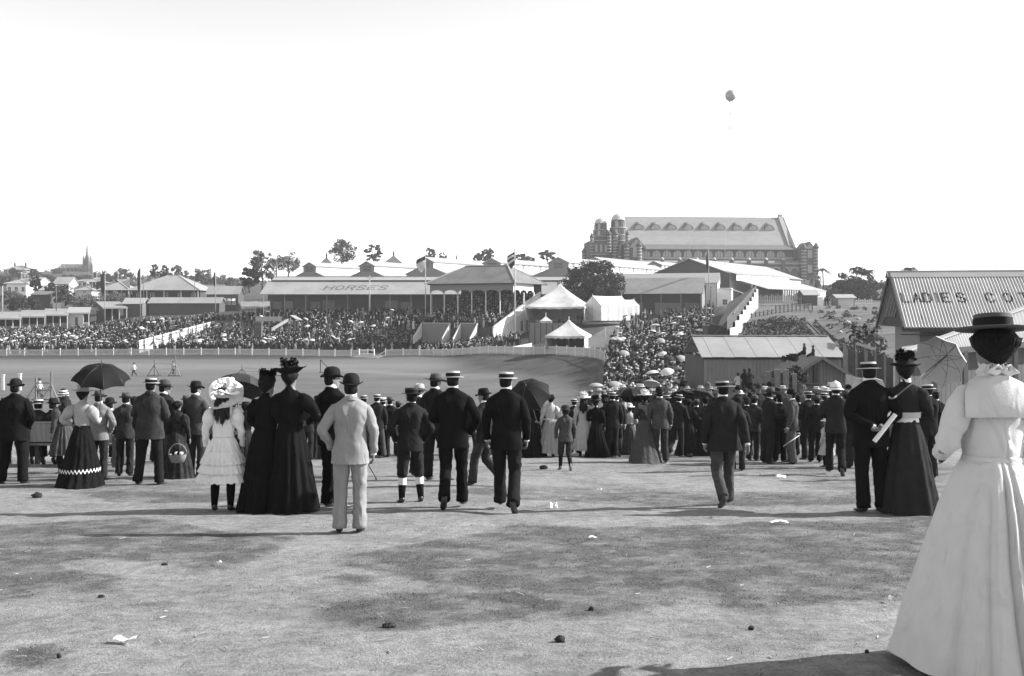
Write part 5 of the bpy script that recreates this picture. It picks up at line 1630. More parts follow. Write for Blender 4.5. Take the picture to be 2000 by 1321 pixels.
tree(668, 525, 330, 9.5, 8.5, 'tall rounded airy tree over the leftmost halls', seed=4, clumps=36, per=34, leaf=.4, m=M_LEAF_M, limbs=10, group=GT)
tree(730, 522, 330, 7.5, 6.2, 'dark flat-topped tree between second hall and third hall', seed=5, clumps=20, per=45, leaf=.4, flat=.5, crown_from=.35, limbs=6, group=GT, m=M_LEAF_M)
tree(841, 522, 360, 7.0, 4.2, 'small conical tree behind the third hall', seed=6, clumps=20, per=30, leaf=.35, m=M_LEAF_M, group=GT)
tree(865, 515, 360, 4.0, 3.0, 'little dark conifer right of the conical tree', seed=7, clumps=16, per=30, leaf=.35, group=GT, m=M_LEAF_M)
tree(945, 517, 340, 5.2, 4.6, 'dark tree left of the grandstand flag', seed=8, group=GT, m=M_LEAF_M, clumps=22)
tree(957, 515, 345, 5.5, 3.0, 'pointed dark tree above the grandstand ridge', seed=9, group=GT, m=M_LEAF_M, clumps=18)
tree(932, 517, 335, 3.4, 3.6, 'spreading thin tree above the grandstand ridge', seed=10, group=GT, clumps=16, m=M_LEAF_M)
tree(1015, 515, 350, 3.6, 6.0, 'low dark trees right of the striped flag', seed=12, group=GT, m=M_LEAF_M, clumps=22, crown_from=.1)
tree(1068, 512, 340, 4.0, 6.0, 'low spreading tree below the thin mast', seed=13, group=GT, m=M_LEAF_M, clumps=22, flat=.5)
tree(1035, 513, 360, 2.6, 3.5, 'small dark treetop between flag and thin mast', seed=14, group=GT, m=M_LEAF_M, clumps=12, crown_from=.1)
tree(1158, 590, 196, 7.6, 12.5, 'broad dark domed fig tree behind the tents', seed=15, name='fig_tree', clumps=85, per=60, leaf=.34, crown_from=.12, trunk=.45, group='trees')
GR = 'trees at the top of the right-hand slope'
tree(1672, 598, 250, 9.4, 10.0, 'big dark bushy tree left of the cottage roof', seed=21, clumps=60, per=70, leaf=.4, crown_from=.1, group=GR, trunk=.35)
tree(1640, 592, 262, 5.0, 9.0, 'low rounded tree behind the little white-fronted shed', seed=22, clumps=34, crown_from=.05, group=GR, m=M_LEAF_M)
tree(1712, 590, 255, 5.0, 7.0, 'lower tree right of the big bushy tree', seed=23, clumps=30, crown_from=.05, group=GR)
tree(1594, 580, 290, 7.5, 4.0, 'thin bare-looking tree beside the corner of the brick building', seed=24, clumps=10, per=18, group=GR, m=M_LEAF_L, limbs=12)
GLf = 'trees and bushes on the left hillside'
for i, (px, py, d, h, w, mm, lb) in enumerate((
    (22, 592, 255, 3.0, 6, M_LEAF_L, 'pale bushy tree at the far left above the stalls'),
    (70, 566, 285, 3.8, 3.2, M_LEAF, 'dark palm-like tree beside the far-left white house'),
    (128, 592, 262, 4.6, 6.5, M_LEAF, 'dark dense bush in the middle of the left hillside'),
    (45, 602, 250, 3.0, 8, M_LEAF, 'dark hedge-like bush above the first stalls'),
    (165, 596, 258, 2.8, 7, M_LEAF_L, 'pale scrub right of the dark dense bush'),
    (215, 590, 262, 2.4, 8, M_LEAF_L, 'pale scrub below the hipped wing with chimney'),
    (30, 541, 560, 4.5, 8, M_LEAF, 'dark tree in front of the skyline mansion'),
    (68, 546, 520, 5.5, 6, M_LEAF, 'round dark tree right of the skyline mansion'),
    (112, 535, 640, 3.8, 6, M_LEAF_M, 'tree at the left end of the church'),
    (132, 553, 480, 3.6, 12, M_LEAF, 'dark woods below the church, left part'),
    (165, 549, 520, 3.0, 10, M_LEAF_M, 'mid-grey trees below the church tower'),
    (204, 550, 500, 3.6, 10, M_LEAF, 'dark trees right of the church tower'),
    (243, 548, 480, 5.5, 9, M_LEAF_M, 'treetops left of the large hipped roof'),
    (302, 540, 420, 5, 4, M_LEAF, 'small dark treetop above the large hipped roof, left'),
    (320, 541, 420, 5, 4, M_LEAF, 'small dark treetop above the large hipped roof, right'),
    (345, 548, 420, 6, 9, M_LEAF_M, 'row of treetops right of the large hipped roof'),
    (395, 568, 380, 8, 9, M_LEAF_L, 'pale bare tree behind the dark-roofed cottage'),
    (430, 565, 420, 6, 12, M_LEAF_M, 'distant grey trees behind the hut'),
    (462, 572, 400, 6, 11, M_LEAF_M, 'distant grey trees right of the hut flagpole'),
    (100, 572, 300, 3, 3.4, M_LEAF, 'dark tree between steep house and cottage'),
    (90, 550, 460, 3.4, 8, M_LEAF_M, 'hillside trees left of the steep-gabled house'),
    (10, 556, 420, 3.4, 9, M_LEAF_M, 'hillside trees at the far left edge'),
    (196, 566, 300, 2.6, 3, M_LEAF_M, 'shrub beside the white villa'),
)):
    tree(px, py, d, h, w, lb, name='tree' if h > 4.4 else 'bush', m=mm, seed=40 + i, clumps=26, per=40, leaf=.3 if d < 320 else .45, crown_from=.08 if mm is not M_LEAF_L or h < 6 else .3, group=GLf, sink=.8)
# far wooded ridge: nobody could count these
def far_wood():
    rng = np.random.RandomState(5)
    cen, rad = [], []
    for i in range(1500):
        u = rng.uniform(-.75, .8); d = rng.uniform(600, 820)
        if -.47 < u < -.38 and d < 700: continue
        x = u * d; z = hz1(x, d)
        cen.append((x, d, z + rng.uniform(0, 1.6))); rad.append(rng.uniform(1.5, 3.0))
    V, F = leaf_cloud(cen, rad, 14, 1.3, rng, .8)
    tag(link('distant_woodland', fast_mesh('distant_woodland', V, F, mat('hazy_far_foliage', .10, rough=.8, var=.3, scale=.1))), 'grey woodland along the far ridge', 'woodland', kind='stuff')
far_wood()
# palms
def palm(px, top_py, d, lab, fr=2.6, base=None, n=15, seed=0):
    rng = random.Random(seed)
    c = P(px, top_py, d)
    zg = hz1(c.x, c.y) - .3
    o = empty('palm_tree', (c.x, c.y, zg), 0, lab, 'palm', 'palms')
    h = c.z - zg
    MB().tube([(0, 0, 0), (.12, 0, h * .5), (0, 0, h)], [.28, .2, .17], 8).build('trunk', M_BARK, o)
    V = []; 
    for i in range(n):
        a = i * 2.399; el = rng.uniform(.1, 1.0)
        L = fr * rng.uniform(.8, 1.1)
        pts = []
        for k in range(8):
            t = k / 7
            r = L * t * math.cos(el * .8); z = L * t * math.sin(el) - 1.15 * L * t * t * .75
            pts.append(np.array((math.cos(a) * r, math.sin(a) * r, h + z)))
        side = np.array((-math.sin(a), math.cos(a), 0))
        for k in range(7):
            for q in range(3):
                t = (k + q / 3) / 7
                p = pts[k] + (pts[k + 1] - pts[k]) * (q / 3)
                wl_ = .42 * fr * (math.sin(math.pi * (t * .85 + .12))) * .55
                for s in (-1, 1):
                    e = p + side * s * wl_ + (pts[k + 1] - pts[k]) * .8 + np.array((0, 0, -.35 * wl_))
                    nn = np.array((0, 0, .05))
                    V += [p - nn, p + (pts[k + 1] - pts[k]) * .22, e, p + nn]
    V = np.array(V); F = np.arange(len(V)).reshape(-1, 4)
    link('crown', fast_mesh('crown', V, F, M_LEAF), o)
palm(1607, 527, 270, 'tall thin palm right of the brick building', 2.6, seed=1)
palm(1697, 531, 258, 'palm rising behind the big bushy tree', 2.8, seed=2)
palm(1777, 526, 170, 'palm crown showing over the cottage ridge', 2.0, seed=3)
# weedy slope plants
def leafy_bank():
    rng = np.random.RandomState(9)
    cen, rad = [], []
    for i in range(120):
        px = rng.uniform(1446, 1575); d = rng.uniform(100, 134)
        g = G(px, d); cen.append((g.x, g.y, g.z + rng.uniform(0, .5))); rad.append(rng.uniform(.3, .75))
    for i in range(60):
        px = rng.uniform(1560, 1716); d = rng.uniform(96, 170)
        g = G(px, d); cen.append((g.x, g.y, g.z + rng.uniform(0, .35))); rad.append(rng.uniform(.25, .6))
    for i in range(150):
        px = rng.uniform(1640, 1725); d = rng.uniform(68, 90)
        g = G(px, d); cen.append((g.x, g.y, g.z + rng.uniform(0, .9))); rad.append(rng.uniform(.25, .55))
    V, F = leaf_cloud(cen, rad, 34, .17, rng, .7)
    tone = np.repeat(rng.choice([.05, .07, .10, .15, .2], len(F) // 2 + 1, p=[.2, .35, .3, .12, .03]), 2)[:len(F)]
    tag(link('weedy_scrub', fast_mesh('weedy_scrub', V, F, tone_mat('scrub_leaves'), tone)), 'tangled weeds and shrubs on the right-hand slope', 'scrub', kind='stuff')
leafy_bank()
def broadleaf(px, py, d, lab, n=26, L=.75, h=1.4, seed=0, pale=True, name='broadleaf_plant'):
    rng = random.Random(seed)
    c = P(px, py, d)
    o = empty(name, tuple(c), 0, lab, 'plant')
    zg = min(-.3, hz1(c.x, c.y) - c.z)
    MB().tube([(0, 0, zg), (.05, 0, 0), (0, 0, h * .7)], [.09, .07, .04], 6).build('stem', M_BARK, o)
    for i in range(n):
        a = i * 2.4; z0 = h * rng.uniform(.05, .85); el = rng.uniform(-.1, .9); l = L * rng.uniform(.6, 1.1)
        R = []
        for k in range(6):
            t = k / 5
            ctr = np.array((math.cos(a) * l * t * math.cos(el), math.sin(a) * l * t * math.cos(el), z0 + l * t * math.sin(el) - .5 * l * t * t))
            s = np.array((-math.sin(a), math.cos(a), 0)) * .16 * l * math.sin(math.pi * (t * .9 + .08)) * 1.2
            R.append([ctr - s, ctr + np.array((0, 0, -.03)), ctr + s])
        MB().rings(np.array(R), 0, True, False, False, False).build('leaf', (M_LEAF_L if rng.random() < .5 and pale else M_LEAF), o)
broadleaf(1686, 668, 64, 'pale broad-leaved banana-like plants beside the cottage gable', 24, 1.0, 1.2, 1)
broadleaf(1668, 664, 70, 'broad-leaved plants above the plank fence', 20, 1.0, 1.2, 2)
broadleaf(1706, 672, 60, 'broad-leaved plant nearest the cottage gable wall', 20, .8, 1.0, 3)
tree(1540, 735, 55, 1.3, 1.9, 'dark round-leaved bush left of the gabled hut', name='bush', seed=77, clumps=24, per=40, leaf=.11, crown_from=.25, group='bushes by the hut', sink=2.2, m=M_LEAF, trunk=.07)

# ------------------------------------------------------------------ foreground dry grass, straws and clods
def dry_grass():
    rng = np.random.RandomState(21)
    n = 380000
    y = 3.9 + (rng.uniform(0, 1, n) ** 1.7) * 24
    x = rng.uniform(-.62, .62, n) * y
    g = grass_mask(x, y)
    keep = rng.uniform(0, 1, n) < (g ** 1.3) * .9 + .03
    x, y = x[keep], y[keep]; n = len(x)
    z = hz(x, y) + (fbm(x * 0.8, y * 0.8, 3, 4) - 0.5) * .067 - .006
    a = rng.uniform(0, 2 * np.pi, n); h = rng.uniform(.004, .018, n) * (1 + .01 * y); w = rng.uniform(.0015, .0035, n) * (1 + .03 * y)
    lx, ly = rng.normal(0, .022, n), rng.normal(0, .022, n)
    base = np.stack([x, y, z], 1)
    s = np.stack([np.cos(a) * w, np.sin(a) * w, np.zeros(n)], 1)
    tip = base + np.stack([lx, ly, h], 1)
    V = np.stack([base - s, base + s, tip], 1).reshape(-1, 3)
    F = np.arange(len(V)).reshape(-1, 3)
    tone = rng.choice([.06, .08, .10, .14, .2], n, p=[.2, .3, .28, .17, .05])
    tag(link('dry_grass', fast_mesh('dry_grass', V, F, tone_mat('dry_grass_blades'), tone)), 'short dry trampled grass over the foreground', 'grass', kind='stuff')
    # scattered straws, chips and crumbs of earth
    k = 700
    y = 3.9 + (rng.uniform(0, 1, k) ** 1.6) * 16; x = rng.uniform(-.6, .6, k) * y; z = hz(x, y) + (fbm(x * 0.8, y * 0.8, 3, 4) - 0.5) * .067
    mb = MB(); tone = []
    for i in range(k):
        if rng.uniform() < .3:
            a = rng.uniform(0, 6.3); L = rng.uniform(.015, .07)
            mb.bar((x[i], y[i], z[i] + .008), (x[i] + math.cos(a) * L, y[i] + math.sin(a) * L, z[i] + .012), .006, .005); tone += [.35] * 6
        else:
            r = rng.uniform(.003, .011)
            c = np.array((x[i], y[i], z[i]))
            q = rng.normal(0, 1, (4, 3)); q /= np.linalg.norm(q, axis=1)[:, None]
            q[:, 2] = np.abs(q[:, 2]) * .8
            mb.add(c + q * r, [(0, 1, 2), (0, 2, 3), (0, 3, 1), (1, 3, 2)]); tone += [rng.choice([.05, .08, .16])] * 4
    o = link('ground_litter', mb.mesh('ground_litter', tone_mat('litter_bits'), tone))
    tag(o, 'straws and crumbs of earth strewn over the foreground', 'litter', kind='stuff')
dry_grass()
# ------------------------------------------------------------------ people
M_SKIN = mat('skin', 0.16, rough=.6, var=.08, scale=8, spec=.3)
M_EYE = mat('dark_eye', 0.012, rough=.3, var=.05)
M_HAIR = mat('dark_hair', 0.010, rough=.7, var=.5, scale=60, stretch=(1, 1, .15), spec=.10, bump=.5, bscale=120)
M_HAIR_M = mat('brown_hair', 0.022, rough=.7, var=.5, scale=60, stretch=(1, 1, .15), spec=.12, bump=.5, bscale=120)
M_STRAW = mat('straw', 0.44, rough=.8, var=.12, scale=40, bump=.3, bscale=200)
M_STRAW_D = mat('dark_straw', 0.035, spec=.1, rough=.8, var=.2, scale=40, bump=.3, bscale=200)
M_FELT_K = mat('black_felt', 0.012, rough=.85, var=.25, scale=20, spec=.10)
M_FELT_G = mat('grey_felt', 0.05, rough=.85, var=.2, scale=20)
M_FELT_L = mat('pale_felt', 0.30, rough=.85, var=.15, scale=20)
M_BAND = mat('black_ribbon', 0.010, rough=.7, var=.1, spec=.1)
M_LINEN = mat('white_linen', 0.70, rough=.8, var=.05, scale=14)
M_SHOE = mat('black_leather', 0.02, rough=.4, var=.2, spec=.5)
M_SHOE_D = mat('dusty_leather', 0.07, rough=.7, var=.4, scale=18)
def cloth(name, v, var=.14, b=.25): return mat(name, v, rough=.95, var=var, scale=9, bump=b, bscale=120, spec=.04, crease=.55)
C_BLACK = cloth('black_wool', .009); C_BLACK2 = cloth('faded_black_wool', .014); C_DARK = cloth('dark_worsted', .022); C_DK2 = cloth('charcoal_tweed', .036, .3)
C_MID = cloth('grey_tweed', .06, .25); C_MIDL = cloth('light_grey_tweed', .10, .2); C_LIGHT = cloth('pale_linen_suit', .235, .08); C_WHITE = cloth('white_cotton', .66, .05, .15); C_CREAM = cloth('cream_cotton', .42, .07, .15)
C_LGREY = cloth('light_grey_jacket', .17, .1); C_GREYSK = cloth('grey_skirt', .065, .15)
BODIES = []

def fold(amp, seed, fz=9.0, fx=14.0):
    """cloth creases: patches of slanting ridged waves"""
    r = random.Random(seed)
    ws = [(r.uniform(.5, 1.1) * fx * r.choice((-1, 1)), r.uniform(-.6, .6) * fx, r.uniform(.5, 1.6) * fz, r.uniform(0, 6.3), r.uniform(.6, 1), r.uniform(4, 9), r.uniform(5, 11), r.uniform(0, 6.3)) for _ in range(6)]
    def fn(R, th):
        c = R.mean(axis=1, keepdims=True)
        n = R - c
        l = np.linalg.norm(n, axis=2, keepdims=True) + 1e-6
        s = 0
        for (a, b, cz, ph, w, mx, mz, mp) in ws:
            x, y, z = R[..., 0], R[..., 1], R[..., 2]
            msk = np.clip(.5 + np.sin(x * mx + y * 4 + z * mz + mp), 0, 1.2)
            s = s + w * msk * (1.9 * (1 - np.abs(np.sin(.5 * (x * a + y * b + z * cz + ph) + .5 * np.sin(z * 9 + ph)))) ** 2.4 - .35)
        return R + n / l * (s[..., None] * amp / 1.7)
    return fn
def dense(rows, k=3):
    """more rings between the given ones, smoothly"""
    A = np.array([list(q[:5]) for q in rows]); m = len(A)
    t = np.arange(m); tt = np.linspace(0, m - 1, (m - 1) * k + 1)
    out = np.stack([np.interp(tt, t, A[:, c]) for c in range(5)], 1)
    for _ in range(2): out[1:-1] = out[1:-1] * .5 + (out[2:] + out[:-2]) * .25
    return [tuple(q) for q in out]
def mixfn(*fs):
    def fn(R, th):
        for f in fs: R = f(R, th)
        return R
    return fn

# ---- limb poses (metres for a figure 1.72 m tall, facing +Y)
ARMS = {
 'down':   ((.255, -.02, 1.13), (.250, .07, .88)),
 'swing_f': ((.25, .04, 1.12), (.235, .20, .92)),
 'swing_b': ((.25, -.12, 1.13), (.27, -.20, .88)),
 'pocket': ((.315, -.07, 1.14), (.205, .06, .94)),
 'front':  ((.27, .01, 1.13), (.09, .25, 1.07)),
 'chest':  ((.26, .05, 1.14), (.07, .22, 1.25)),
 'back':   ((.30, -.10, 1.13), (.05, -.205, 1.00)),
 'hip':    ((.385, -.06, 1.17), (.200, .03, 1.07)),
 'hold':   ((.265, .07, 1.13), (.17, .30, 1.23)),
 'raise':  ((.27, .14, 1.20), (.12, .30, 1.42)),
 'fwd':    ((.26, .05, 1.12), (.20, .30, 1.08)),
 'elbow':  ((.285, -.03, 1.09), (.13, .22, 1.10)),
 'lap':    ((.26, .03, 1.14), (.12, .30, .98)),
}
LEGS = {   # (knee, ankle) for left then right
 'stand': (((-.105, .02, .49), (-.11, -.02, .09)), ((.105, .02, .49), (.11, -.02, .09))),
 'apart': (((-.14, .02, .49), (-.18, -.02, .09)), ((.14, .02, .49), (.18, -.02, .09))),
 'ease':  (((-.10, .0, .49), (-.10, -.03, .09)), ((.15, .09, .49), (.20, .06, .09))),
 'walk':  (((-.10, .16, .50), (-.10, .22, .10)), ((.10, .05, .47), (.10, -.30, .17))),
 'walk2': (((-.10, .05, .47), (-.10, -.28, .20)), ((.10, .15, .50), (.10, .20, .10))),
 'sit':   (((-.11, .44, .88), (-.11, .46, .46)), ((.11, .44, .88), (.11, .46, .46))),
}
def arm_pts(side, pose):
    e, w = ARMS[pose]
    s = side
    sh = np.array((s * .170, -.005, 1.378))
    return sh, np.array((s * e[0], e[1], e[2])), np.array((s * w[0], w[1], w[2]))
def curve3(a, b, c, n=8):
    """shoulder-elbow-wrist with a rounded elbow"""
    out = []
    for t in np.linspace(0, 1, n):
        if t < .5:
            p = a + (b - a) * (t / .5)
        else:
            p = b + (c - b) * ((t - .5) / .5)
        out.append(p)
    out = np.array(out)
    sm = out.copy()
    for _ in range(2):
        sm[1:-1] = sm[1:-1] * .5 + (sm[2:] + sm[:-2]) * .25
    return sm
def hand(mb, elbow, wrist, s, curl=.55, mi=0):
    d = _n(wrist - elbow)
    side = np.array((s, 0, 0.0))
    nrm = _n(np.cross(d, np.array((0, 1.0, 0))) if abs(d[1]) < .9 else np.cross(d, np.array((0, 0, 1.0))))   # across the palm's thickness
    nrm = nrm * (1 if np.dot(nrm, side) > 0 else -1)
    lat = np.cross(nrm, d)                                          # across the knuckles
    if lat[1] < 0: lat = -lat
    inw = -nrm
    pts = [wrist - d * .02, wrist + d * .03, wrist + d * .075, wrist + d * .095]
    mb.tube(pts, [(.024, .019), (.038, .016), (.042, .015), (.036, .012)], 10, mi, up=nrm)
    for k, (o, L) in enumerate(((.030, .072), (.011, .082), (-.009, .077), (-.028, .060))):
        b = wrist + d * .085 + lat * o
        p = [b]; dd = d.copy()
        for j in range(3):
            a = curl * (j * .6 + .35)
            dd = _n(d * math.cos(a) + inw * math.sin(a))
            p.append(p[-1] + dd * L * (.42, .32, .26)[j])
        mb.tube(p, [.0092, .0088, .008, .006], 6, mi)
    b = wrist + d * .028 + lat * .034
    t1 = _n(d * .62 + lat * .62 + inw * .45); t2 = _n(d * .9 + lat * .15 + inw * .55)
    mb.tube([b, b + t1 * .035, b + t1 * .035 + t2 * .03, b + t1 * .035 + t2 * .055], [.013, .011, .0095, .006], 6, mi)
def head_mesh(mb, hz0=1.60, sc=1.0, turn=0.0, tilt=0.0):
    """skull, jaw, nose, brows, ears, eyes, lips around centre height hz0; facing +Y turned by turn"""
    parts = MB()
    rows = [(0, .012, -.118, .030, .030), (0, .018, -.105, .047, .052), (0, .014, -.075, .060, .074), (0, .006, -.035, .068, .088), (0, 0, .01, .0735, .096), (0, -.003, .05, .073, .096), (0, -.006, .085, .060, .080), (0, -.008, .108, .036, .050), (0, -.008, .117, .010, .014)]
    parts.loft(rows, 18)
    parts.tube([(0, .086, .012), (0, .103, -.012), (0, .112, -.032), (0, .092, -.042)], [.008, .011, .015, .009], 8)
    for s in (-1, 1):
        parts.tube([(s * .010, .088, .024), (s * .032, .089, .027), (s * .052, .073, .02)], [.007, .008, .005], 6)
        parts.tube([(s * .068, -.008, .020), (s * .078, -.020, .022), (s * .077, -.020, -.012), (s * .068, -.006, -.028)], [(.006, .016), (.007, .018), (.006, .014), (.005, .008)], 7)
    parts.tube([(-.022, .086, -.062), (0, .092, -.060), (.022, .086, -.062)], [.004, .006, .004], 6)
    parts.tube([(-.019, .085, -.073), (0, .090, -.074), (.019, .085, -.073)], [.004, .007, .004], 6)
    parts.ball((0, .066, -.103), (.022, .018, .016), 8, 5)
    ev = MB()
    for s in (-1, 1): ev.ball((s * .031, .084, .008), (.0125, .007, .0065), 8, 5)
    ct, st = math.cos(turn), math.sin(turn); cl, sl = math.cos(tilt), math.sin(tilt)
    def xf(V):
        V = V * sc
        y, z = V[:, 1] * cl - V[:, 2] * sl, V[:, 1] * sl + V[:, 2] * cl
        V = np.stack([V[:, 0], y, z], 1)
        x, y = V[:, 0] * ct - V[:, 1] * st, V[:, 0] * st + V[:, 1] * ct
        return np.stack([x, y, V[:, 2]], 1) + np.array((0, .012, hz0))
    return [xf(v) for v in parts.v], parts, [xf(v) for v in ev.v], ev
_body_cache = {}
def make_body(al, ar, legs, hs=1.0, turn=0.0, tilt=0.0, female=False, child=False):
    """one continuous figure: union of tapered limbs, torso, neck and head, remeshed; hands keep their fingers"""
    key = (al, ar, legs, hs, round(turn, 2), round(tilt, 2), female, child)
    if key in _body_cache: return _body_cache[key]
    mb = MB()
    sw = .155 if female else .175
    mb.loft([(0, 0, .80, .12, .09), (0, 0, .88, .150, .105), (0, 0, .98, .138, .095), (0, 0, 1.08, .110 if female else .125, .085), (0, 0, 1.22, .135, .098), (0, 0, 1.34, .150, .100), (0, 0, 1.41, sw, .075), (0, .0, 1.455, .10, .055), (0, .004, 1.50, .055, .053), (0, .01, 1.58, .050, .052)], 18)
    for i, s in enumerate((-1, 1)):
        sh, e, w = arm_pts(s, (al, ar)[i])
        sh = sh * np.array((.82 if female else .9, 1, 1)); e = e * np.array((.95 if female else 1, 1, 1))
        mb.tube([sh + (0, 0, .0), sh * .5 + e * .5, e, e * .5 + w * .5, w], [.046, .042, .036, .031, .023], 10)
        (k, a) = LEGS[legs][i]
        h = np.array((s * .088, 0, .90)); k = np.array(k); a = np.array(a)
        mb.tube([h, h * .5 + k * .5, k, k * .6 + a * .4, k * .5 + a * .5, a], [.078, .066, .046, .045, .042, .034], 12)
        mb.tube([a + (0, -.04, -.045), a + (0, .04, -.05), a + (0, .15, -.07)], [(.034, .03), (.038, .03), (.03, .016)], 8)
    hv, hp, evv, ep = head_mesh(mb, 1.60, hs, turn, tilt)
    for v, in zip(hv): pass
    # head faces
    off = 0; fi = 0
    V0 = np.vstack(hv); mb.add(V0, hp.f, 0, True)
    me = mb.mesh('body', [M_SKIN])
    tmp = bpy.data.objects.new('tmp_body', me); COL.objects.link(tmp)
    md = tmp.modifiers.new('r', 'REMESH'); md.mode = 'VOXEL'; md.voxel_size = .0155; md.use_smooth_shade = True
    md2 = tmp.modifiers.new('s', 'SMOOTH'); md2.factor = .45; md2.iterations = 2
    dg = bpy.context.evaluated_depsgraph_get()
    ev = tmp.evaluated_get(dg)
    m2 = ev.to_mesh()
    nv = len(m2.vertices); co = np.zeros(nv * 3); m2.vertices.foreach_get('co', co); co = co.reshape(-1, 3)
    F = [tuple(p.vertices) for p in m2.polygons]
    ev.to_mesh_clear()
    bpy.data.objects.remove(tmp); bpy.data.meshes.remove(me)
    out = MB(); out.add(co, F, 0, True)
    for i, s in enumerate((-1, 1)):
        sh, e, w = arm_pts(s, (al, ar)[i])
        hand(out, e, w, s, .75 if (al, ar)[i] in ('down', 'swing_b', 'swing_f') else 1.1)
    out.add(np.vstack(evv), ep.f, 1, True)
    r = out.mesh('person_body', [M_SKIN, M_EYE])
    _body_cache[key] = r
    return r

# ---- garments; every garment is a child mesh of its person
def trousers(par, m, legs, seed, short=False, width=1.0):
    mb = MB()
    f = fold(.006, seed, 12, 18)
    mb.loft([(0, -.005, .80, .105, .10), (0, -.008, .86, .172, .128), (0, -.005, .94, .170, .122), (0, 0, 1.04, .152, .108), (0, 0, 1.10, .14, .10)], 22, fn=fold(.003, seed))
    for i, s in enumerate((-1, 1)):
        k, a = [np.array(q) for q in LEGS[legs][i]]
        h = np.array((s * .090, -.004, .90))
        if legs != 'sit' and not short:
            tip = a + np.array((0, -.005, -.035))
        else: tip = k + (a - k) * (.25 if short else .9)
        n = 24
        pts, rad = [], []
        for j in range(n):
            t = j / (n - 1)
            if t < .5: p = h + (k - h) * (t / .5)
            else: p = k + (tip - k) * ((t - .5) / .5)
            pts.append(p)
            r = np.interp(t, [0, .25, .5, .75, 1], [.097, .094, .077, .076, .082] if not short else [.10, .10, .092, .088, .070]) * width
            rad.append((r * .94, r * 1.06))
        pts = np.array(pts); pts[1:-1] = pts[1:-1] * .6 + (pts[2:] + pts[:-2]) * .2
        mb.tube(list(pts), rad, 16, fn=fold(.007, seed + 3 + i, 40, 34), up=(0, 1, 0))
    return mb.build('trousers', m, par)
def shoes(par, m, legs, seed=0, boots=False):
    for i, s in enumerate((-1, 1)):
        k, a = [np.array(q) for q in LEGS[legs][i]]
        pitch = 0.0 if a[2] < .12 else -.55
        mb = MB()
        rows = [(-.055, .03, .033, .030), (-.03, .015, .037, .043), (.02, .002, .038, .042), (.08, -.018, .042, .030), (.14, -.030, .042, .020), (.185, -.036, .030, .014), (.205, -.038, .012, .008)]
        R = []
        th = np.linspace(0, 2 * np.pi, 12, endpoint=False)
        for (y, z, rx, rz_) in rows:
            cz = np.maximum(np.sin(th) * rz_, -.022 - (z + .03) * .9 + .0)
            yy = y; 
            P_ = np.stack([np.cos(th) * rx, np.full(12, yy), z + cz - .028], 1)
            R.append(P_)
        R = np.array(R)
        cp, sp = math.cos(pitch), math.sin(pitch)
        Y, Z = R[..., 1] * cp - R[..., 2] * sp, R[..., 1] * sp + R[..., 2] * cp
        R = np.stack([R[..., 0] + s * R[..., 1] * .12, Y, Z], -1) + a + np.array((0, 0, -.02 if pitch == 0 else -.03))
        mb.rings(R)
        if boots: mb.tube([a + (0, -.01, -.03), a + (0, -.015, .10), a * .75 + k * .25], [.045, .046, .054], 10)
        mb.build('shoe', m, par)
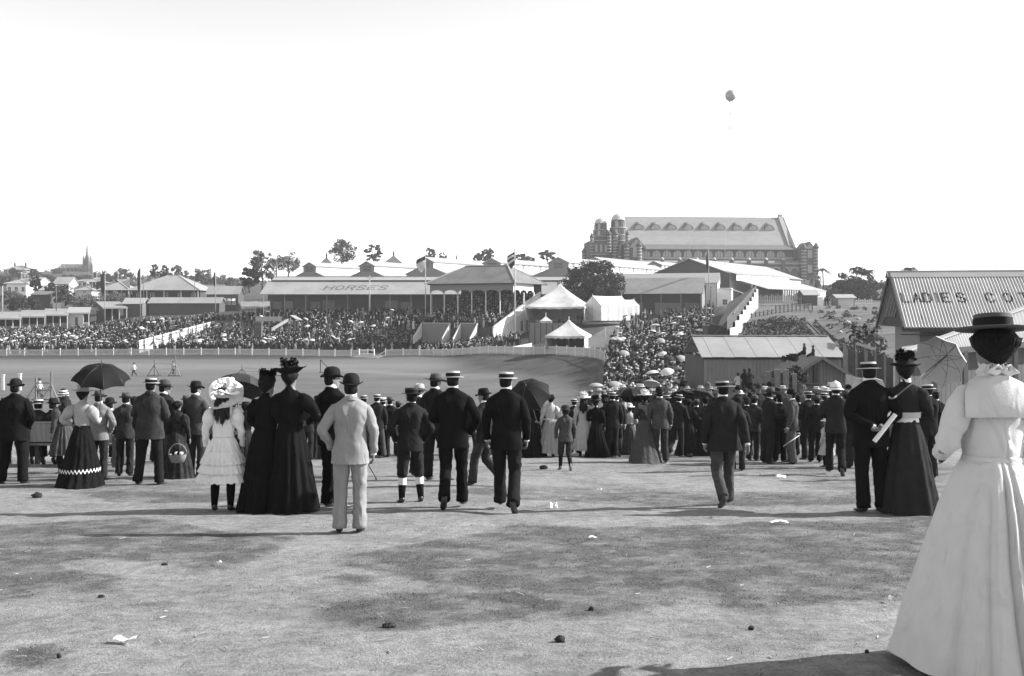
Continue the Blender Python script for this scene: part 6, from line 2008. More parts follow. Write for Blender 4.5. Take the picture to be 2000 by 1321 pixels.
def jacket(par, m, al, ar, seed, length=.80, flare=1.0, white_collar=True, stout=1.0, split=True, cuffs=True):
    f = fold(.008, seed, 26, 34)
    s_ = stout
    def shape(R, th):
        # shoulder blades and the hollow of the back, seam down the middle
        z = R[..., 2]; x = R[..., 0]; y = R[..., 1]
        back = np.clip(-y / .12, 0, 1)
        blade = np.exp(-((np.abs(x) - .085) / .05) ** 2) * np.exp(-((z - 1.32) / .09) ** 2)
        seam = np.exp(-(x / .012) ** 2)
        R = R.copy()
        R[..., 1] -= back * (.016 * blade - .006 * seam)
        return R
    mb = MB()
    mb.loft(dense([(0, -.012, length, .205 * s_ * flare, .150 * s_ * flare), (0, -.012, length + .06, .200 * s_ * flare, .148 * s_), (0, -.008, .98, .186 * s_, .134 * s_), (0, -.004, 1.08, .172 * s_, .124 * s_), (0, -.004, 1.18, .182 * s_, .130 * s_), (0, -.006, 1.28, .196 * s_, .136 * s_), (0, -.008, 1.355, .203, .130), (0, -.006, 1.405, .200, .112), (0, -.006, 1.435, .176, .094), (0, -.004, 1.465, .128, .080), (0, -.002, 1.488, .084, .070), (0, -.004, 1.506, .068, .064)], 3), 36, cap0=False, fn=mixfn(f, shape), p=2.25)
    mb.loft([(0, -.012, length + .005, .195 * s_ * flare, .14 * s_ * flare), (0, -.008, 1.0, .17, .12)], 24, cap1=False)
    j = mb.build('jacket', m, par)
    for i, s in enumerate((-1, 1)):
        sh, e, w = arm_pts(s, (al, ar)[i])
        pts = curve3(sh + np.array((s * .004, 0, .0)), e, w + (w - e) * -.03, 21)
        pts = np.vstack([sh + np.array((-s * .05, 0, .022)), pts])
        rad = list(np.interp(np.linspace(0, 11, 22), range(12), [.048, .063, .067, .066, .063, .061, .058, .055, .051, .048, .046, .049]))
        sl = MB()
        sl.tube(list(pts), [(r_ * s_ ** .5, r_ * 1.05) for r_ in rad], 14, fn=fold(.008, seed + 11 + i, 60, 36), up=(0, 1, 0))
        so = sl.build('sleeve', m, j)
        if cuffs:
            d = _n(w - e)
            MB().tube([w - d * .012, w + d * .022], [.034, .034], 10, cap0=False, cap1=False).build('cuff', M_LINEN, so)
    # coat collar folded round the neck
    mb = MB()
    th = np.linspace(math.radians(200), math.radians(520), 16)
    mb.rings(np.array([[(math.cos(t + math.pi) * r * 1.0, math.sin(t + math.pi) * r * .95 - .004, z + .02 * math.sin(t)) for t in th] for (r, z) in ((.070, 1.508), (.084, 1.494), (.094, 1.462))]), 0, True, False, False, False)
    mb.build('lapel_collar', m, j)
    if white_collar:
        MB().loft([(0, .002, 1.485, .068, .068), (0, .004, 1.560, .063, .066), (0, .004, 1.561, .054, .056)], 16, cap0=False, cap1=False).build('collar', M_LINEN, par)
    return j
def hair_short(par, m, hs=1.0, turn=0.0, tilt=0.0):
    mb = MB()
    rows = [(-.062, .050, .040, -.030), (-.048, .064, .060, -.030), (-.02, .0745, .078, -.024), (.02, .078, .090, -.014), (.06, .077, .095, -.008), (.092, .063, .08, -.008), (.112, .036, .05, -.008), (.123, .01, .012, -.008)]
    R = []
    th = np.linspace(0, 2 * np.pi, 18, endpoint=False)
    for (z, rx, ry, cy) in rows:
        R.append(np.stack([np.cos(th) * rx, cy + np.sin(th) * ry * np.where(np.sin(th) > 0, (.62 if z < .055 else 1), 1), np.full(18, z)], 1))
    R = np.array(R) * hs
    ct, st = math.cos(turn), math.sin(turn); cl, sl = math.cos(tilt), math.sin(tilt)
    y, z = R[..., 1] * cl - R[..., 2] * sl, R[..., 1] * sl + R[..., 2] * cl
    x = R[..., 0]
    R = np.stack([x * ct - y * st, x * st + y * ct, z], -1) + np.array((0, .012, 1.60))
    mb.rings(R)
    return mb.build('hair', m, par)
def hair_up(par, m, hs=1.0, big=1.0, knot=True):
    """full swept-up hair with a knot behind"""
    mb = MB()
    mb.loft([(0, -.03, 1.525, .022, .02), (0, -.026, 1.548, .044 * big, .045 * big), (0, -.018, 1.582, .070 * big, .078 * big), (0, -.012, 1.62, .096 * big, .104 * big), (0, -.008, 1.66, .106 * big, .114 * big), (0, -.008, 1.70, .075 * big, .09 * big), (0, -.01, 1.725, .02, .03)], 40, fn=fold(.006, 5, 6, 110))
    if knot: mb.ball((0, -.112 * big, 1.645), (.048, .03, .04), 10, 7)
    return mb.build('hair', m, par)
def hat(par, kind, turn=0.0, tilt=0.0, roll=0.0, hs=1.0, dz=0.0, m=None):
    """built around the brow line (z = 0), then placed on the head"""
    T = Matrix.Translation((0, .010, 1.60 + .048 * hs + dz)) @ Matrix.Rotation(turn, 4, 'Z') @ Matrix.Rotation(tilt, 4, 'X') @ Matrix.Rotation(roll, 4, 'Y') @ Matrix.Scale(hs, 4)
    def B(mb, name, m_, p): 
        me = mb.mesh(name, m_); me.transform(T if p is par else T)
        o = link(name, me, p)
        return o
    mb = MB()
    if kind in ('boater', 'wide_boater', 'dark_boater'):
        br = {'boater': (.140, .158), 'wide_boater': (.178, .195), 'dark_boater': (.14, .158)}[kind]
        m_ = m or (M_STRAW_D if kind == 'dark_boater' else M_STRAW)
        mb.loft([(0, 0, -.004, .087, .103), (0, 0, .0, br[0], br[1]), (0, 0, .006, br[0], br[1]), (0, 0, .009, .090, .106), (0, 0, .070, .088, .104), (0, 0, .078, .083, .098), (0, 0, .079, .02, .02)], 26)
        h = B(mb, 'hat', m_, par)
        B(MB().loft([(0, 0, .010, .0915, .1075), (0, 0, .056, .0905, .1065)], 26, cap0=False, cap1=False), 'hat_band', M_BAND, h)
        return h
    if kind == 'bowler':
        def brim(R, th):
            R = R.copy()
            k = (np.hypot(R[..., 0], R[..., 1]) > .112)
            R[..., 2] += np.where(k, .030 * np.abs(np.cos(th)) ** 2 - .012 * np.abs(np.sin(th)), 0)
            return R
        mb.loft([(0, 0, -.004, .088, .104), (0, 0, -.002, .132, .148), (0, 0, .003, .137, .153), (0, 0, .008, .131, .147), (0, 0, .008, .093, .108), (0, 0, .045, .093, .108), (0, 0, .085, .086, .100), (0, 0, .110, .068, .08), (0, 0, .124, .042, .05), (0, 0, .129, .01, .012)], 26, fn=brim)
        h = B(mb, 'hat', m or M_FELT_K, par)
        B(MB().loft([(0, 0, .009, .0955, .1105), (0, 0, .036, .0950, .110)], 26, cap0=False, cap1=False), 'hat_band', M_BAND, h)
        return h
    if kind in ('fedora', 'wide_felt'):
        bw = (.150, .165) if kind == 'fedora' else (.185, .20)
        def brim(R, th):
            R = R.copy()
            r = np.hypot(R[..., 0], R[..., 1])
            k = r > .115
            R[..., 2] += np.where(k, .020 * np.cos(th) ** 2 - .016 * np.sin(th) + .008 * np.sin(3 * th + 1), 0)
            top = (R[..., 2] > .085)
            R[..., 2] -= np.where(top, .025 * np.exp(-(R[..., 0] / .03) ** 2), 0)
            return R
        mb.loft([(0, 0, -.004, .088, .104), (0, 0, -.002, bw[0], bw[1]), (0, 0, .004, bw[0], bw[1]), (0, 0, .008, .094, .109), (0, 0, .04, .092, .107), (0, 0, .085, .082, .098), (0, 0, .112, .072, .088), (0, 0, .122, .05, .07), (0, 0, .121, .015, .03)], 26, fn=brim)
        h = B(mb, 'hat', m or M_FELT_G, par)
        B(MB().loft([(0, 0, .009, .0965, .1115), (0, 0, .036, .0945, .1095)], 26, cap0=False, cap1=False), 'hat_band', M_BAND, h)
        return h
    if kind == 'pith':
        mb.loft([(0, 0, -.012, .088, .104), (0, 0, -.035, .155, .185), (0, 0, -.030, .158, .188), (0, 0, .0, .105, .122), (0, 0, .05, .100, .116), (0, 0, .095, .080, .094), (0, 0, .122, .045, .052), (0, 0, .13, .018, .018), (0, 0, .142, .016, .016), (0, 0, .145, .003, .003)], 26)
        h = B(mb, 'hat', M_LINEN, par)
        B(MB().loft([(0, 0, .002, .1065, .1235), (0, 0, .022, .1045, .1215)], 26, cap0=False, cap1=False), 'hat_band', M_FELT_L, h)
        return h
    if kind == 'cap':
        mb.loft([(0, 0, -.01, .088, .104), (0, 0, .02, .098, .114), (0, 0, .045, .102, .116), (0, .0, .068, .080, .092), (0, 0, .076, .02, .02)], 22)
        h = B(mb, 'hat', m or C_DK2, par)
        B(MB().loft([(0, .07, -.004, .075, .085), (0, .07, .006, .07, .08)], 16), 'peak', m or C_DK2, h)
        return h
    if kind == 'beanie':
        h = None
        for i in range(7):
            z0, z1 = -.03 + i * .024, -.03 + (i + 1) * .024
            r = lambda z: math.sqrt(max(.001, 1 - max(0, z) ** 2 / .145 ** 2))
            o = B(MB().loft([(0, 0, z0, .096 * r(z0), .110 * r(z0)), (0, 0, z1, .096 * r(z1), .110 * r(z1))], 20, cap0=False, cap1=(i == 6)), 'hat' if i == 0 else 'stripe', M_LINEN if i % 2 else C_BLACK, par if h is None else h)
            if h is None: h = o
        return h
    if kind == 'slouch':          # crushed soft boy's hat
        mb.loft([(0, 0, -.01, .088, .104), (0, 0, -.02, .125, .14), (0, 0, -.012, .126, .142), (0, 0, .01, .095, .11), (0, 0, .06, .098, .112), (0, 0, .1, .075, .085), (0, 0, .115, .02, .02)], 22, fn=fold(.008, 3, 20, 30))
        return B(mb, 'hat', m or C_DK2, par)
    # ladies' trimmed hats
    r = random.Random(hash(kind) % 999 if False else len(kind) * 7 + 3)
    if kind == 'flower':           # girl's big pale hat, turned-up, covered in bows and blossom
        def wav(R, th):
            R = R.copy(); q = np.hypot(R[..., 0], R[..., 1]) > .12
            R[..., 2] += np.where(q, .018 * np.sin(4 * th) + .01 * np.sin(7 * th), 0); return R
        mb.loft([(0, 0, -.01, .09, .105), (0, 0, -.02, .20, .215), (0, 0, -.012, .235, .25), (0, 0, -.004, .23, .245), (0, 0, .012, .11, .125), (0, 0, .06, .10, .115), (0, 0, .075, .06, .07), (0, 0, .078, .01, .01)], 34, fn=wav)
        h = B(mb, 'hat', M_STRAW, par)
        for i in range(9):
            a = i * 2.4; rr = r.uniform(.05, .15)
            fl = MB()
            cx, cy, cz = math.cos(a) * rr, math.sin(a) * rr, .06 + r.uniform(0, .06)
            s = r.uniform(.03, .05)
            for k in range(9):
                b = k * .7
                fl.ball((cx + math.cos(b) * s * .7, cy + math.sin(b) * s * .7, cz + r.uniform(-.01, .02)), (s * .55, s * .55, s * .4), 7, 5)
            B(fl, 'blossom', M_LINEN, h)
        for k in range(3):
            pts = [(math.cos(k * 2 + t) * (.05 + .06 * t), math.sin(k * 2 + t) * (.05 + .06 * t), .09 + .05 * math.sin(t * 2)) for t in np.linspace(0, 2.2, 8)]
            B(MB().tube(pts, [(.03, .006)] * 8, 6), 'ribbon_loop', M_LINEN, h)
        return h
    big = {'plume': (.17, .19), 'upturned': (.205, .22), 'toque': (.11, .12), 'white_trim': (.18, .20), 'flat': (.165, .18)}[kind]
    mm = m or (M_LINEN if kind == 'white_trim' else M_FELT_K)
    def up(R, th):
        R = R.copy(); q = np.hypot(R[..., 0], R[..., 1]) > .125
        w = {'upturned': .062, 'plume': .02, 'toque': .03, 'white_trim': .015, 'flat': .004}[kind]
        R[..., 2] += np.where(q, w * ((.9 + .1 * np.sin(th * 2 + .6)) if kind == 'upturned' else (.6 + .4 * np.sin(th * 2 + .6))) + .006 * np.sin(5 * th), 0); return R
    mb.loft([(0, 0, -.006, .09, .105), (0, 0, -.004, big[0] * .9, big[1] * .9), (0, 0, .002, big[0], big[1]), (0, 0, .010, big[0], big[1]), (0, 0, .012, .098, .112), (0, 0, .05, .095, .108), (0, 0, .075, .08, .09), (0, 0, .082, .02, .02)], 30, fn=up)
    h = B(mb, 'hat', mm, par)
    if kind in ('plume', 'upturned', 'toque', 'white_trim'):
        mt = M_LINEN if kind == 'white_trim' else C_BLACK
        n = {'plume': 150, 'upturned': 110, 'toque': 130, 'white_trim': 110}[kind]
        rr_ = np.random.RandomState(len(kind))
        cen = []; 
        for k in range(8):
            a = k * .8; 
            cen.append((math.cos(a) * .07, math.sin(a) * .07, .085 + .02 * (k % 3) + (.035 if kind in ('plume', 'upturned') and k % 2 else 0)))
        V, F = leaf_cloud(cen, [.05] * 8, n // 8 * 3, .022, rr_, .8)
        me = fast_mesh('trim', V, F, mt); me.transform(T)
        link('feather_trim', me, h)
    return h
def skirt(par, m, seed, hem=(.44, .40), waist=.125, zw=1.06, z0=.02, pleats=18, amp=.03, train=0.0, bustle=.03, name='skirt', grooves=None):
    n = 128
    th = np.linspace(0, 2 * np.pi, n, endpoint=False)
    r = random.Random(seed)
    ph = [r.uniform(0, 6.3) for _ in range(4)]
    R = []
    zs = np.concatenate([np.linspace(zw + .02, zw - .12, 5), np.linspace(zw - .18, z0, 14)])
    for z in zs:
        t = np.clip((zw - z) / (zw - z0), 0, 1)
        prof = .14 * (1 - math.exp(-t * 9)) + .86 * t ** 1.08
        rx = waist + (hem[0] - waist) * prof; ry = waist * .86 + (hem[1] - waist * .86) * prof
        a = amp * (.10 + .9 * t ** .9) * (t > .01)
        pl = 1 + (a * np.cos(pleats * th + ph[0] + .8 * np.sin(2 * th + ph[1])) + a * .7 * np.cos((pleats * .5) * th + ph[2]) * 1.0) / max(rx, .05) * .55
        if grooves:
            for (ga, gw, gd) in grooves:
                dth = (th - math.radians(ga) + np.pi) % (2 * np.pi) - np.pi
                wdt = gw * (.55 + .45 * (1 - t))
                pl = pl - gd * np.exp(-(dth / wdt) ** 2) * min(1, t * 5 + .15) + gd * .55 * np.exp(-((dth - 1.9 * wdt) / wdt) ** 2) * min(1, t * 5 + .1)
        x = np.cos(th) * rx * pl; y = np.sin(th) * ry * pl
        back = np.clip(-np.sin(th), 0, 1)
        y = y - back * (train * t ** 3 + bustle * math.sin(math.pi * min(1, t * 2.4)) * (t < .42))
        R.append(np.stack([x, y, np.full(n, z) + (.006 * np.sin(th * 3 + ph[3]) * t)], 1))
    R = fold(.008, seed + 2, 7, 26)(np.array(R), th)
    mb = MB().rings(R, 0, True, True, False)
    return mb.build(name, m, par)
def bodice(par, m, al, ar, seed, puff=1.25, waist=.122, cuffs=None, high=True, belt=None, collar=None, sleeve_m=None):
    w = waist
    mb = MB()
    mb.loft(dense([(0, 0, 1.035, w * 1.06, w * .92), (0, 0, 1.07, w, w * .86), (0, .004, 1.13, w * 1.10, w * .95), (0, .010, 1.22, .152, .122), (0, .012, 1.30, .164, .130), (0, .004, 1.37, .170, .108), (0, 0, 1.41, .160, .090), (0, 0, 1.44, .130, .075), (0, 0, 1.468, .085, .066), (0, .002, 1.495, .057, .056)] + ([(0, .006, 1.530, .054, .056)] if high else [])), 32, fn=fold(.006, seed, 24, 34))
    b = mb.build('bodice', m, par)
    for i, s in enumerate((-1, 1)):
        sh, e, wr = arm_pts(s, (al, ar)[i])
        sh = sh * np.array((.86, 1, 1)); e = e * np.array((.95, 1, 1))
        pts = curve3(sh, e, wr - (wr - e) * .04, 20)
        pts = np.vstack([sh + np.array((-s * .05, 0, .02)), pts])
        rad = list(np.interp(np.linspace(0, 12, 21), range(13), [.045, .066 * puff, .078 * puff, .076 * puff, .066 * puff, .058, .052, .050, .047, .043, .039, .035, .034]))
        so = MB().tube(list(pts), rad, 14, fn=fold(.009, seed + 5 + i, 46, 36), up=(0, 1, 0)).build('sleeve', sleeve_m or m, b)
        if cuffs:
            d = _n(wr - e)
            MB().tube([wr - d * .03, wr + d * .01], [.038, .040], 10, cap0=False, cap1=False).build('cuff', cuffs, so)
    if belt: MB().loft([(0, 0, 1.035, w * 1.10, w * .96), (0, 0, 1.085, w * 1.05, w * .91)], 24, cap0=False, cap1=False).build('belt', belt, par)
    if collar: MB().loft([(0, .004, 1.49, .060, .060), (0, .006, 1.545, .055, .057)], 18, cap0=False, cap1=False).build('collar', collar, par)
    return b

# ---- placing people: photo pixel of the feet, top of the hat, facing
HATADD = {'boater': .035, 'wide_boater': .05, 'dark_boater': .035, 'bowler': .085, 'fedora': .08, 'wide_felt': .08, 'pith': .09, 'cap': .03, 'beanie': .05, 'slouch': .06, 'flower': .13, 'plume': .13, 'upturned': .12, 'toque': .08, 'white_trim': .12, 'flat': .05, None: .01}
PERS = []
def base_person(px, feet, top, hatk, yaw, lab, cat='person', group=None, d=None, lift=0.0, hdz=0.0, turn=0, tilt=0, **bodykw):
    dd = d or foot_d(feet)
    x = PX(px, dd)
    z = hz1(x, dd) if d is None else PZ(feet, dd)
    H = (feet - top) * dd / FPX - HATADD[hatk] - hdz
    sc = H / 1.72
    me = make_body(turn=turn, tilt=tilt, **bodykw)
    o = link('person', me, None, (x, dd, z + lift), math.radians(yaw))
    o.scale = (sc, sc, sc)
    lr = random.Random(int(px * 3 + feet)); o.rotation_euler = (math.radians(lr.gauss(0, 1.1)), math.radians(lr.gauss(0, 1.1)), math.radians(yaw))
    tag(o, lab, cat, group)
    PERS.append((px, feet, sc))
    return o
def man(px, feet, top, lab, hatk='boater', coat=None, trou=None, al='down', ar='down', legs='stand', yaw=0, seed=None, hair=None, length=.80, stout=1.0, tr_w=1.0, white_collar=True, hatm=None, flare=1.0, shoe=None, short=False, hturn=0, htilt=0, droll=0, group=None, d=None, lift=0, hs=1.0, cuffs=True):
    seed = seed if seed is not None else int(px * 7 + feet)
    if hturn == 0: hturn = (-16, 0, 12, 0, -7)[int(px) % 5]
    o = base_person(px, feet, top, hatk, yaw, lab, group=group, d=d, lift=lift, al=al, ar=ar, legs=legs, turn=math.radians(hturn), tilt=math.radians(htilt), hs=hs)
    trousers(o, trou or coat or C_BLACK, legs, seed, short, tr_w)
    if short:
        for i in (0, 1):
            k, a = [np.array(q) for q in LEGS[legs][i]]
            MB().tube([k * .82 + a * .18, k * .5 + a * .5, a + (0, 0, -.03)], [.060, .060, .044], 10).build('stocking', C_BLACK2, o)
    shoes(o, shoe or M_SHOE, legs, seed)
    jacket(o, coat or C_BLACK, al, ar, seed, length, flare, white_collar, stout, cuffs=cuffs)
    hair_short(o, hair or M_HAIR, hs, math.radians(hturn), math.radians(htilt))
    if hatk: hat(o, hatk, math.radians(hturn), math.radians(htilt - 4), math.radians(droll), hs, m=hatm)
    return o
def woman(px, feet, top, lab, hatk='flat', bod=None, sk=None, al='front', ar='front', yaw=0, seed=None, hair=None, hem=(.42, .38), pleats=16, amp=.03, train=0, belt=None, collar=None, puff=1.25, hatm=None, htilt=0, hturn=0, group=None, waist=.122, big=1.0, d=None, bustle=.03, cuffs=None, hdz=.02, z0=.02, sleeve_m=None, droll=0, knot=True, grooves=None):
    seed = seed if seed is not None else int(px * 5 + feet)
    o = base_person(px, feet, top, hatk, yaw, lab, group=group, d=d, hdz=hdz, al=al, ar=ar, legs='stand', turn=math.radians(hturn), tilt=math.radians(htilt), female=True)
    skirt(o, sk or C_BLACK, seed, hem, waist, 1.06, z0, pleats, amp, train, bustle, 'skirt', grooves)
    bodice(o, bod or C_BLACK, al, ar, seed, puff, waist, cuffs, True, belt, collar, sleeve_m)
    hair_up(o, hair or M_HAIR, 1.0, big, knot)
    if z0 > .06: shoes(o, M_SHOE, 'stand', seed, True)
    if hatk: hat(o, hatk, math.radians(hturn), math.radians(htilt - 3), math.radians(droll), 1.0, hdz + .01, hatm)
    return o
def wpt(o, p):
    """local point of a person -> world"""
    return Matrix.Translation(o.location) @ Matrix.Rotation(o.rotation_euler[2], 4, 'Z') @ Matrix.Scale(o.scale[0], 4) @ Vector(p)

# ---- umbrellas and parasols (held things: top-level)
M_UMB = mat('black_silk', .012, rough=.75, var=.2, scale=6, spec=.10); M_UMB_G = mat('grey_silk', .035, rough=.75, var=.15, scale=6, spec=.10); M_PARA = mat('pale_silk', .55, rough=.7, var=.06, scale=5); M_PARA_G = mat('grey_lined_silk', .42, rough=.7, var=.1, scale=5)
def umbrella(apex, grip, R, depth, lab, m=None, gores=8, name='umbrella', cat='umbrella', group=None, ferrule=.12, hook=True, m_alt=None, thick=True):
    apex = Vector(apex); grip = Vector(grip)
    ax = (apex - grip).normalized()
    q = ax.to_track_quat('Z', 'Y')
    o = bpy.data.objects.new(name, None); COL.objects.link(o)
    o.empty_display_size = .2
    o.location = grip; o.rotation_mode = 'QUATERNION'; o.rotation_quaternion = q
    tag(o, lab, cat, group)
    L = (apex - grip).length
    MB().tube([(0, 0, -.12), (0, 0, L)], .009, 6).build('shaft', M_POLE_D, o)
    MB().tube([(0, 0, L - .02), (0, 0, L + ferrule)], [.010, .005], 6).build('ferrule', M_POLE_D, o)
    if hook:
        MB().tube([(0, 0, -.10), (0, 0, -.16), (.02, 0, -.19), (.05, 0, -.18), (.06, 0, -.15)], .011, 6).build('handle', M_POLE_D, o)
    nr = 8
    for g in range(gores):
        a0, a1 = 2 * math.pi * g / gores, 2 * math.pi * (g + 1) / gores
        rows = []
        for i in range(nr + 1):
            t = .03 + .97 * i / nr
            row = []
            for j in range(7):
                f = j / 6
                a = a0 + (a1 - a0) * f
                sag = 1 - .10 * math.sin(math.pi * f) * t ** 1.2
                rr = R * math.sin(t * 1.25) / math.sin(1.25) * (1 - (1 - math.cos((a1 - a0) / 2)) * math.sin(math.pi * f)) * (1 - .06 * math.sin(math.pi * f) * t)
                z = L - depth * (1 - math.cos(t * 1.25)) / (1 - math.cos(1.25))
                row.append((math.cos(a) * rr, math.sin(a) * rr, z + depth * .06 * math.sin(math.pi * f) * t - depth * .02))
            rows.append(row)
        go = MB().rings(np.array(rows), 0, True, False, False, False).build('gore', (m_alt if m_alt and g % 2 else m) or M_UMB, o)
        pts = [(math.cos(a0) * R * math.sin(t * 1.25) / math.sin(1.25), math.sin(a0) * R * math.sin(t * 1.25) / math.sin(1.25), L - depth * (1 - math.cos(t * 1.25)) / (1 - math.cos(1.25)) - .004) for t in np.linspace(.05, 1.03, 7)]
        MB().tube(pts, .003, 4).build('rib', M_SHOE, o)
        MB().tube([pts[3], (0, 0, L - depth * 1.05)], .003, 4).build('stretcher', M_POLE_D, o)
    return o
# ================================================================== the people one can tell apart, left to right
man(24, 946, 735, 'stout man in black suit and bowler at the left edge', 'bowler', C_BLACK, C_BLACK, 'pocket', 'pocket', 'apart', 4, stout=1.18, length=.74, tr_w=1.1, white_collar=False)
# lady with the open umbrella and zigzag-trimmed skirt
w = woman(158, 951, 742, 'woman in pale blouse and dark zigzag-trimmed skirt holding an open umbrella', 'white_trim', cloth('pale_check_blouse', .30, .12), C_BLACK, 'hip', 'hold', -8, hem=(.37, .42), amp=.03, train=.12, belt=C_BLACK, puff=1.35, hatm=M_FELT_L)
def zigzag(o, z, rx, ry, m, n=34, h=.03):
    R0, R1 = [], []
    for i in range(2 * n):
        a = 2 * math.pi * i / (2 * n)
        dz = h * (1 if i % 2 else -1)
        bk = max(0, -math.sin(a)) * .06
        R0.append((math.cos(a) * rx, math.sin(a) * ry - bk, z + dz)); R1.append((math.cos(a) * rx * .995, math.sin(a) * ry * .995 - bk, z + dz + .028))
    MB().rings(np.array([R0, R1]), 0, False, False, False).build('zigzag_trim', m, o)
zigzag(w, .30, .322, .36, M_LINEN)
umbrella(P(198, 713, w.location.y - .12), P(195, 812, w.location.y + .1), .43, .24, 'open black umbrella held up by the woman in the zigzag skirt', M_UMB)
man(191, 938, 757, 'man in light grey jacket half hidden behind the woman with the umbrella', 'fedora', C_LGREY, C_DARK, 'down', 'pocket', 'stand', 0, hatm=M_FELT_G)
def child_girl(px, feet, top, lab, hatk, dress, yaw=0, hair=None, hem=(.30, .28), z0=.36, al='down', ar='down', tiers=0, hs=1.12, stock=None, hatm=None, d=None, hturn=0, htilt=0, belt=None, longhair=True, hdz=0.0, hattilt=None):
    o = base_person(px, feet, top, hatk, yaw, lab, al=al, ar=ar, legs='stand', hs=hs, child=True, d=d, turn=math.radians(hturn), tilt=math.radians(htilt), female=True, hdz=hdz)
    seed = int(px)
    for i in (0, 1):
        k, a = [np.array(q) for q in LEGS['stand'][i]]
        MB().tube([(k[0] * .9, 0, .75), k, k * .5 + a * .5, a + (0, 0, -.02)], [.075, .062, .062, .042], 12).build('stocking', stock or C_BLACK, o)
    shoes(o, M_SHOE, 'stand', 1, False)
    if tiers:
        skirt(o, dress, seed, (hem[0] * .86, hem[1] * .86), .135, 1.02, z0 + .10, 22, .045, 0, .0, 'skirt')
        for q in range(tiers):
            zt = z0 + .24 - q * .12
            n = 90; th = np.linspace(0, 2 * np.pi, n, endpoint=False)
            R = []
            for f, rr in ((0, .80), (.3, .90), (.7, 1.0), (1, 1.07)):
                k = (.76 + .09 * q + .02) * rr
                wv = 1 + .05 * f * np.cos(26 * th + q) + .02 * f * np.cos(11 * th + 2 * q)
                R.append(np.stack([np.cos(th) * hem[0] * 1.15 * k * wv, np.sin(th) * hem[1] * 1.15 * k * wv, np.full(n, zt - f * .17) + .008 * np.cos(26 * th)], 1))
            MB().rings(np.array(R), 0, True, False, False).build('flounce', dress, o)
    else:
        skirt(o, dress, seed, hem, .135, 1.04, z0, 16, .035, 0, .0)
    bodice(o, dress, al, ar, seed, 1.35, .138, None, True, belt)
    if longhair:
        mb = MB()
        rr = random.Random(seed)
        mb.loft([(0, -.008, 1.715, .03, .04), (0, -.01, 1.70, .075, .09), (0, -.02, 1.64, .096, .105), (0, -.03, 1.56, .094, .085), (0, -.05, 1.48, .075, .05)], 22, fn=fold(.006, seed, 8, 90))
        for q in range(46):
            a0 = rr.uniform(-1.15, 1.15); x0 = math.sin(a0) * .09; y0 = -.03 - math.cos(a0) * .075
            ln = rr.uniform(.26, .40) * (1 - .25 * abs(a0)); w1 = rr.uniform(-.02, .02); sp = rr.uniform(1.0, 1.35)
            pts = [(x0 * (1 + (sp - 1) * t) + w1 * math.sin(t * 5 + q), y0 - .055 * math.sin(min(1, t * 1.6) * 1.57) - .012 * math.sin(q), 1.57 - ln * t) for t in np.linspace(0, 1, 6)]
            mb.tube(pts, [.016, .018, .018, .016, .012, .003], 5)
        mb.build('hair', hair or M_HAIR_M, o)
    else: hair_up(o, hair or M_HAIR_M)
    if hatk: hat(o, hatk, math.radians(hturn), math.radians(htilt if hattilt is None else hattilt), 0, hs if hatk != 'flower' else 1.14, hdz, hatm)
    return o
child_girl(127, 925, 762, 'girl in striped knitted cap walking left beside the umbrella woman', 'beanie', C_MID, 55, z0=.42, longhair=True)
man(243, 930, 762, 'man in dark grey suit and soft hat right of the umbrella', 'fedora', C_DK2, C_DARK, 'down', 'down', 'stand', 8, hatm=M_FELT_G, white_collar=True)
man(291, 947, 735, 'broad man in boater and creased dark jacket, hands before him', 'dark_boater', C_DK2, C_BLACK2, 'front', 'front', 'apart', -3, stout=1.15, length=.76, white_collar=False, hatm=M_FELT_L)
man(322, 934, 737, 'man in grey fedora looking right behind the broad boater man', 'fedora', C_DARK, C_MID, 'down', 'front', 'stand', -30, hturn=-30)
woman(347, 935, 780, 'woman in dark sprigged dress carrying a basket, bareheaded', None, cloth('dark_sprigged_cotton', .028, .6), cloth('dark_sprigged_cotton', .028, .6), 'front', 'down', -5, hem=(.36, .34))
man(383, 933, 740, 'man in grey tweed jacket and dark felt hat left of the flowered-hat girl', 'fedora', C_MID, C_DK2, 'down', 'front', 'stand', -20, hturn=-15, hatm=M_FELT_K)
girl = child_girl(435, 998, 738, 'girl in white tiered dress and big flowered hat with long dark hair', 'flower', C_WHITE, 4, hem=(.31, .30), z0=.60, tiers=3, hs=1.12, htilt=0, hattilt=42, hdz=-.02, al='down', ar='down')
woman(478, 930, 780, 'woman in dark dress mostly hidden behind the girl in white', 'flat', C_BLACK2, C_DARK, 'front', 'hold', 0)
umbrella(P(477, 733, 19.6), P(462, 800, 19.3), .50, .30, 'dark umbrella tilted right behind the girl in white', M_UMB_G)
woman(516, 998, 722, 'woman in black dress and black toque standing left of her taller companion', 'toque', C_BLACK, C_BLACK, 'front', 'front', -22, hem=(.33, .38), amp=.035, hturn=-25, waist=.14)
woman(570, 999, 700, 'taller woman in black dress with upturned black hat, hand on hip', 'upturned', C_BLACK, C_BLACK, 'front', 'hip', -6, hem=(.33, .36), amp=.04, pleats=14, waist=.142, droll=-5)
woman(622, 897, 772, 'woman in dark pleated skirt behind the tall woman in black', 'toque', C_DARK, C_DK2, 'front', 'front', 0, hem=(.42, .40))
man(634, 895, 764, 'man in dark felt hat just left of the bowlers', 'fedora', C_DK2, C_DARK, 'front', 'front', 'stand', -25)
m16 = man(654, 992, 711, 'man in black suit and bowler partly behind the pale-suited man', 'bowler', C_BLACK, C_BLACK, 'front', 'down', 'stand', -35, hturn=-20)
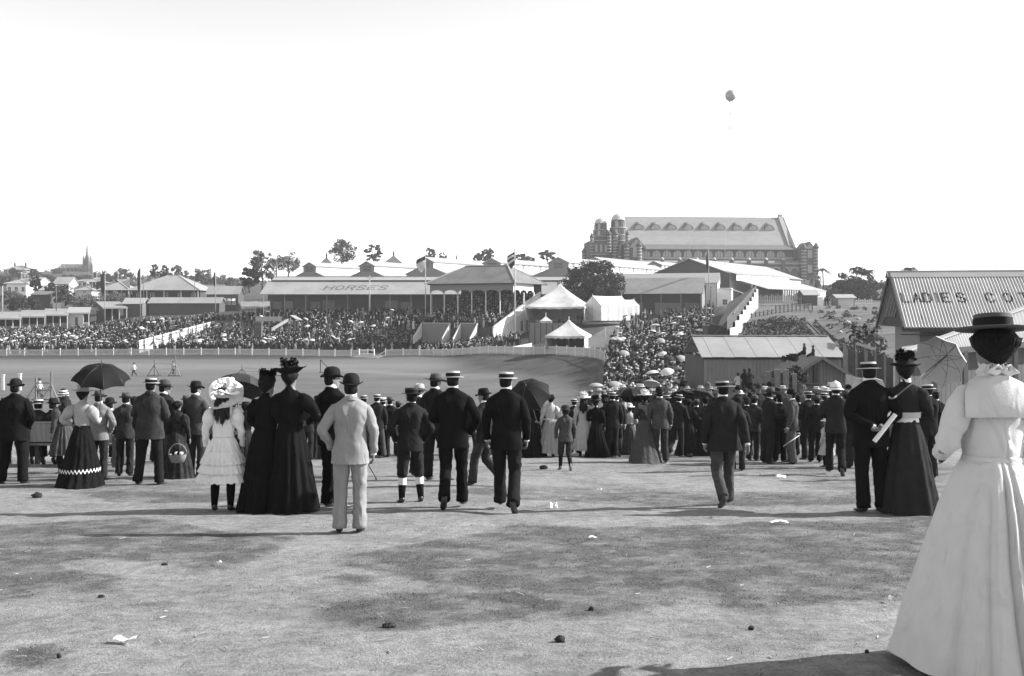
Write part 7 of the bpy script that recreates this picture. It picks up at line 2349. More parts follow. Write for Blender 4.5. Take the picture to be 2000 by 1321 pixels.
def stick(a, b, lab, r=.011, m=None, name='walking_stick', cat='walking stick'):
    a = Vector(a); b = Vector(b)
    o = bpy.data.objects.new(name, None); COL.objects.link(o); o.location = b
    tag(o, lab, cat)
    v = a - b
    MB().tube([(0, 0, 0), tuple(v)], [r * .7, r], 8).build('shaft', m or M_POLE_D, o)
    MB().tube([tuple(v), tuple(v + Vector((0, 0, .03))), tuple(v + Vector((-.05, 0, .035)))], r * 1.3, 8).build('handle', m or M_POLE_D, o)
    MB().tube([(0, 0, -.01), tuple(v * .04)], r * .9, 8).build('tip', M_SHOE, o)
    return o
stick(wpt(m16, (.24, .1, .86)), P(735, 935, 13.1), 'dark walking stick slanting out right of the pale-suited man')
man(683, 1040, 722, 'man in pale linen suit and black bowler, seen from behind', 'bowler', C_LIGHT, C_LIGHT, 'pocket', 'down', 'stand', 5, tr_w=1.05, length=.78, flare=1.04)
GB = 'men standing in the middle distance'
man(713, 894, 770, 'man in boater at the left of the small group beyond the pale-suited man', 'boater', C_DK2, C_DARK, 'down', 'down', 'stand', 10)
man(735, 894, 768, 'taller man in boater and dark jacket in the small group', 'boater', C_DARK, C_MID, 'pocket', 'down', 'ease', 0)
man(748, 892, 775, 'man in tipped straw hat at the centre of the small group', 'boater', C_DARK, C_DARK, 'down', 'down', 'stand', -20, htilt=12)
man(764, 893, 771, 'man in felt hat bending slightly at the right of the small group', 'fedora', C_BLACK2, C_DARK, 'pocket', 'pocket', 'ease', 5)
boy = man(797, 983, 755, 'boy in knickerbockers and dark boater with white sock tops', 'dark_boater', C_DARK, C_DARK, 'pocket', 'pocket', 'ease', 12, short=True, hs=1.1, length=.80, hatm=M_STRAW_D)
for i in (0, 1):
    k, a = [np.array(q) for q in LEGS['ease'][i]]
    MB().tube([k * .74 + a * .26, k * .48 + a * .52], [.066, .064], 10, cap0=False, cap1=False).build('sock_top', M_LINEN, boy)
man(818, 930, 745, 'man in pale peaked hat behind the knickerbocker boy', 'fedora', C_DARK, C_DARK, 'front', 'front', 'stand', -25, hatm=M_FELT_L, hturn=-20)
man(847, 938, 725, 'tall man in wide dark felt hat looking right', 'wide_felt', C_BLACK2, C_BLACK2, 'front', 'front', 'ease', -28, tr_w=1.12, hturn=-15)
man(886, 993, 721, 'slim young man in black suit and boater, left of two standing alike', 'boater', C_BLACK, C_BLACK, 'front', 'pocket', 'walk2', 0, length=.77)
man(948, 949, 753, 'man in dark fedora walking left between the two boater men', 'fedora', C_DARK, C_DK2, 'swing_f', 'swing_b', 'walk', 62, hatm=M_FELT_K, shoe=M_SHOE_D)
man(990, 996, 722, 'young man in black suit and boater striding away, right of two alike', 'boater', C_BLACK, C_BLACK2, 'down', 'down', 'walk', -4, length=.77, tr_w=1.06)
u1 = woman(1040, 893, 775, 'woman in black dress under a dark umbrella', 'flat', C_BLACK, C_BLACK, 'front', 'front', 10, hem=(.46, .42))
umbrella(P(1027, 752, 22.6), P(1046, 815, 23.2), .52, .36, 'dark umbrella tipped toward the viewer behind the striding boater man', M_UMB)
w = woman(1072, 893, 767, 'woman in pale dress and wide boater holding a closed parasol', 'wide_boater', C_CREAM, cloth('pale_grey_skirt', .26, .08), 'down', 'front', 0, hem=(.36, .34), belt=M_LINEN, z0=.14, hatm=M_STRAW_D, hair=M_HAIR)
stick(P(1037, 805, 23.6), P(1084, 830, 23.7), 'closed pale parasol held slanting by the woman in pale dress', .02, M_PARA, 'closed_parasol', 'parasol')
boy2 = man(1104, 920, 790, 'barefoot boy in grey jacket and crushed hat walking away', 'slouch', C_MID, C_DK2, 'down', 'down', 'walk', 6, short=True, hs=1.18, white_collar=False, cuffs=False, shoe=M_SKIN, hatm=C_DK2)
child_girl(1141, 892, 762, 'girl in long white dress and big white trimmed hat', 'white_trim', C_CREAM, -8, z0=.20, hem=(.34, .30), hs=1.08, hdz=.0)
woman(1166, 893, 768, 'woman in black with feathered hat right of the girl in white', 'plume', C_BLACK, C_BLACK, 'front', 'down', -10, hem=(.36, .34), collar=M_LINEN)
woman(1182, 891, 770, 'woman in black half hidden beside the boater couple', 'toque', C_BLACK2, C_BLACK2, 'front', 'front', -12, hem=(.36, .34))
man(1194, 892, 764, 'man in boater behind the felt-hatted walker', 'boater', C_DARK, C_DARK, 'down', 'down', 'stand', 0)
man(1204, 890, 763, 'man in black felt hat walking away, foot lifted', 'fedora', C_DARK, C_DARK, 'down', 'swing_b', 'walk', -15, hatm=M_FELT_K, shoe=M_SHOE_D)
umbrella(P(1231, 758, 26.5), P(1233, 812, 26.3), .46, .30, 'black umbrella behind the woman with the fur boa', M_UMB)
woman(1231, 888, 782, 'woman in white blouse with wide dark belt', 'white_trim', C_CREAM, C_GREYSK, 'front', 'front', 0, hem=(.36, .34), belt=C_BLACK, cuffs=M_LINEN)
w = woman(1260, 903, 756, 'woman with pale fur boa and long grey trailing skirt', 'white_trim', C_DK2, C_GREYSK, 'front', 'front', -4, hem=(.40, .40), train=.35, pleats=10, amp=.03, hair=M_HAIR, big=1.15)
V, F = leaf_cloud([(math.cos(a) * .13, math.sin(a) * .11 - .02, 1.42 - .03 * (a > 3.2)) for a in np.linspace(0, 6.2, 16)] + [(0.03 * i, -.15, 1.36 - .06 * i) for i in range(4)], [.055] * 20, 60, .03, np.random.RandomState(3), 1.0)
link('fur_boa', fast_mesh('fur_boa', V, F, mat('pale_fur', .22, var=.3, scale=20)), w)
man(1291, 904, 752, 'man in grey suit and bowler beside the woman with the fur boa', 'bowler', C_MID, C_DK2, 'down', 'down', 'stand', -4)
man(1318, 893, 768, 'man in boater stepping right beyond the grey bowler man', 'boater', C_DARK, C_DARK, 'down', 'fwd', 'walk2', -30, shoe=M_SHOE_D)
woman(1345, 890, 776, 'woman in dark dress with buttoned back, left of two', 'flat', C_DARK, C_DARK, 'front', 'front', -8)
woman(1378, 890, 772, 'woman in dark grey cape, right of two', 'flat', C_DK2, C_DARK, 'front', 'front', 6, hem=(.44, .4), collar=M_LINEN)
umbrella(P(1330, 768, 29.5), P(1336, 812, 29), .42, .22, 'low dark umbrella left of the buttoned-back woman', M_UMB)
umbrella(P(1368, 766, 30), P(1362, 812, 29.6), .46, .2, 'flat dark umbrella above the two dark-dressed women', M_UMB_G)
umbrella(P(1344, 768, 33), P(1352, 810, 32.4), .42, .32, 'dark umbrella tipped left between two others', M_UMB)
man(1417, 990, 738, 'man in wide boater and dark jacket striding away, foot raised', 'wide_boater', C_DARK, C_MID, 'down', 'swing_b', 'walk2', 4, hatm=M_FELT_L, length=.78, flare=1.12, shoe=M_SHOE_D, stout=1.06)
man(1440, 920, 770, 'man in dark coat hidden behind the striding man', 'bowler', C_DARK, C_DARK, 'front', 'front', 'stand', 0)
man(1497, 905, 753, 'man in wide felt hat in profile reading a paper', 'wide_felt', C_DARK, C_DARK, 'fwd', 'fwd', 'stand', -72, white_collar=True)
man(1548, 906, 755, 'man in light-backed coat and felt hat facing left with a stick', 'fedora', C_MID, C_MIDL, 'down', 'front', 'ease', 68, hatm=M_FELT_K)
stick(P(1562, 850, 20.9), P(1530, 872, 20.7), 'pale stick held low by the man in the light-backed coat', .012, M_POLE)
man(1522, 903, 765, 'man in black suit seen from behind between the two felt hats', 'bowler', C_BLACK2, C_BLACK2, 'front', 'front', 'stand', 5)
man(1632, 927, 741, 'man in white pith helmet and dark belted jacket', 'pith', C_DARK, C_BLACK2, 'front', 'raise', 'walk', -14, shoe=M_SHOE_D)
child_girl(1614, 912, 808, 'small child in white bonnet and pale smock beside the pith-helmet man', 'white_trim', C_CREAM, 30, z0=.45, hem=(.30, .28), hs=1.2, belt=M_LINEN)
GCR = 'spectators at the right'
for (px, ft, tp, hk, ct, yw, lb) in (
    (1470, 900, 768, 'fedora', C_DK2, -40, 'man in felt hat turned right, left of the paper reader'),
    (1578, 898, 762, 'boater', C_DARK, 20, 'man in boater right of the light-backed coat'),
    (1592, 903, 768, 'fedora', C_DARK, -10, 'man in felt hat just left of the white bonnet'),
    (1604, 893, 765, 'boater', C_MID, 5, 'man in tilted boater behind the white bonnet'),
    (1655, 905, 758, 'wide_felt', C_DARK, 10, 'man in wide hat right of the pith helmet'),
    (1668, 915, 760, 'boater', C_BLACK2, 0, 'man in boater hidden by the suited man with paper roll'),
    (1458, 893, 772, 'bowler', C_BLACK2, 0, 'man in bowler just right of the striding man'),
    (1812, 935, 748, 'boater', C_BLACK2, 12, 'man in boater between plumed woman and the lady in white'),
    (1795, 912, 756, 'boater', C_DARK, -18, 'man in boater peering over the parasol handle'),
    (1830, 905, 762, 'dark_boater', C_BLACK, 0, 'man in dark boater close behind the lady in white')):
    man(px, ft, tp, lb, hk, ct, C_DARK, 'front', 'front', 'stand', yw)
mr = man(1704, 1000, 703, 'man in black suit and boater holding a paper roll behind his back', 'boater', C_BLACK, C_BLACK, 'back', 'back', 'stand', 3, stout=1.08, tr_w=1.05, length=.76)
def paper_roll():
    c = wpt(mr, (.02, -.245, .965)); 
    o = bpy.data.objects.new('paper_roll', None); COL.objects.link(o); o.location = c
    tag(o, 'white rolled paper in the hands of the boater man at right', 'paper roll')
    a, b = np.array((-.10, 0, -.13)), np.array((.15, 0, .19))
    th = np.linspace(0, 5 * math.pi, 40)
    t = _n(b - a); s = np.array((0, 1.0, 0)); u = np.cross(t, s)
    R = np.array([[p + (s * math.cos(q) + u * math.sin(q)) * (.032 - .0008 * i) for i, q in enumerate(th)] for p in (a, b)])
    MB().rings(R, 0, True, False, False, False).build('sheet', M_LINEN, o)
    return o
paper_roll()
wp = woman(1776, 1001, 684, 'woman in dark dress and plumed hat beside the man with paper roll', 'plume', C_DARK, cloth('dark_serge', .024), 'hold', 'front', -14, hem=(.33, .36), pleats=12, amp=.03, belt=M_LINEN, collar=M_LINEN, hturn=-12, puff=1.1)
MB().loft([(0, 0, 1.085, .15, .125), (0, 0, 1.15, .158, .132)], 24, cap0=False, cap1=False).build('lace_trim', M_PARA_G, wp)
umbrella(P(1850, 694, 12.9), P(1758, 768, 12.0), .34, .25, 'pale parasol tipped on its side beside the plumed woman', M_PARA_G, 8, 'parasol', 'parasol')
umbrella(P(1700, 755, 27), P(1690, 800, 26), .5, .3, 'pale parasol half hidden by the man with paper roll', M_PARA, 8, 'parasol', 'parasol')

# ---- the lady in white, nearest the camera
lw = woman(1930, 1306, 601, 'lady in long white dress and broad straw hat, nearest the camera at right', 'wide_boater', cloth('soft_white_cotton', .52, .05, .15), cloth('soft_white_cotton', .52, .05, .15), 'elbow', 'elbow', 4, hem=(.46, .44), pleats=7, amp=.025, waist=.140, puff=.92, big=1.1, bustle=.015, hdz=.05, z0=.04, train=.05, htilt=-3, knot=False, hatm=mat('shaded_straw', .075, rough=.8, var=.15, scale=40, bump=.3, bscale=200), grooves=[(-99, .045, .16), (-86, .05, .13), (-118, .06, .07), (-66, .07, .06), (-140, .08, .05)])  # straw greyed so the hat carries its backlit shade in its colour
def sailor_collar(o):
    n = 14; R = []
    for z, wd, yb in ((1.475, .085, -.075), (1.45, .14, -.09), (1.40, .185, -.112), (1.34, .195, -.132), (1.275, .196, -.142), (1.272, .196, -.140)):
        R.append([(x * wd, yb - .012 + .05 * (abs(x) ** 2.4) + (.03 * abs(x) ** 4 if z > 1.4 else 0), z + .004 * math.cos(x * 3)) for x in np.linspace(-1, 1, n)])
    MB().rings(np.array(R), 0, True, False, False, False).build('sailor_collar', MATS['soft_white_cotton'], o)
    # gathered lace at the neck with a bow
    th = np.linspace(0, 2 * np.pi, 60, endpoint=False)
    R = np.array([np.stack([np.cos(th) * (r + .006 * np.cos(th * 14)), .004 + np.sin(th) * (r + .006 * np.cos(th * 14)), np.full(60, z) + .004 * np.cos(th * 9)], 1) for (r, z) in ((.064, 1.475), (.078, 1.488), (.060, 1.512), (.066, 1.535))])
    MB().rings(R, 0, True, False, False).build('neck_frill', MATS['soft_white_cotton'], o)
    bw = MB()
    for s in (-1, 1):
        bw.tube([(0, -.075, 1.51), (s * .035, -.09, 1.53), (s * .06, -.088, 1.50), (s * .03, -.082, 1.49), (0, -.076, 1.505)], [(.012, .005), (.024, .006), (.026, .006), (.018, .006), (.01, .005)], 8)
    bw.build('neck_bow', C_WHITE, o)
    MB().loft([(0, -.004, 1.050, .149, .129), (0, -.004, 1.072, .146, .126)], 26, cap0=False, cap1=False).build('waistband', MATS['soft_white_cotton'], o)
sailor_collar(lw)
mb = MB(); rr = random.Random(8)
for q in range(90):                       # swept-up strands and loose wisps
    a = math.radians(rr.uniform(180, 360)); a2 = a + rr.uniform(-.25, .25); e = rr.uniform(1.0, 1.05)
    pts = [(math.cos(a + (a2 - a) * t) * r_ * e, -.012 + math.sin(a + (a2 - a) * t) * r_ * e * 1.05, z) for t, r_, z in ((0, .028, 1.532), (.25, .050, 1.558), (.5, .077, 1.592), (.75, .105, 1.633), (1, .116, 1.67))]
    mb.tube(pts, [.002, .005, .006, .006, .004], 5)
for q in range(14):
    a = math.radians(rr.uniform(200, 340)); mb.tube([(math.cos(a) * .05, math.sin(a) * .05 - .01, 1.535), (math.cos(a) * .062, math.sin(a) * .066 - .012, 1.52 + rr.uniform(-.01, .02)), (math.cos(a) * .07, math.sin(a) * .07 - .01, 1.50 + rr.uniform(-.02, .03))], [.0015, .0012, .0006], 4)
mb.build('hair_strands', M_HAIR, lw)

# ---- the second row, glimpsed between the nearer figures
for (px, ft, tp, hk, ct, yw, where) in (
    (8, 908, 772, 'fedora', C_DARK, 8, 'behind the stout bowler man at the left edge'), (262, 908, 770, 'bowler', C_BLACK2, 5, 'in the gap left of the broad boater man'), (306, 903, 774, 'boater', C_DK2, -12, 'between the broad boater man and the fedora'),
    (364, 906, 768, 'fedora', C_DARK, 15, 'between the sprigged dress and the tweed jacket'), (405, 902, 776, 'bowler', C_DK2, -8, 'just left of the girl in white'), (455, 903, 782, 'cap', C_MID, 10, 'behind the shoulder of the girl in white'),
    (600, 899, 775, 'boater', C_DARK, -20, 'right of the woman with hand on hip'), (671, 892, 778, 'fedora', C_DK2, 6, 'behind the pale-suited man'), (699, 890, 774, 'bowler', C_BLACK2, -5, 'left of the small group of boaters'), (780, 890, 779, 'fedora', C_DARK, 14, 'left of the knickerbocker boy'),
    (832, 889, 777, 'boater', C_DK2, -9, 'behind the tall man in wide hat'), (868, 890, 775, 'bowler', C_DARK, 3, 'left of the left-hand boater man'), (917, 888, 779, 'fedora', C_BLACK2, -15, 'right of the left-hand boater man'), (966, 889, 776, 'boater', C_MID, 8, 'behind the walking fedora man'),
    (1018, 887, 780, 'bowler', C_DARK, 0, 'under the edge of the tipped umbrella'), (1058, 886, 779, 'fedora', C_DK2, -10, 'left of the woman with closed parasol'), (1122, 886, 777, 'boater', C_DARK, 6, 'between the barefoot boy and girl in white'), (1215, 887, 774, 'bowler', C_BLACK2, -4, 'left of the wide-belted woman'),
    (1302, 886, 770, 'boater', C_DK2, 12, 'behind the grey bowler man'), (1360, 885, 776, 'fedora', C_DARK, -6, 'between the two dark-dressed women'), (1398, 887, 772, 'bowler', C_BLACK2, 4, 'just left of the striding man'), (1512, 890, 770, 'boater', C_MID, -10, 'right of the paper reader'), (1563, 890, 768, 'bowler', C_DARK, 9, 'behind the light-backed coat'), (1645, 892, 764, 'boater', C_DK2, -7, 'right behind the pith-helmet man')):
    nm = {'fedora': 'felt hat', 'bowler': 'bowler', 'boater': 'boater', 'cap': 'flat cap'}[hk]
    man(px, ft, tp, 'man in %s %s' % (nm, where), hk, ct, C_DARK, ('front', 'down', 'pocket')[px % 3], ('front', 'pocket', 'down')[px % 3], ('stand', 'ease')[px % 2], yw)
# ---- bench with seated spectators at the left
def bench():
    d = 20.2
    z = hz1(PX(130, d), d)
    o = empty('park_bench', (PX(140, d), d, z), 0, 'plank bench seen from behind below the umbrella', 'bench')
    W = 190 * d / FPX / 2
    MB().box(-W, W, -.02, .02, .50, .86).build('backrest_plank', M_TIMBER, o)
    MB().box(-W, W, -.03, .03, .86, .89).build('backrest_cap', M_TIMBER, o)
    MB().box(-W, W, .05, .45, .42, .46).build('seat', M_TIMBER, o)
    for x in (-W + .1, 0, W - .1):
        MB().box(x - .04, x + .04, -.06, -.02, 0, .88).build('leg', M_TIMBER_D, o)
        MB().box(x - .04, x + .04, .36, .44, 0, .42).build('leg', M_TIMBER_D, o)
    return o
bench()
def sitter(px, top, lab, hk, ct, d=20.5, yaw=0, hm=None):
    z = hz1(PX(px, d), d)
    me = make_body(al='lap', ar='lap', legs='sit', turn=0.0, tilt=0.0)
    o = link('person', me, None, (PX(px, d), d, z - .36), math.radians(yaw))
    o.scale = (.98, .98, .98)
    tag(o, lab, 'person')
    trousers(o, C_DARK, 'sit', int(px)); shoes(o, M_SHOE, 'sit'); jacket(o, ct, 'lap', 'lap', int(px), .86, .98); hair_short(o, M_HAIR)
    hat(o, hk, 0, math.radians(-3), m=hm)
sitter(75, 775, 'man in boater seated on the bench', 'boater', C_DARK)
sitter(104, 782, 'man in dark hat seated on the bench right of the boater', 'fedora', C_BLACK2, hm=M_FELT_K)
sitter(214, 785, 'man in dark hat seated on the bench right of the light jacket', 'bowler', C_DARK)
sitter(52, 790, 'man in felt hat seated on the left end of the bench', 'fedora', C_DK2)
def basket():
    d = foot_d(935) - .35
    c = P(347, 893, d)
    o = empty('basket', (c.x, c.y, c.z), 0, 'wicker basket carried by the woman in the sprigged dress', 'basket')
    MB().loft([(0, 0, -.09, .10, .08), (0, 0, 0, .14, .10), (0, 0, .05, .15, .11)], 18, cap1=False).build('bowl', mat('wicker', .2, var=.4, scale=50), o)
    MB().tube([(math.cos(t) * .15, 0, .05 + math.sin(t) * .17) for t in np.linspace(0, math.pi, 10)], .01, 6).build('handle', MATS['wicker'], o)
    for k in range(4): MB().ball((-.06 + .04 * k, 0, .06), (.04, .06, .03), 8, 5).build('bundle', M_LINEN if k % 2 else C_BLACK, o)
basket()

# ---- boys on the hut roof and the posts
ho, za_, hx0, hW = HUT
def roof_boy(px, py_seat, d, lab, yaw, lean=0, hatk=None, coat=None, sc=.80):
    c = P(px, py_seat, d)
    me = make_body(al='lap', ar='lap', legs='sit', turn=0.0, tilt=0.0)
    o = link('person', me, None, (c.x, c.y, c.z - .80 * sc), math.radians(yaw))
    o.scale = (sc,) * 3
    tag(o, lab, 'person')
    trousers(o, C_DARK, 'sit', int(px)); shoes(o, M_SHOE, 'sit'); jacket(o, coat or C_DARK, 'lap', 'lap', int(px), .86, .98, cuffs=False, white_collar=False); hair_short(o, M_HAIR)
    if hatk: hat(o, hatk)
    return o
roof_boy(1571, 693, 59.3, 'boy sitting hunched on the hut roof against the pale shed', 80, sc=.72)
b = roof_boy(1588, 696, 57.7, 'second boy leaning back on the hut roof in a flat cap', 70, hatk='cap', sc=.66)
for (px, tp, ct, lb, hk) in ((1441, 727, C_CREAM, 'boy in white shirt perched on the posts below the pale shed', 'slouch'), (1455, 720, C_DARK, 'boy in dark jacket perched on the posts, left of two', 'cap'), (1465, 719, C_DK2, 'boy in dark jacket perched on the posts, right of two', 'cap')):
    d = 49.6
    man(px, 772, tp, lb, hk, ct, C_DARK, 'front', 'front', 'stand', 8, d=d, white_collar=False, cuffs=False, hs=1.12)
# ---- figures out in the arena
for (px, ft, tp, yw, ct, lb) in ((262, 734, 708, 75, C_CREAM, 'man in shirtsleeves walking left across the arena'), (77, 778, 738, 100, C_CREAM, 'man in pale shirt working at the nearest jump stand'), (338, 731, 705, -20, C_CREAM, 'man in pale shirt beside the timber jump stand')):
    d = 2000 * CAMZ / (ft - HOR)
    man(px, ft, tp, lb, 'fedora', ct, C_DK2, 'swing_f', 'swing_b', 'walk', yw, d=d, white_collar=False, cuffs=False)
# ------------------------------------------------------------------ the crowd
def lod_figure(kind):
    """low figure: V, triangles, part index (0 coat, 1 lower, 2 skin, 3 hat, 4 shirt/trim)"""
    mb = MB(); parts = []
    def mark(i):
        parts.extend([i] * (len(mb.f) - len(parts)))
    fem = kind in ('woman', 'girl')
    if fem:
        mb.loft([(0, 0, 0, .34, .32), (0, 0, .55, .22, .2), (0, 0, 1.05, .12, .11)], 8, cap0=False); mark(1)
        mb.loft([(0, 0, 1.05, .12, .11), (0, 0, 1.30, .17, .13), (0, 0, 1.42, .13, .09), (0, 0, 1.50, .05, .05)], 7, cap0=False); mark(0)
    else:
        for s in (-1, 1):
            mb.tube([(s * .10, 0, 0), (s * .09, .02, .5), (s * .08, 0, .88)], [.06, .075, .09], 5, cap0=False, cap1=False)
        mark(1)
        mb.loft([(0, 0, .78, .20, .15), (0, 0, 1.1, .17, .13), (0, 0, 1.34, .20, .13), (0, 0, 1.43, .15, .09), (0, 0, 1.51, .06, .06)], 7, cap0=False); mark(0)
    for s in (-1, 1):
        mb.tube([(s * .18, 0, 1.39), (s * .26, -.02, 1.12), (s * (.2 if fem else .24), .16 if fem else .06, 1.02 if fem else .86)], [.06, .055, .035], 5, cap0=False)
    mark(0)
    mb.ball((0, .01, 1.60), (.078, .09, .115), 7, 5); mark(2)
    if kind == 'man_bowler': mb.loft([(0, 0, 1.655, .15, .16), (0, 0, 1.66, .10, .11), (0, 0, 1.74, .085, .095), (0, 0, 1.79, .03, .03)], 8)
    elif kind == 'man_boater': mb.loft([(0, 0, 1.655, .16, .17), (0, 0, 1.662, .095, .105), (0, 0, 1.73, .09, .10)], 8)
    else: mb.loft([(0, 0, 1.65, .19, .2), (0, 0, 1.67, .13, .13), (0, 0, 1.75, .10, .10), (0, 0, 1.78, .03, .03)], 8)
    mark(3)
    mb.quad((-.03, .115 if fem else .125, 1.38), (.03, .115 if fem else .125, 1.38), (.025, .07, 1.49), (-.025, .07, 1.49)); mark(4)
    V = np.vstack(mb.v)
    T, pt = [], []
    for f, p in zip(mb.f, parts):
        for i in range(1, len(f) - 1): T.append((f[0], f[i], f[i + 1])); pt.append(p)
    return V, np.array(T), np.array(pt)
LOD = {k: lod_figure(k) for k in ('man_bowler', 'man_boater', 'woman', 'girl')}
M_CROWD = tone_mat('crowd_clothes', .95, .1, 8.0, .03)
CR = np.random.RandomState(77)
def figure_tones(kind, n, rng, pale=.16):
    if kind == 'girl': coat = rng.choice([.5, .36, .22, .05], n, p=[.4, .3, .15, .15])
    elif kind == 'woman': coat = rng.choice([.010, .02, .05, .14, .42], n, p=[.3, .22, .14, .14, .2])
    else: coat = rng.choice([.010, .018, .03, .07, .3], n, p=[.4, .26, .18, .1, .06])
    low = np.where(rng.uniform(size=n) < .7, coat, rng.choice([.012, .03, .06, .3], n, p=[.4, .3, .2, .1]))
    if kind == 'man_bowler': ht = rng.choice([.012, .03, .10], n, p=[.6, .3, .1])
    elif kind == 'man_boater': ht = rng.choice([.42, .32, .5], n)
    else: ht = rng.choice([.012, .05, .35, .55], n, p=[.3, .2, .25, .25])
    skin = np.full(n, .17); trim = rng.choice([.5, .05], n)
    return np.stack([coat, low, skin, ht, trim], 1)
def crowd_mesh(name, pos, yaw, rng, lab, parent=None):
    pos = np.asarray(pos); n = len(pos)
    kinds = rng.choice(['man_bowler', 'man_boater', 'woman', 'girl'], n, p=[.40, .24, .27, .09])
    Vs, Fs, Ts = [], [], []; off = 0
    for k in LOD:
        ii = np.where(kinds == k)[0]
        if not len(ii): continue
        V, F, pt = LOD[k]
        sc = rng.uniform(.93, 1.05, len(ii)) * (.8 if k == 'girl' else .96 if k == 'woman' else 1.0)
        a = yaw[ii]; c, s = np.cos(a), np.sin(a)
        X = V[None, :, 0] * c[:, None] - V[None, :, 1] * s[:, None]; Y = V[None, :, 0] * s[:, None] + V[None, :, 1] * c[:, None]
        W = np.stack([X, Y, np.broadcast_to(V[None, :, 2], X.shape)], -1) * sc[:, None, None] + pos[ii][:, None, :]
        Vs.append(W.reshape(-1, 3))
        Fs.append((F[None] + (np.arange(len(ii)) * len(V))[:, None, None]).reshape(-1, 3) + off); off += len(ii) * len(V)
        Ts.append(figure_tones(k, len(ii), rng)[:, pt].reshape(-1))
    o = link(name, fast_mesh(name, np.concatenate(Vs), np.concatenate(Fs), M_CROWD, np.concatenate(Ts)), parent)
    return tag(o, lab, 'crowd', kind='stuff')
def jitter_grid(xmin, xmax, ymin, ymax, sx, sy, rng):
    gx, gy = np.meshgrid(np.arange(xmin, xmax, sx), np.arange(ymin, ymax, sy))
    return gx.ravel() + rng.uniform(-.4, .4, gx.size) * sx, gy.ravel() + rng.uniform(-.4, .4, gx.size) * sy
# grandstand footprint in world space, to keep the mound crowd out of it
_go = bpy.data.objects['grandstand']; _ga = _go.rotation_euler[2]
def in_stand(x, y):
    dx, dy = x - _go.location.x, y - _go.location.y
    u = dx * math.cos(-_ga) - dy * math.sin(-_ga); v = dx * math.sin(-_ga) + dy * math.cos(-_ga)
    return (u > -1) & (u < 19) & (v > -6.2) & (v < 14)
def mound_crowd():
    x, y = jitter_grid(-135, 14, 187, 222, .92, .92, CR)
    px = 1000 + x / y * FPX
    dens = np.where(y < 207, .95, .72) * np.where((px > 420) & (px < 515) & (y > 200) & (y < 214), .55, 1)
    dens = np.where((px > 420) & (px < 505) & (y > 211), .35, dens)
    dens = np.where(px < 175, np.where(y < 222, .9, .3), dens)
    dens = np.where((px > 1010) & (y > 180), .12, dens)
    dens = np.where((px > 178) & (px < 430) & (y > 214), .7, dens)
    tf = (px - 272) / (420 - 272); yf = 187 + 29 * tf
    dens = dens * np.clip(.35 + 1.3 * fbm(x * .22, y * .22, 61, 3), .3, 1.05)
    fenced = (y > yf - 5.5) & (y < yf + .4) & (CR.uniform(size=x.size) < .96)
    k = (CR.uniform(size=x.size) < dens) & ~in_stand(x, y) & ~((px > 268) & (px < 425) & fenced)
    # only the part beyond the curving fence
    k &= ~((px > 840) & (y < 187 - 0))
    x, y = x[k], y[k]
    x2, y2 = jitter_grid(-16, 1.5, 163, 187, 1.0, 1.0, CR)       # in front of the stand, inside the curve
    px2 = 1000 + x2 / y2 * FPX
    fence_d = np.interp(px2, [790, 840, 900, 950, 1000, 1050, 1100], [178, 176, 168, 160, 151, 144, 138])
    k2 = (y2 > fence_d + 1.2) & ~in_stand(x2, y2) & (CR.uniform(size=x2.size) < np.where(px2 > 985, .35, .92))
    x, y = np.concatenate([x, x2[k2]]), np.concatenate([y, y2[k2]])
    pos = np.stack([x, y, hz(x, y) - .02], 1)
    yaw = math.pi + CR.normal(0, .7, len(x))
    crowd_mesh('far_crowd', pos, yaw, CR, 'dense crowd of spectators massed on the mound beyond the arena fence')
mound_crowd()
def stand_crowd():
    o, x0, d, z0, L, zf, zback, D = GS
    pos, yaw = [], []
    M = Matrix.Translation(o.location) @ Matrix.Rotation(_ga, 4, 'Z')
    rows = 12
    for i in range(rows):
        z = zf - .9 + (zback - zf) * i / rows - .42
        y = .4 + (i + .5) * (D - 1.5) / rows
        for x in np.arange(.3, L - .5, .52):
            if CR.uniform() < .9:
                p = M @ Vector((x + CR.normal(0, .06), y + CR.normal(0, .1), z + CR.normal(0, .04))); pos.append(p); yaw.append(math.pi + _ga + CR.normal(0, .3))
    for i in range(6):
        z = PZ(640, d - 6) - z0 + i * .28 - .3
        for x in np.arange(-4.5, L - .4, .6):
            if CR.uniform() < .8:
                p = M @ Vector((x + CR.normal(0, .1), -5.3 + i * 1.0, z)); pos.append(p); yaw.append(math.pi + _ga + CR.normal(0, .5))
    crowd_mesh('grandstand_crowd', pos, np.array(yaw), CR, 'seated crowd filling the grandstand')
stand_crowd()
def slope_crowd():
    rng = CR
    x, y = jitter_grid(6, 40, 76, 208, .8, .8, rng)
    px = 1000 + x / y * FPX
    fence_px = 1187
    left = np.interp(y, [76, 97, 118, 140, 160, 210], [1178, 1180, 1187, 1192, 1200, 1225])
    right = np.interp(y, [76, 100, 130, 170, 210], [1376, 1378, 1384, 1392, 1395])
    dens = np.interp(y, [76, 120, 140, 152, 165, 185, 208], [.85, .85, .7, .4, .17, .09, .14])
    dens = np.where((px > 1290) & (y > 140), np.maximum(dens, np.interp(y, [140, 175, 208], [.6, .35, .15])), dens)
    k = (px > left) & (px < right) & (rng.uniform(size=x.size) < dens)
    x, y = x[k], y[k]
    # the nearest ones become single figures
    order = np.argsort(y)
    pos = np.stack([x, y, hz(x, y) - .02], 1)
    return pos[order]
SL = slope_crowd()
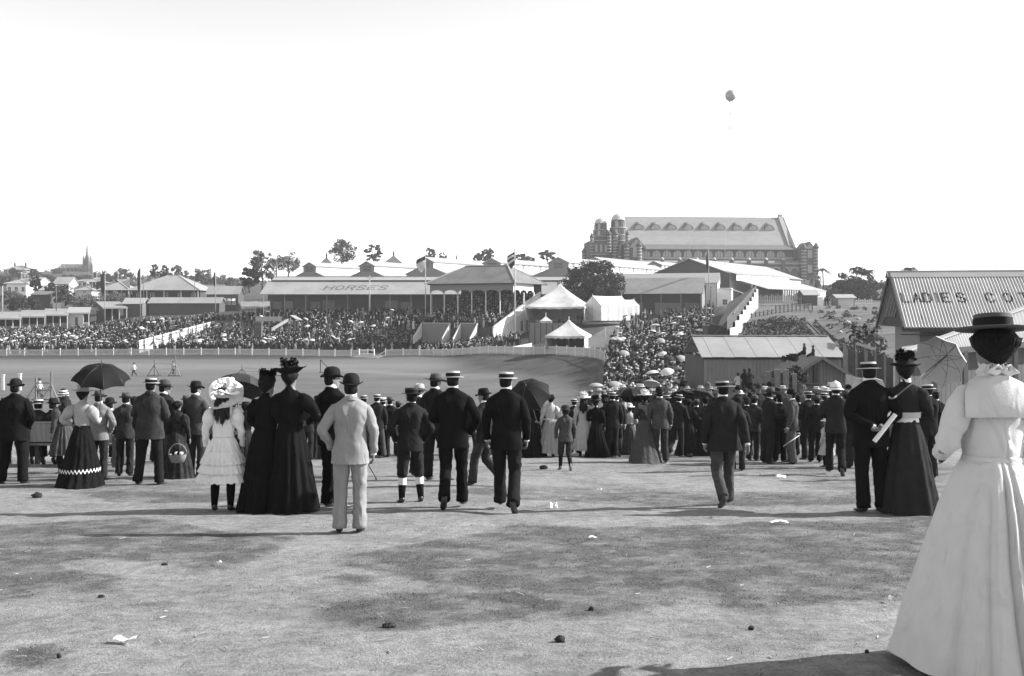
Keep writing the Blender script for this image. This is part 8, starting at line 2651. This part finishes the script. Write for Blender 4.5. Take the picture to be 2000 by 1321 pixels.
# single spectators: prototypes with their own tones, shared mesh data
def proto_mesh(kind, tones):
    V, F, pt = LOD[kind]
    return fast_mesh('spectator_' + kind, V, F, M_CROWD, np.array(tones)[pt])
PROTOS = [
 ('man_bowler', (.012, .02, .17, .012, .5), 'man in black coat and bowler among the slope crowd'),
 ('man_bowler', (.03, .03, .17, .04, .5), 'man in dark grey coat and felt hat among the slope crowd'),
 ('man_bowler', (.08, .03, .17, .10, .5), 'man in grey coat and grey hat among the slope crowd'),
 ('man_boater', (.014, .02, .17, .42, .5), 'man in black coat and straw boater among the slope crowd'),
 ('man_boater', (.04, .05, .17, .36, .5), 'man in charcoal coat and straw boater among the slope crowd'),
 ('man_boater', (.28, .05, .17, .45, .5), 'man in pale jacket and straw boater among the slope crowd'),
 ('woman', (.012, .012, .17, .012, .05), 'woman in black with dark hat among the slope crowd'),
 ('woman', (.45, .03, .17, .4, .5), 'woman in white blouse and dark skirt among the slope crowd'),
 ('woman', (.12, .08, .17, .55, .3), 'woman in grey dress and white hat among the slope crowd'),
 ('girl', (.46, .46, .17, .5, .5), 'girl in white dress and hat among the slope crowd'),
]
PM = [proto_mesh(k, t) for k, t, _ in PROTOS]
def spectator(p, yaw, rng, i=None):
    i = int(rng.choice(len(PROTOS), p=[.17, .13, .09, .17, .12, .06, .07, .07, .07, .05])) if i is None else i
    o = link('person', PM[i], None, tuple(p), float(yaw))
    s = rng.uniform(.93, 1.06) * (.8 if PROTOS[i][0] == 'girl' else .96 if PROTOS[i][0] == 'woman' else 1.0)
    o.scale = (s, s, s)
    px = 1000 + p[0] / p[1] * FPX; d = p[1]
    wh = 'before the gabled hut' if px > 1430 else 'just behind the front onlookers' if d < 48 else 'at the foot of the slope' if d < 76 else 'near the arena fence end' if px < 1245 else 'in mid-slope' if px < 1315 else 'beside the long pale shed'
    tag(o, PROTOS[i][2].replace(' among the slope crowd', ', ' + wh), 'person', 'spectators crowding the slope on the right')
    return o
near = []
for q in range(2000):
    if len(near) >= 70: break
    px = CR.uniform(1150, 1405); d = CR.uniform(30, 74); x = PX(px, d)
    if d < 40 and px < 1200: continue
    if d > 52 and px > 1366: continue
    if all((x - a) ** 2 + (d - b) ** 2 > .9 ** 2 for a, b in near): near.append((x, d))
for q in range(2000):
    if len(near) >= 92: break
    px = CR.uniform(1440, 1700); d = CR.uniform(26, 40); x = PX(px, d)
    if all((x - a) ** 2 + (d - b) ** 2 > .9 ** 2 for a, b in near): near.append((x, d))
for (x, d) in near: spectator((x, d, hz1(x, d)), CR.normal(.3, .6), CR)
NS = 84
for p in SL[:NS]: spectator(p, CR.uniform(.2, 2.6), CR)
crowd_mesh('slope_crowd', SL[NS:], CR.uniform(.2, 2.8, len(SL) - NS), CR, 'crowd streaming over the slope between the tents and the stepped fence')
# far figures on the open ground to the right of the tents and by the picket fence
far_pos = [tuple(G(px, d)) for px, d in ((1612, 182), (1617, 184), (1560, 178), (1690, 96), (1668, 90))]
for i, p in enumerate(far_pos):
    o = spectator(p, 2.0 + i, CR, [0, 0, 1, 3, 6][i])
    o['label'] = ['dark figure standing by the white gate, left of two', 'dark figure standing by the white gate, right of two', 'dark figure before the picket fence', 'man in boater among the broad leaves by the cottage', 'woman in black among the broad leaves by the cottage'][i]
# parasols over the crowd
def small_parasol_mesh(tone, name):
    R = []
    th = np.linspace(0, 2 * np.pi, 16, endpoint=False)
    for t in np.linspace(.05, 1, 5):
        rr = .52 * math.sin(t * 1.2) / math.sin(1.2) * (1 - .05 * t * (np.arange(16) % 2))
        R.append(np.stack([np.cos(th) * rr, np.sin(th) * rr, np.full(16, .3 * math.cos(t * 1.2))], 1))
    mb = MB().rings(np.array(R), 0, True, True, False)
    mb.tube([(0, 0, -.7), (0, 0, .36)], .012, 4, mi=1)
    return mb.mesh(name, [mat('crowd_parasol_%d' % int(tone * 100), tone, rough=.8, var=.1, scale=6), M_POLE_D])
PPM = [small_parasol_mesh(.55, 'white_parasol'), small_parasol_mesh(.3, 'grey_parasol'), small_parasol_mesh(.015, 'black_umbrella')]
PNM = ['white parasol', 'pale grey parasol', 'black umbrella']
def put_parasol(p, where, group):
    i = int(CR.choice(3, p=[.46, .3, .24]))
    o = link('parasol', PPM[i], None, tuple(p)); s = CR.uniform(.85, 1.15); o.scale = (s, s, s)
    o.rotation_euler = (CR.normal(0, .25), CR.normal(0, .25), CR.uniform(0, 6))
    tag(o, PNM[i] + ' raised above the heads ' + where, 'parasol', group)
for q in range(46):
    p = SL[int(CR.randint(90, min(len(SL), 1300)))]
    put_parasol((p[0] + .25, p[1] - .2, p[2] + 2.0), 'low on the slope' if p[1] < 105 else 'midway up the slope' if p[1] < 130 else 'high on the slope', 'parasols in the slope crowd')
for q in range(12):
    x, d = near[int(CR.randint(0, 60))]
    if d < 52: continue
    put_parasol((x + .3, d, hz1(x, d) + 2.0), 'of the nearer slope crowd', 'parasols in the nearer slope crowd')
for q in range(130):
    px = CR.uniform(-10, 985); d = 187.5 + CR.uniform(0, 1) ** 2.2 * 28
    x = PX(px, d)
    if in_stand(np.array([x]), np.array([d]))[0]: continue
    put_parasol((x, d, hz1(x, d) + CR.uniform(1.75, 2.1)), 'left of the pale dividing fence' if px < 272 + (d - 187) * 5.1 else 'between the pale fence and ticket booth' if px < 500 else 'between ticket booth and arena gate' if px < 700 else 'left of the grandstand', 'parasols in the far crowd')

# ------------------------------------------------------------------ balloon
def balloon():
    d = 300.0
    c = P(1427, 187, d); r = 10.6 * d / FPX
    o = empty('balloon', tuple(c), 0, 'dark round balloon floating high in the white sky', 'balloon')
    m = mat('balloon_skin', .26, rough=.3, var=.08, scale=1.0, spec=.6)
    rows = []
    for t in np.linspace(.02, .98, 20):
        a = math.pi * t - math.pi / 2
        rows.append((0, 0, math.sin(a) * r * 1.04, math.cos(a) * r, math.cos(a) * r))
    MB().loft(rows, 32).build('envelope', m, o)
    MB().loft([(-r * .25, 0, -r * 1.25, .05, .05), (-r * .23, 0, -r * 1.12, r * .12, r * .12), (-r * .18, 0, -r * .9, r * .25, r * .25)], 12).build('neck', m, o)
    MB().tube([(-r * .25, 0, -r * 1.2), (-r * .05, 0, -r * 3.3), (-r * .2, 0, -r * 6)], .02, 4).build('line', M_FELT_L, o)
    for z, x in ((-r * 3.3, -r * .05), (-r * 5.9, -r * .2)):
        MB().slab([(x - .12, 0, z - .5), (x + .12, 0, z - .5), (x + .05, 0, z + .5), (x - .1, 0, z + .5)], .03).build('streamer', M_FELT_L, o)
balloon()
# ------------------------------------------------------------------ litter one can point at
def ground_at(px, py):
    d = foot_d(py); x = PX(px, d)
    z = hz1(x, d) + (float(fbm(np.array([x * .8]), np.array([d * .8]), 3, 4)[0]) - .5) * .067
    return Vector((x, d, z)), d
def paper(px, py, w, h, lab, rz=0.0, stand=0.0, m=None):
    p, d = ground_at(px, py)
    k = d / FPX; r = random.Random(int(px))
    nx, ny = 7, 5
    rows = []
    for j in range(ny):
        row = []
        for i in range(nx):
            u, v = i / (nx - 1) - .5, j / (ny - 1) - .5
            row.append((u * w * k, v * h, .012 + .02 * abs(math.sin(3 * u + px)) + .012 * r.random()))
        rows.append(row)
    R = np.array(rows)
    if stand:
        y, z = R[..., 1].copy(), R[..., 2].copy()
        R[..., 1] = y * math.cos(stand) - z * math.sin(stand); R[..., 2] = y * math.sin(stand) + z * math.cos(stand) + h / 2 * math.sin(stand)
    o = MB().rings(R, 0, False, False, False, False).build('paper_scrap', m or M_LINEN, None, tuple(p), rz)
    tag(o, lab, 'paper')
paper(1081, 991, 14, .075, 'white card lying tilted on the grass right of the boater men', .15, .9)
paper(1522, 1024, 34, .07, 'flat white paper sheet on the grass before the striding man', .05)
paper(245, 1258, 42, .06, 'torn white paper sheet on bare earth at lower left', -.05)
paper(1526, 933, 20, .10, 'folded white paper near the edge of the right-hand group', .1, .25)
paper(1486, 929, 10, .08, 'small white paper left of the folded one', .3)
paper(1172, 959, 9, .08, 'small white scrap on the mid lawn', .2)
paper(1158, 1053, 16, .05, 'tiny pale scrap on the worn grass at centre', .1)
paper(428, 1108, 9, .05, 'tiny white scrap on the grass at left', .5)
paper(1738, 1177, 12, .05, 'white scrap beside the hem of the white dress', .2)
def clod(px, py, w, h, lab, m=None, seed=0):
    p, d = ground_at(px, py)
    k = d / FPX
    mb = MB(); w *= .8; mb.ball((0, 0, h * k * .38), (w * k / 2, w * k * .35, h * k * .5), 12, 8)
    rr = np.random.RandomState(int(px)); mb.v[0] += rr.normal(0, w * k * .045, mb.v[0].shape)
    o = mb.build('earth_clod', m or M_TIMBER_D, None, tuple(p)); tag(o, lab, 'clod')
M_CLOD = mat('dark_earth_clod', .03, var=.4, scale=30, bump=.5, bscale=60)
for (px, py, w, h, lb) in ((72, 974, 26, 12, 'dark earth clod on the lawn at far left'), (1094, 1255, 28, 14, 'dark earth clod on bare ground at bottom centre'), (1062, 917, 22, 9, 'dark crumpled rag on the ground by the barefoot boy'), (1346, 893, 20, 8, 'dark bundle on the ground below the boater man'), (1155, 1194, 14, 10, 'small dark clod above the bottom-centre clod'), (1467, 1228, 16, 8, 'small dark clod on bare earth at lower right'), (115, 1284, 12, 9, 'small dark clod at the bottom left corner'), (198, 1169, 18, 6, 'flat dark clod on bare earth at left'), (1693, 1279, 10, 9, 'small dark clod at the edge of the big shadow'), (760, 1226, 34, 9, 'flat tuft of dark turf at the edge of the grass patch'), (322, 1106, 18, 5, 'flat dark clod in the grass at left')):
    clod(px, py, w, h, lb, M_CLOD)
# ------------------------------------------------------------------ the air
def haze():
    m = bpy.data.materials.new('dusty_haze'); m.use_nodes = True
    n = m.node_tree.nodes; l = m.node_tree.links
    n.clear()
    out = n.new('ShaderNodeOutputMaterial'); v = n.new('ShaderNodeVolumePrincipled')
    v.inputs['Color'].default_value = (.96, .96, .96, 1); v.inputs['Density'].default_value = .00026; v.inputs['Anisotropy'].default_value = .3
    l.new(v.outputs[0], out.inputs['Volume'])
    o = MB().box(-2900, 2900, -40, 2700, -2.5, 82).build('haze', m)
    tag(o, kind='stuff')
haze()
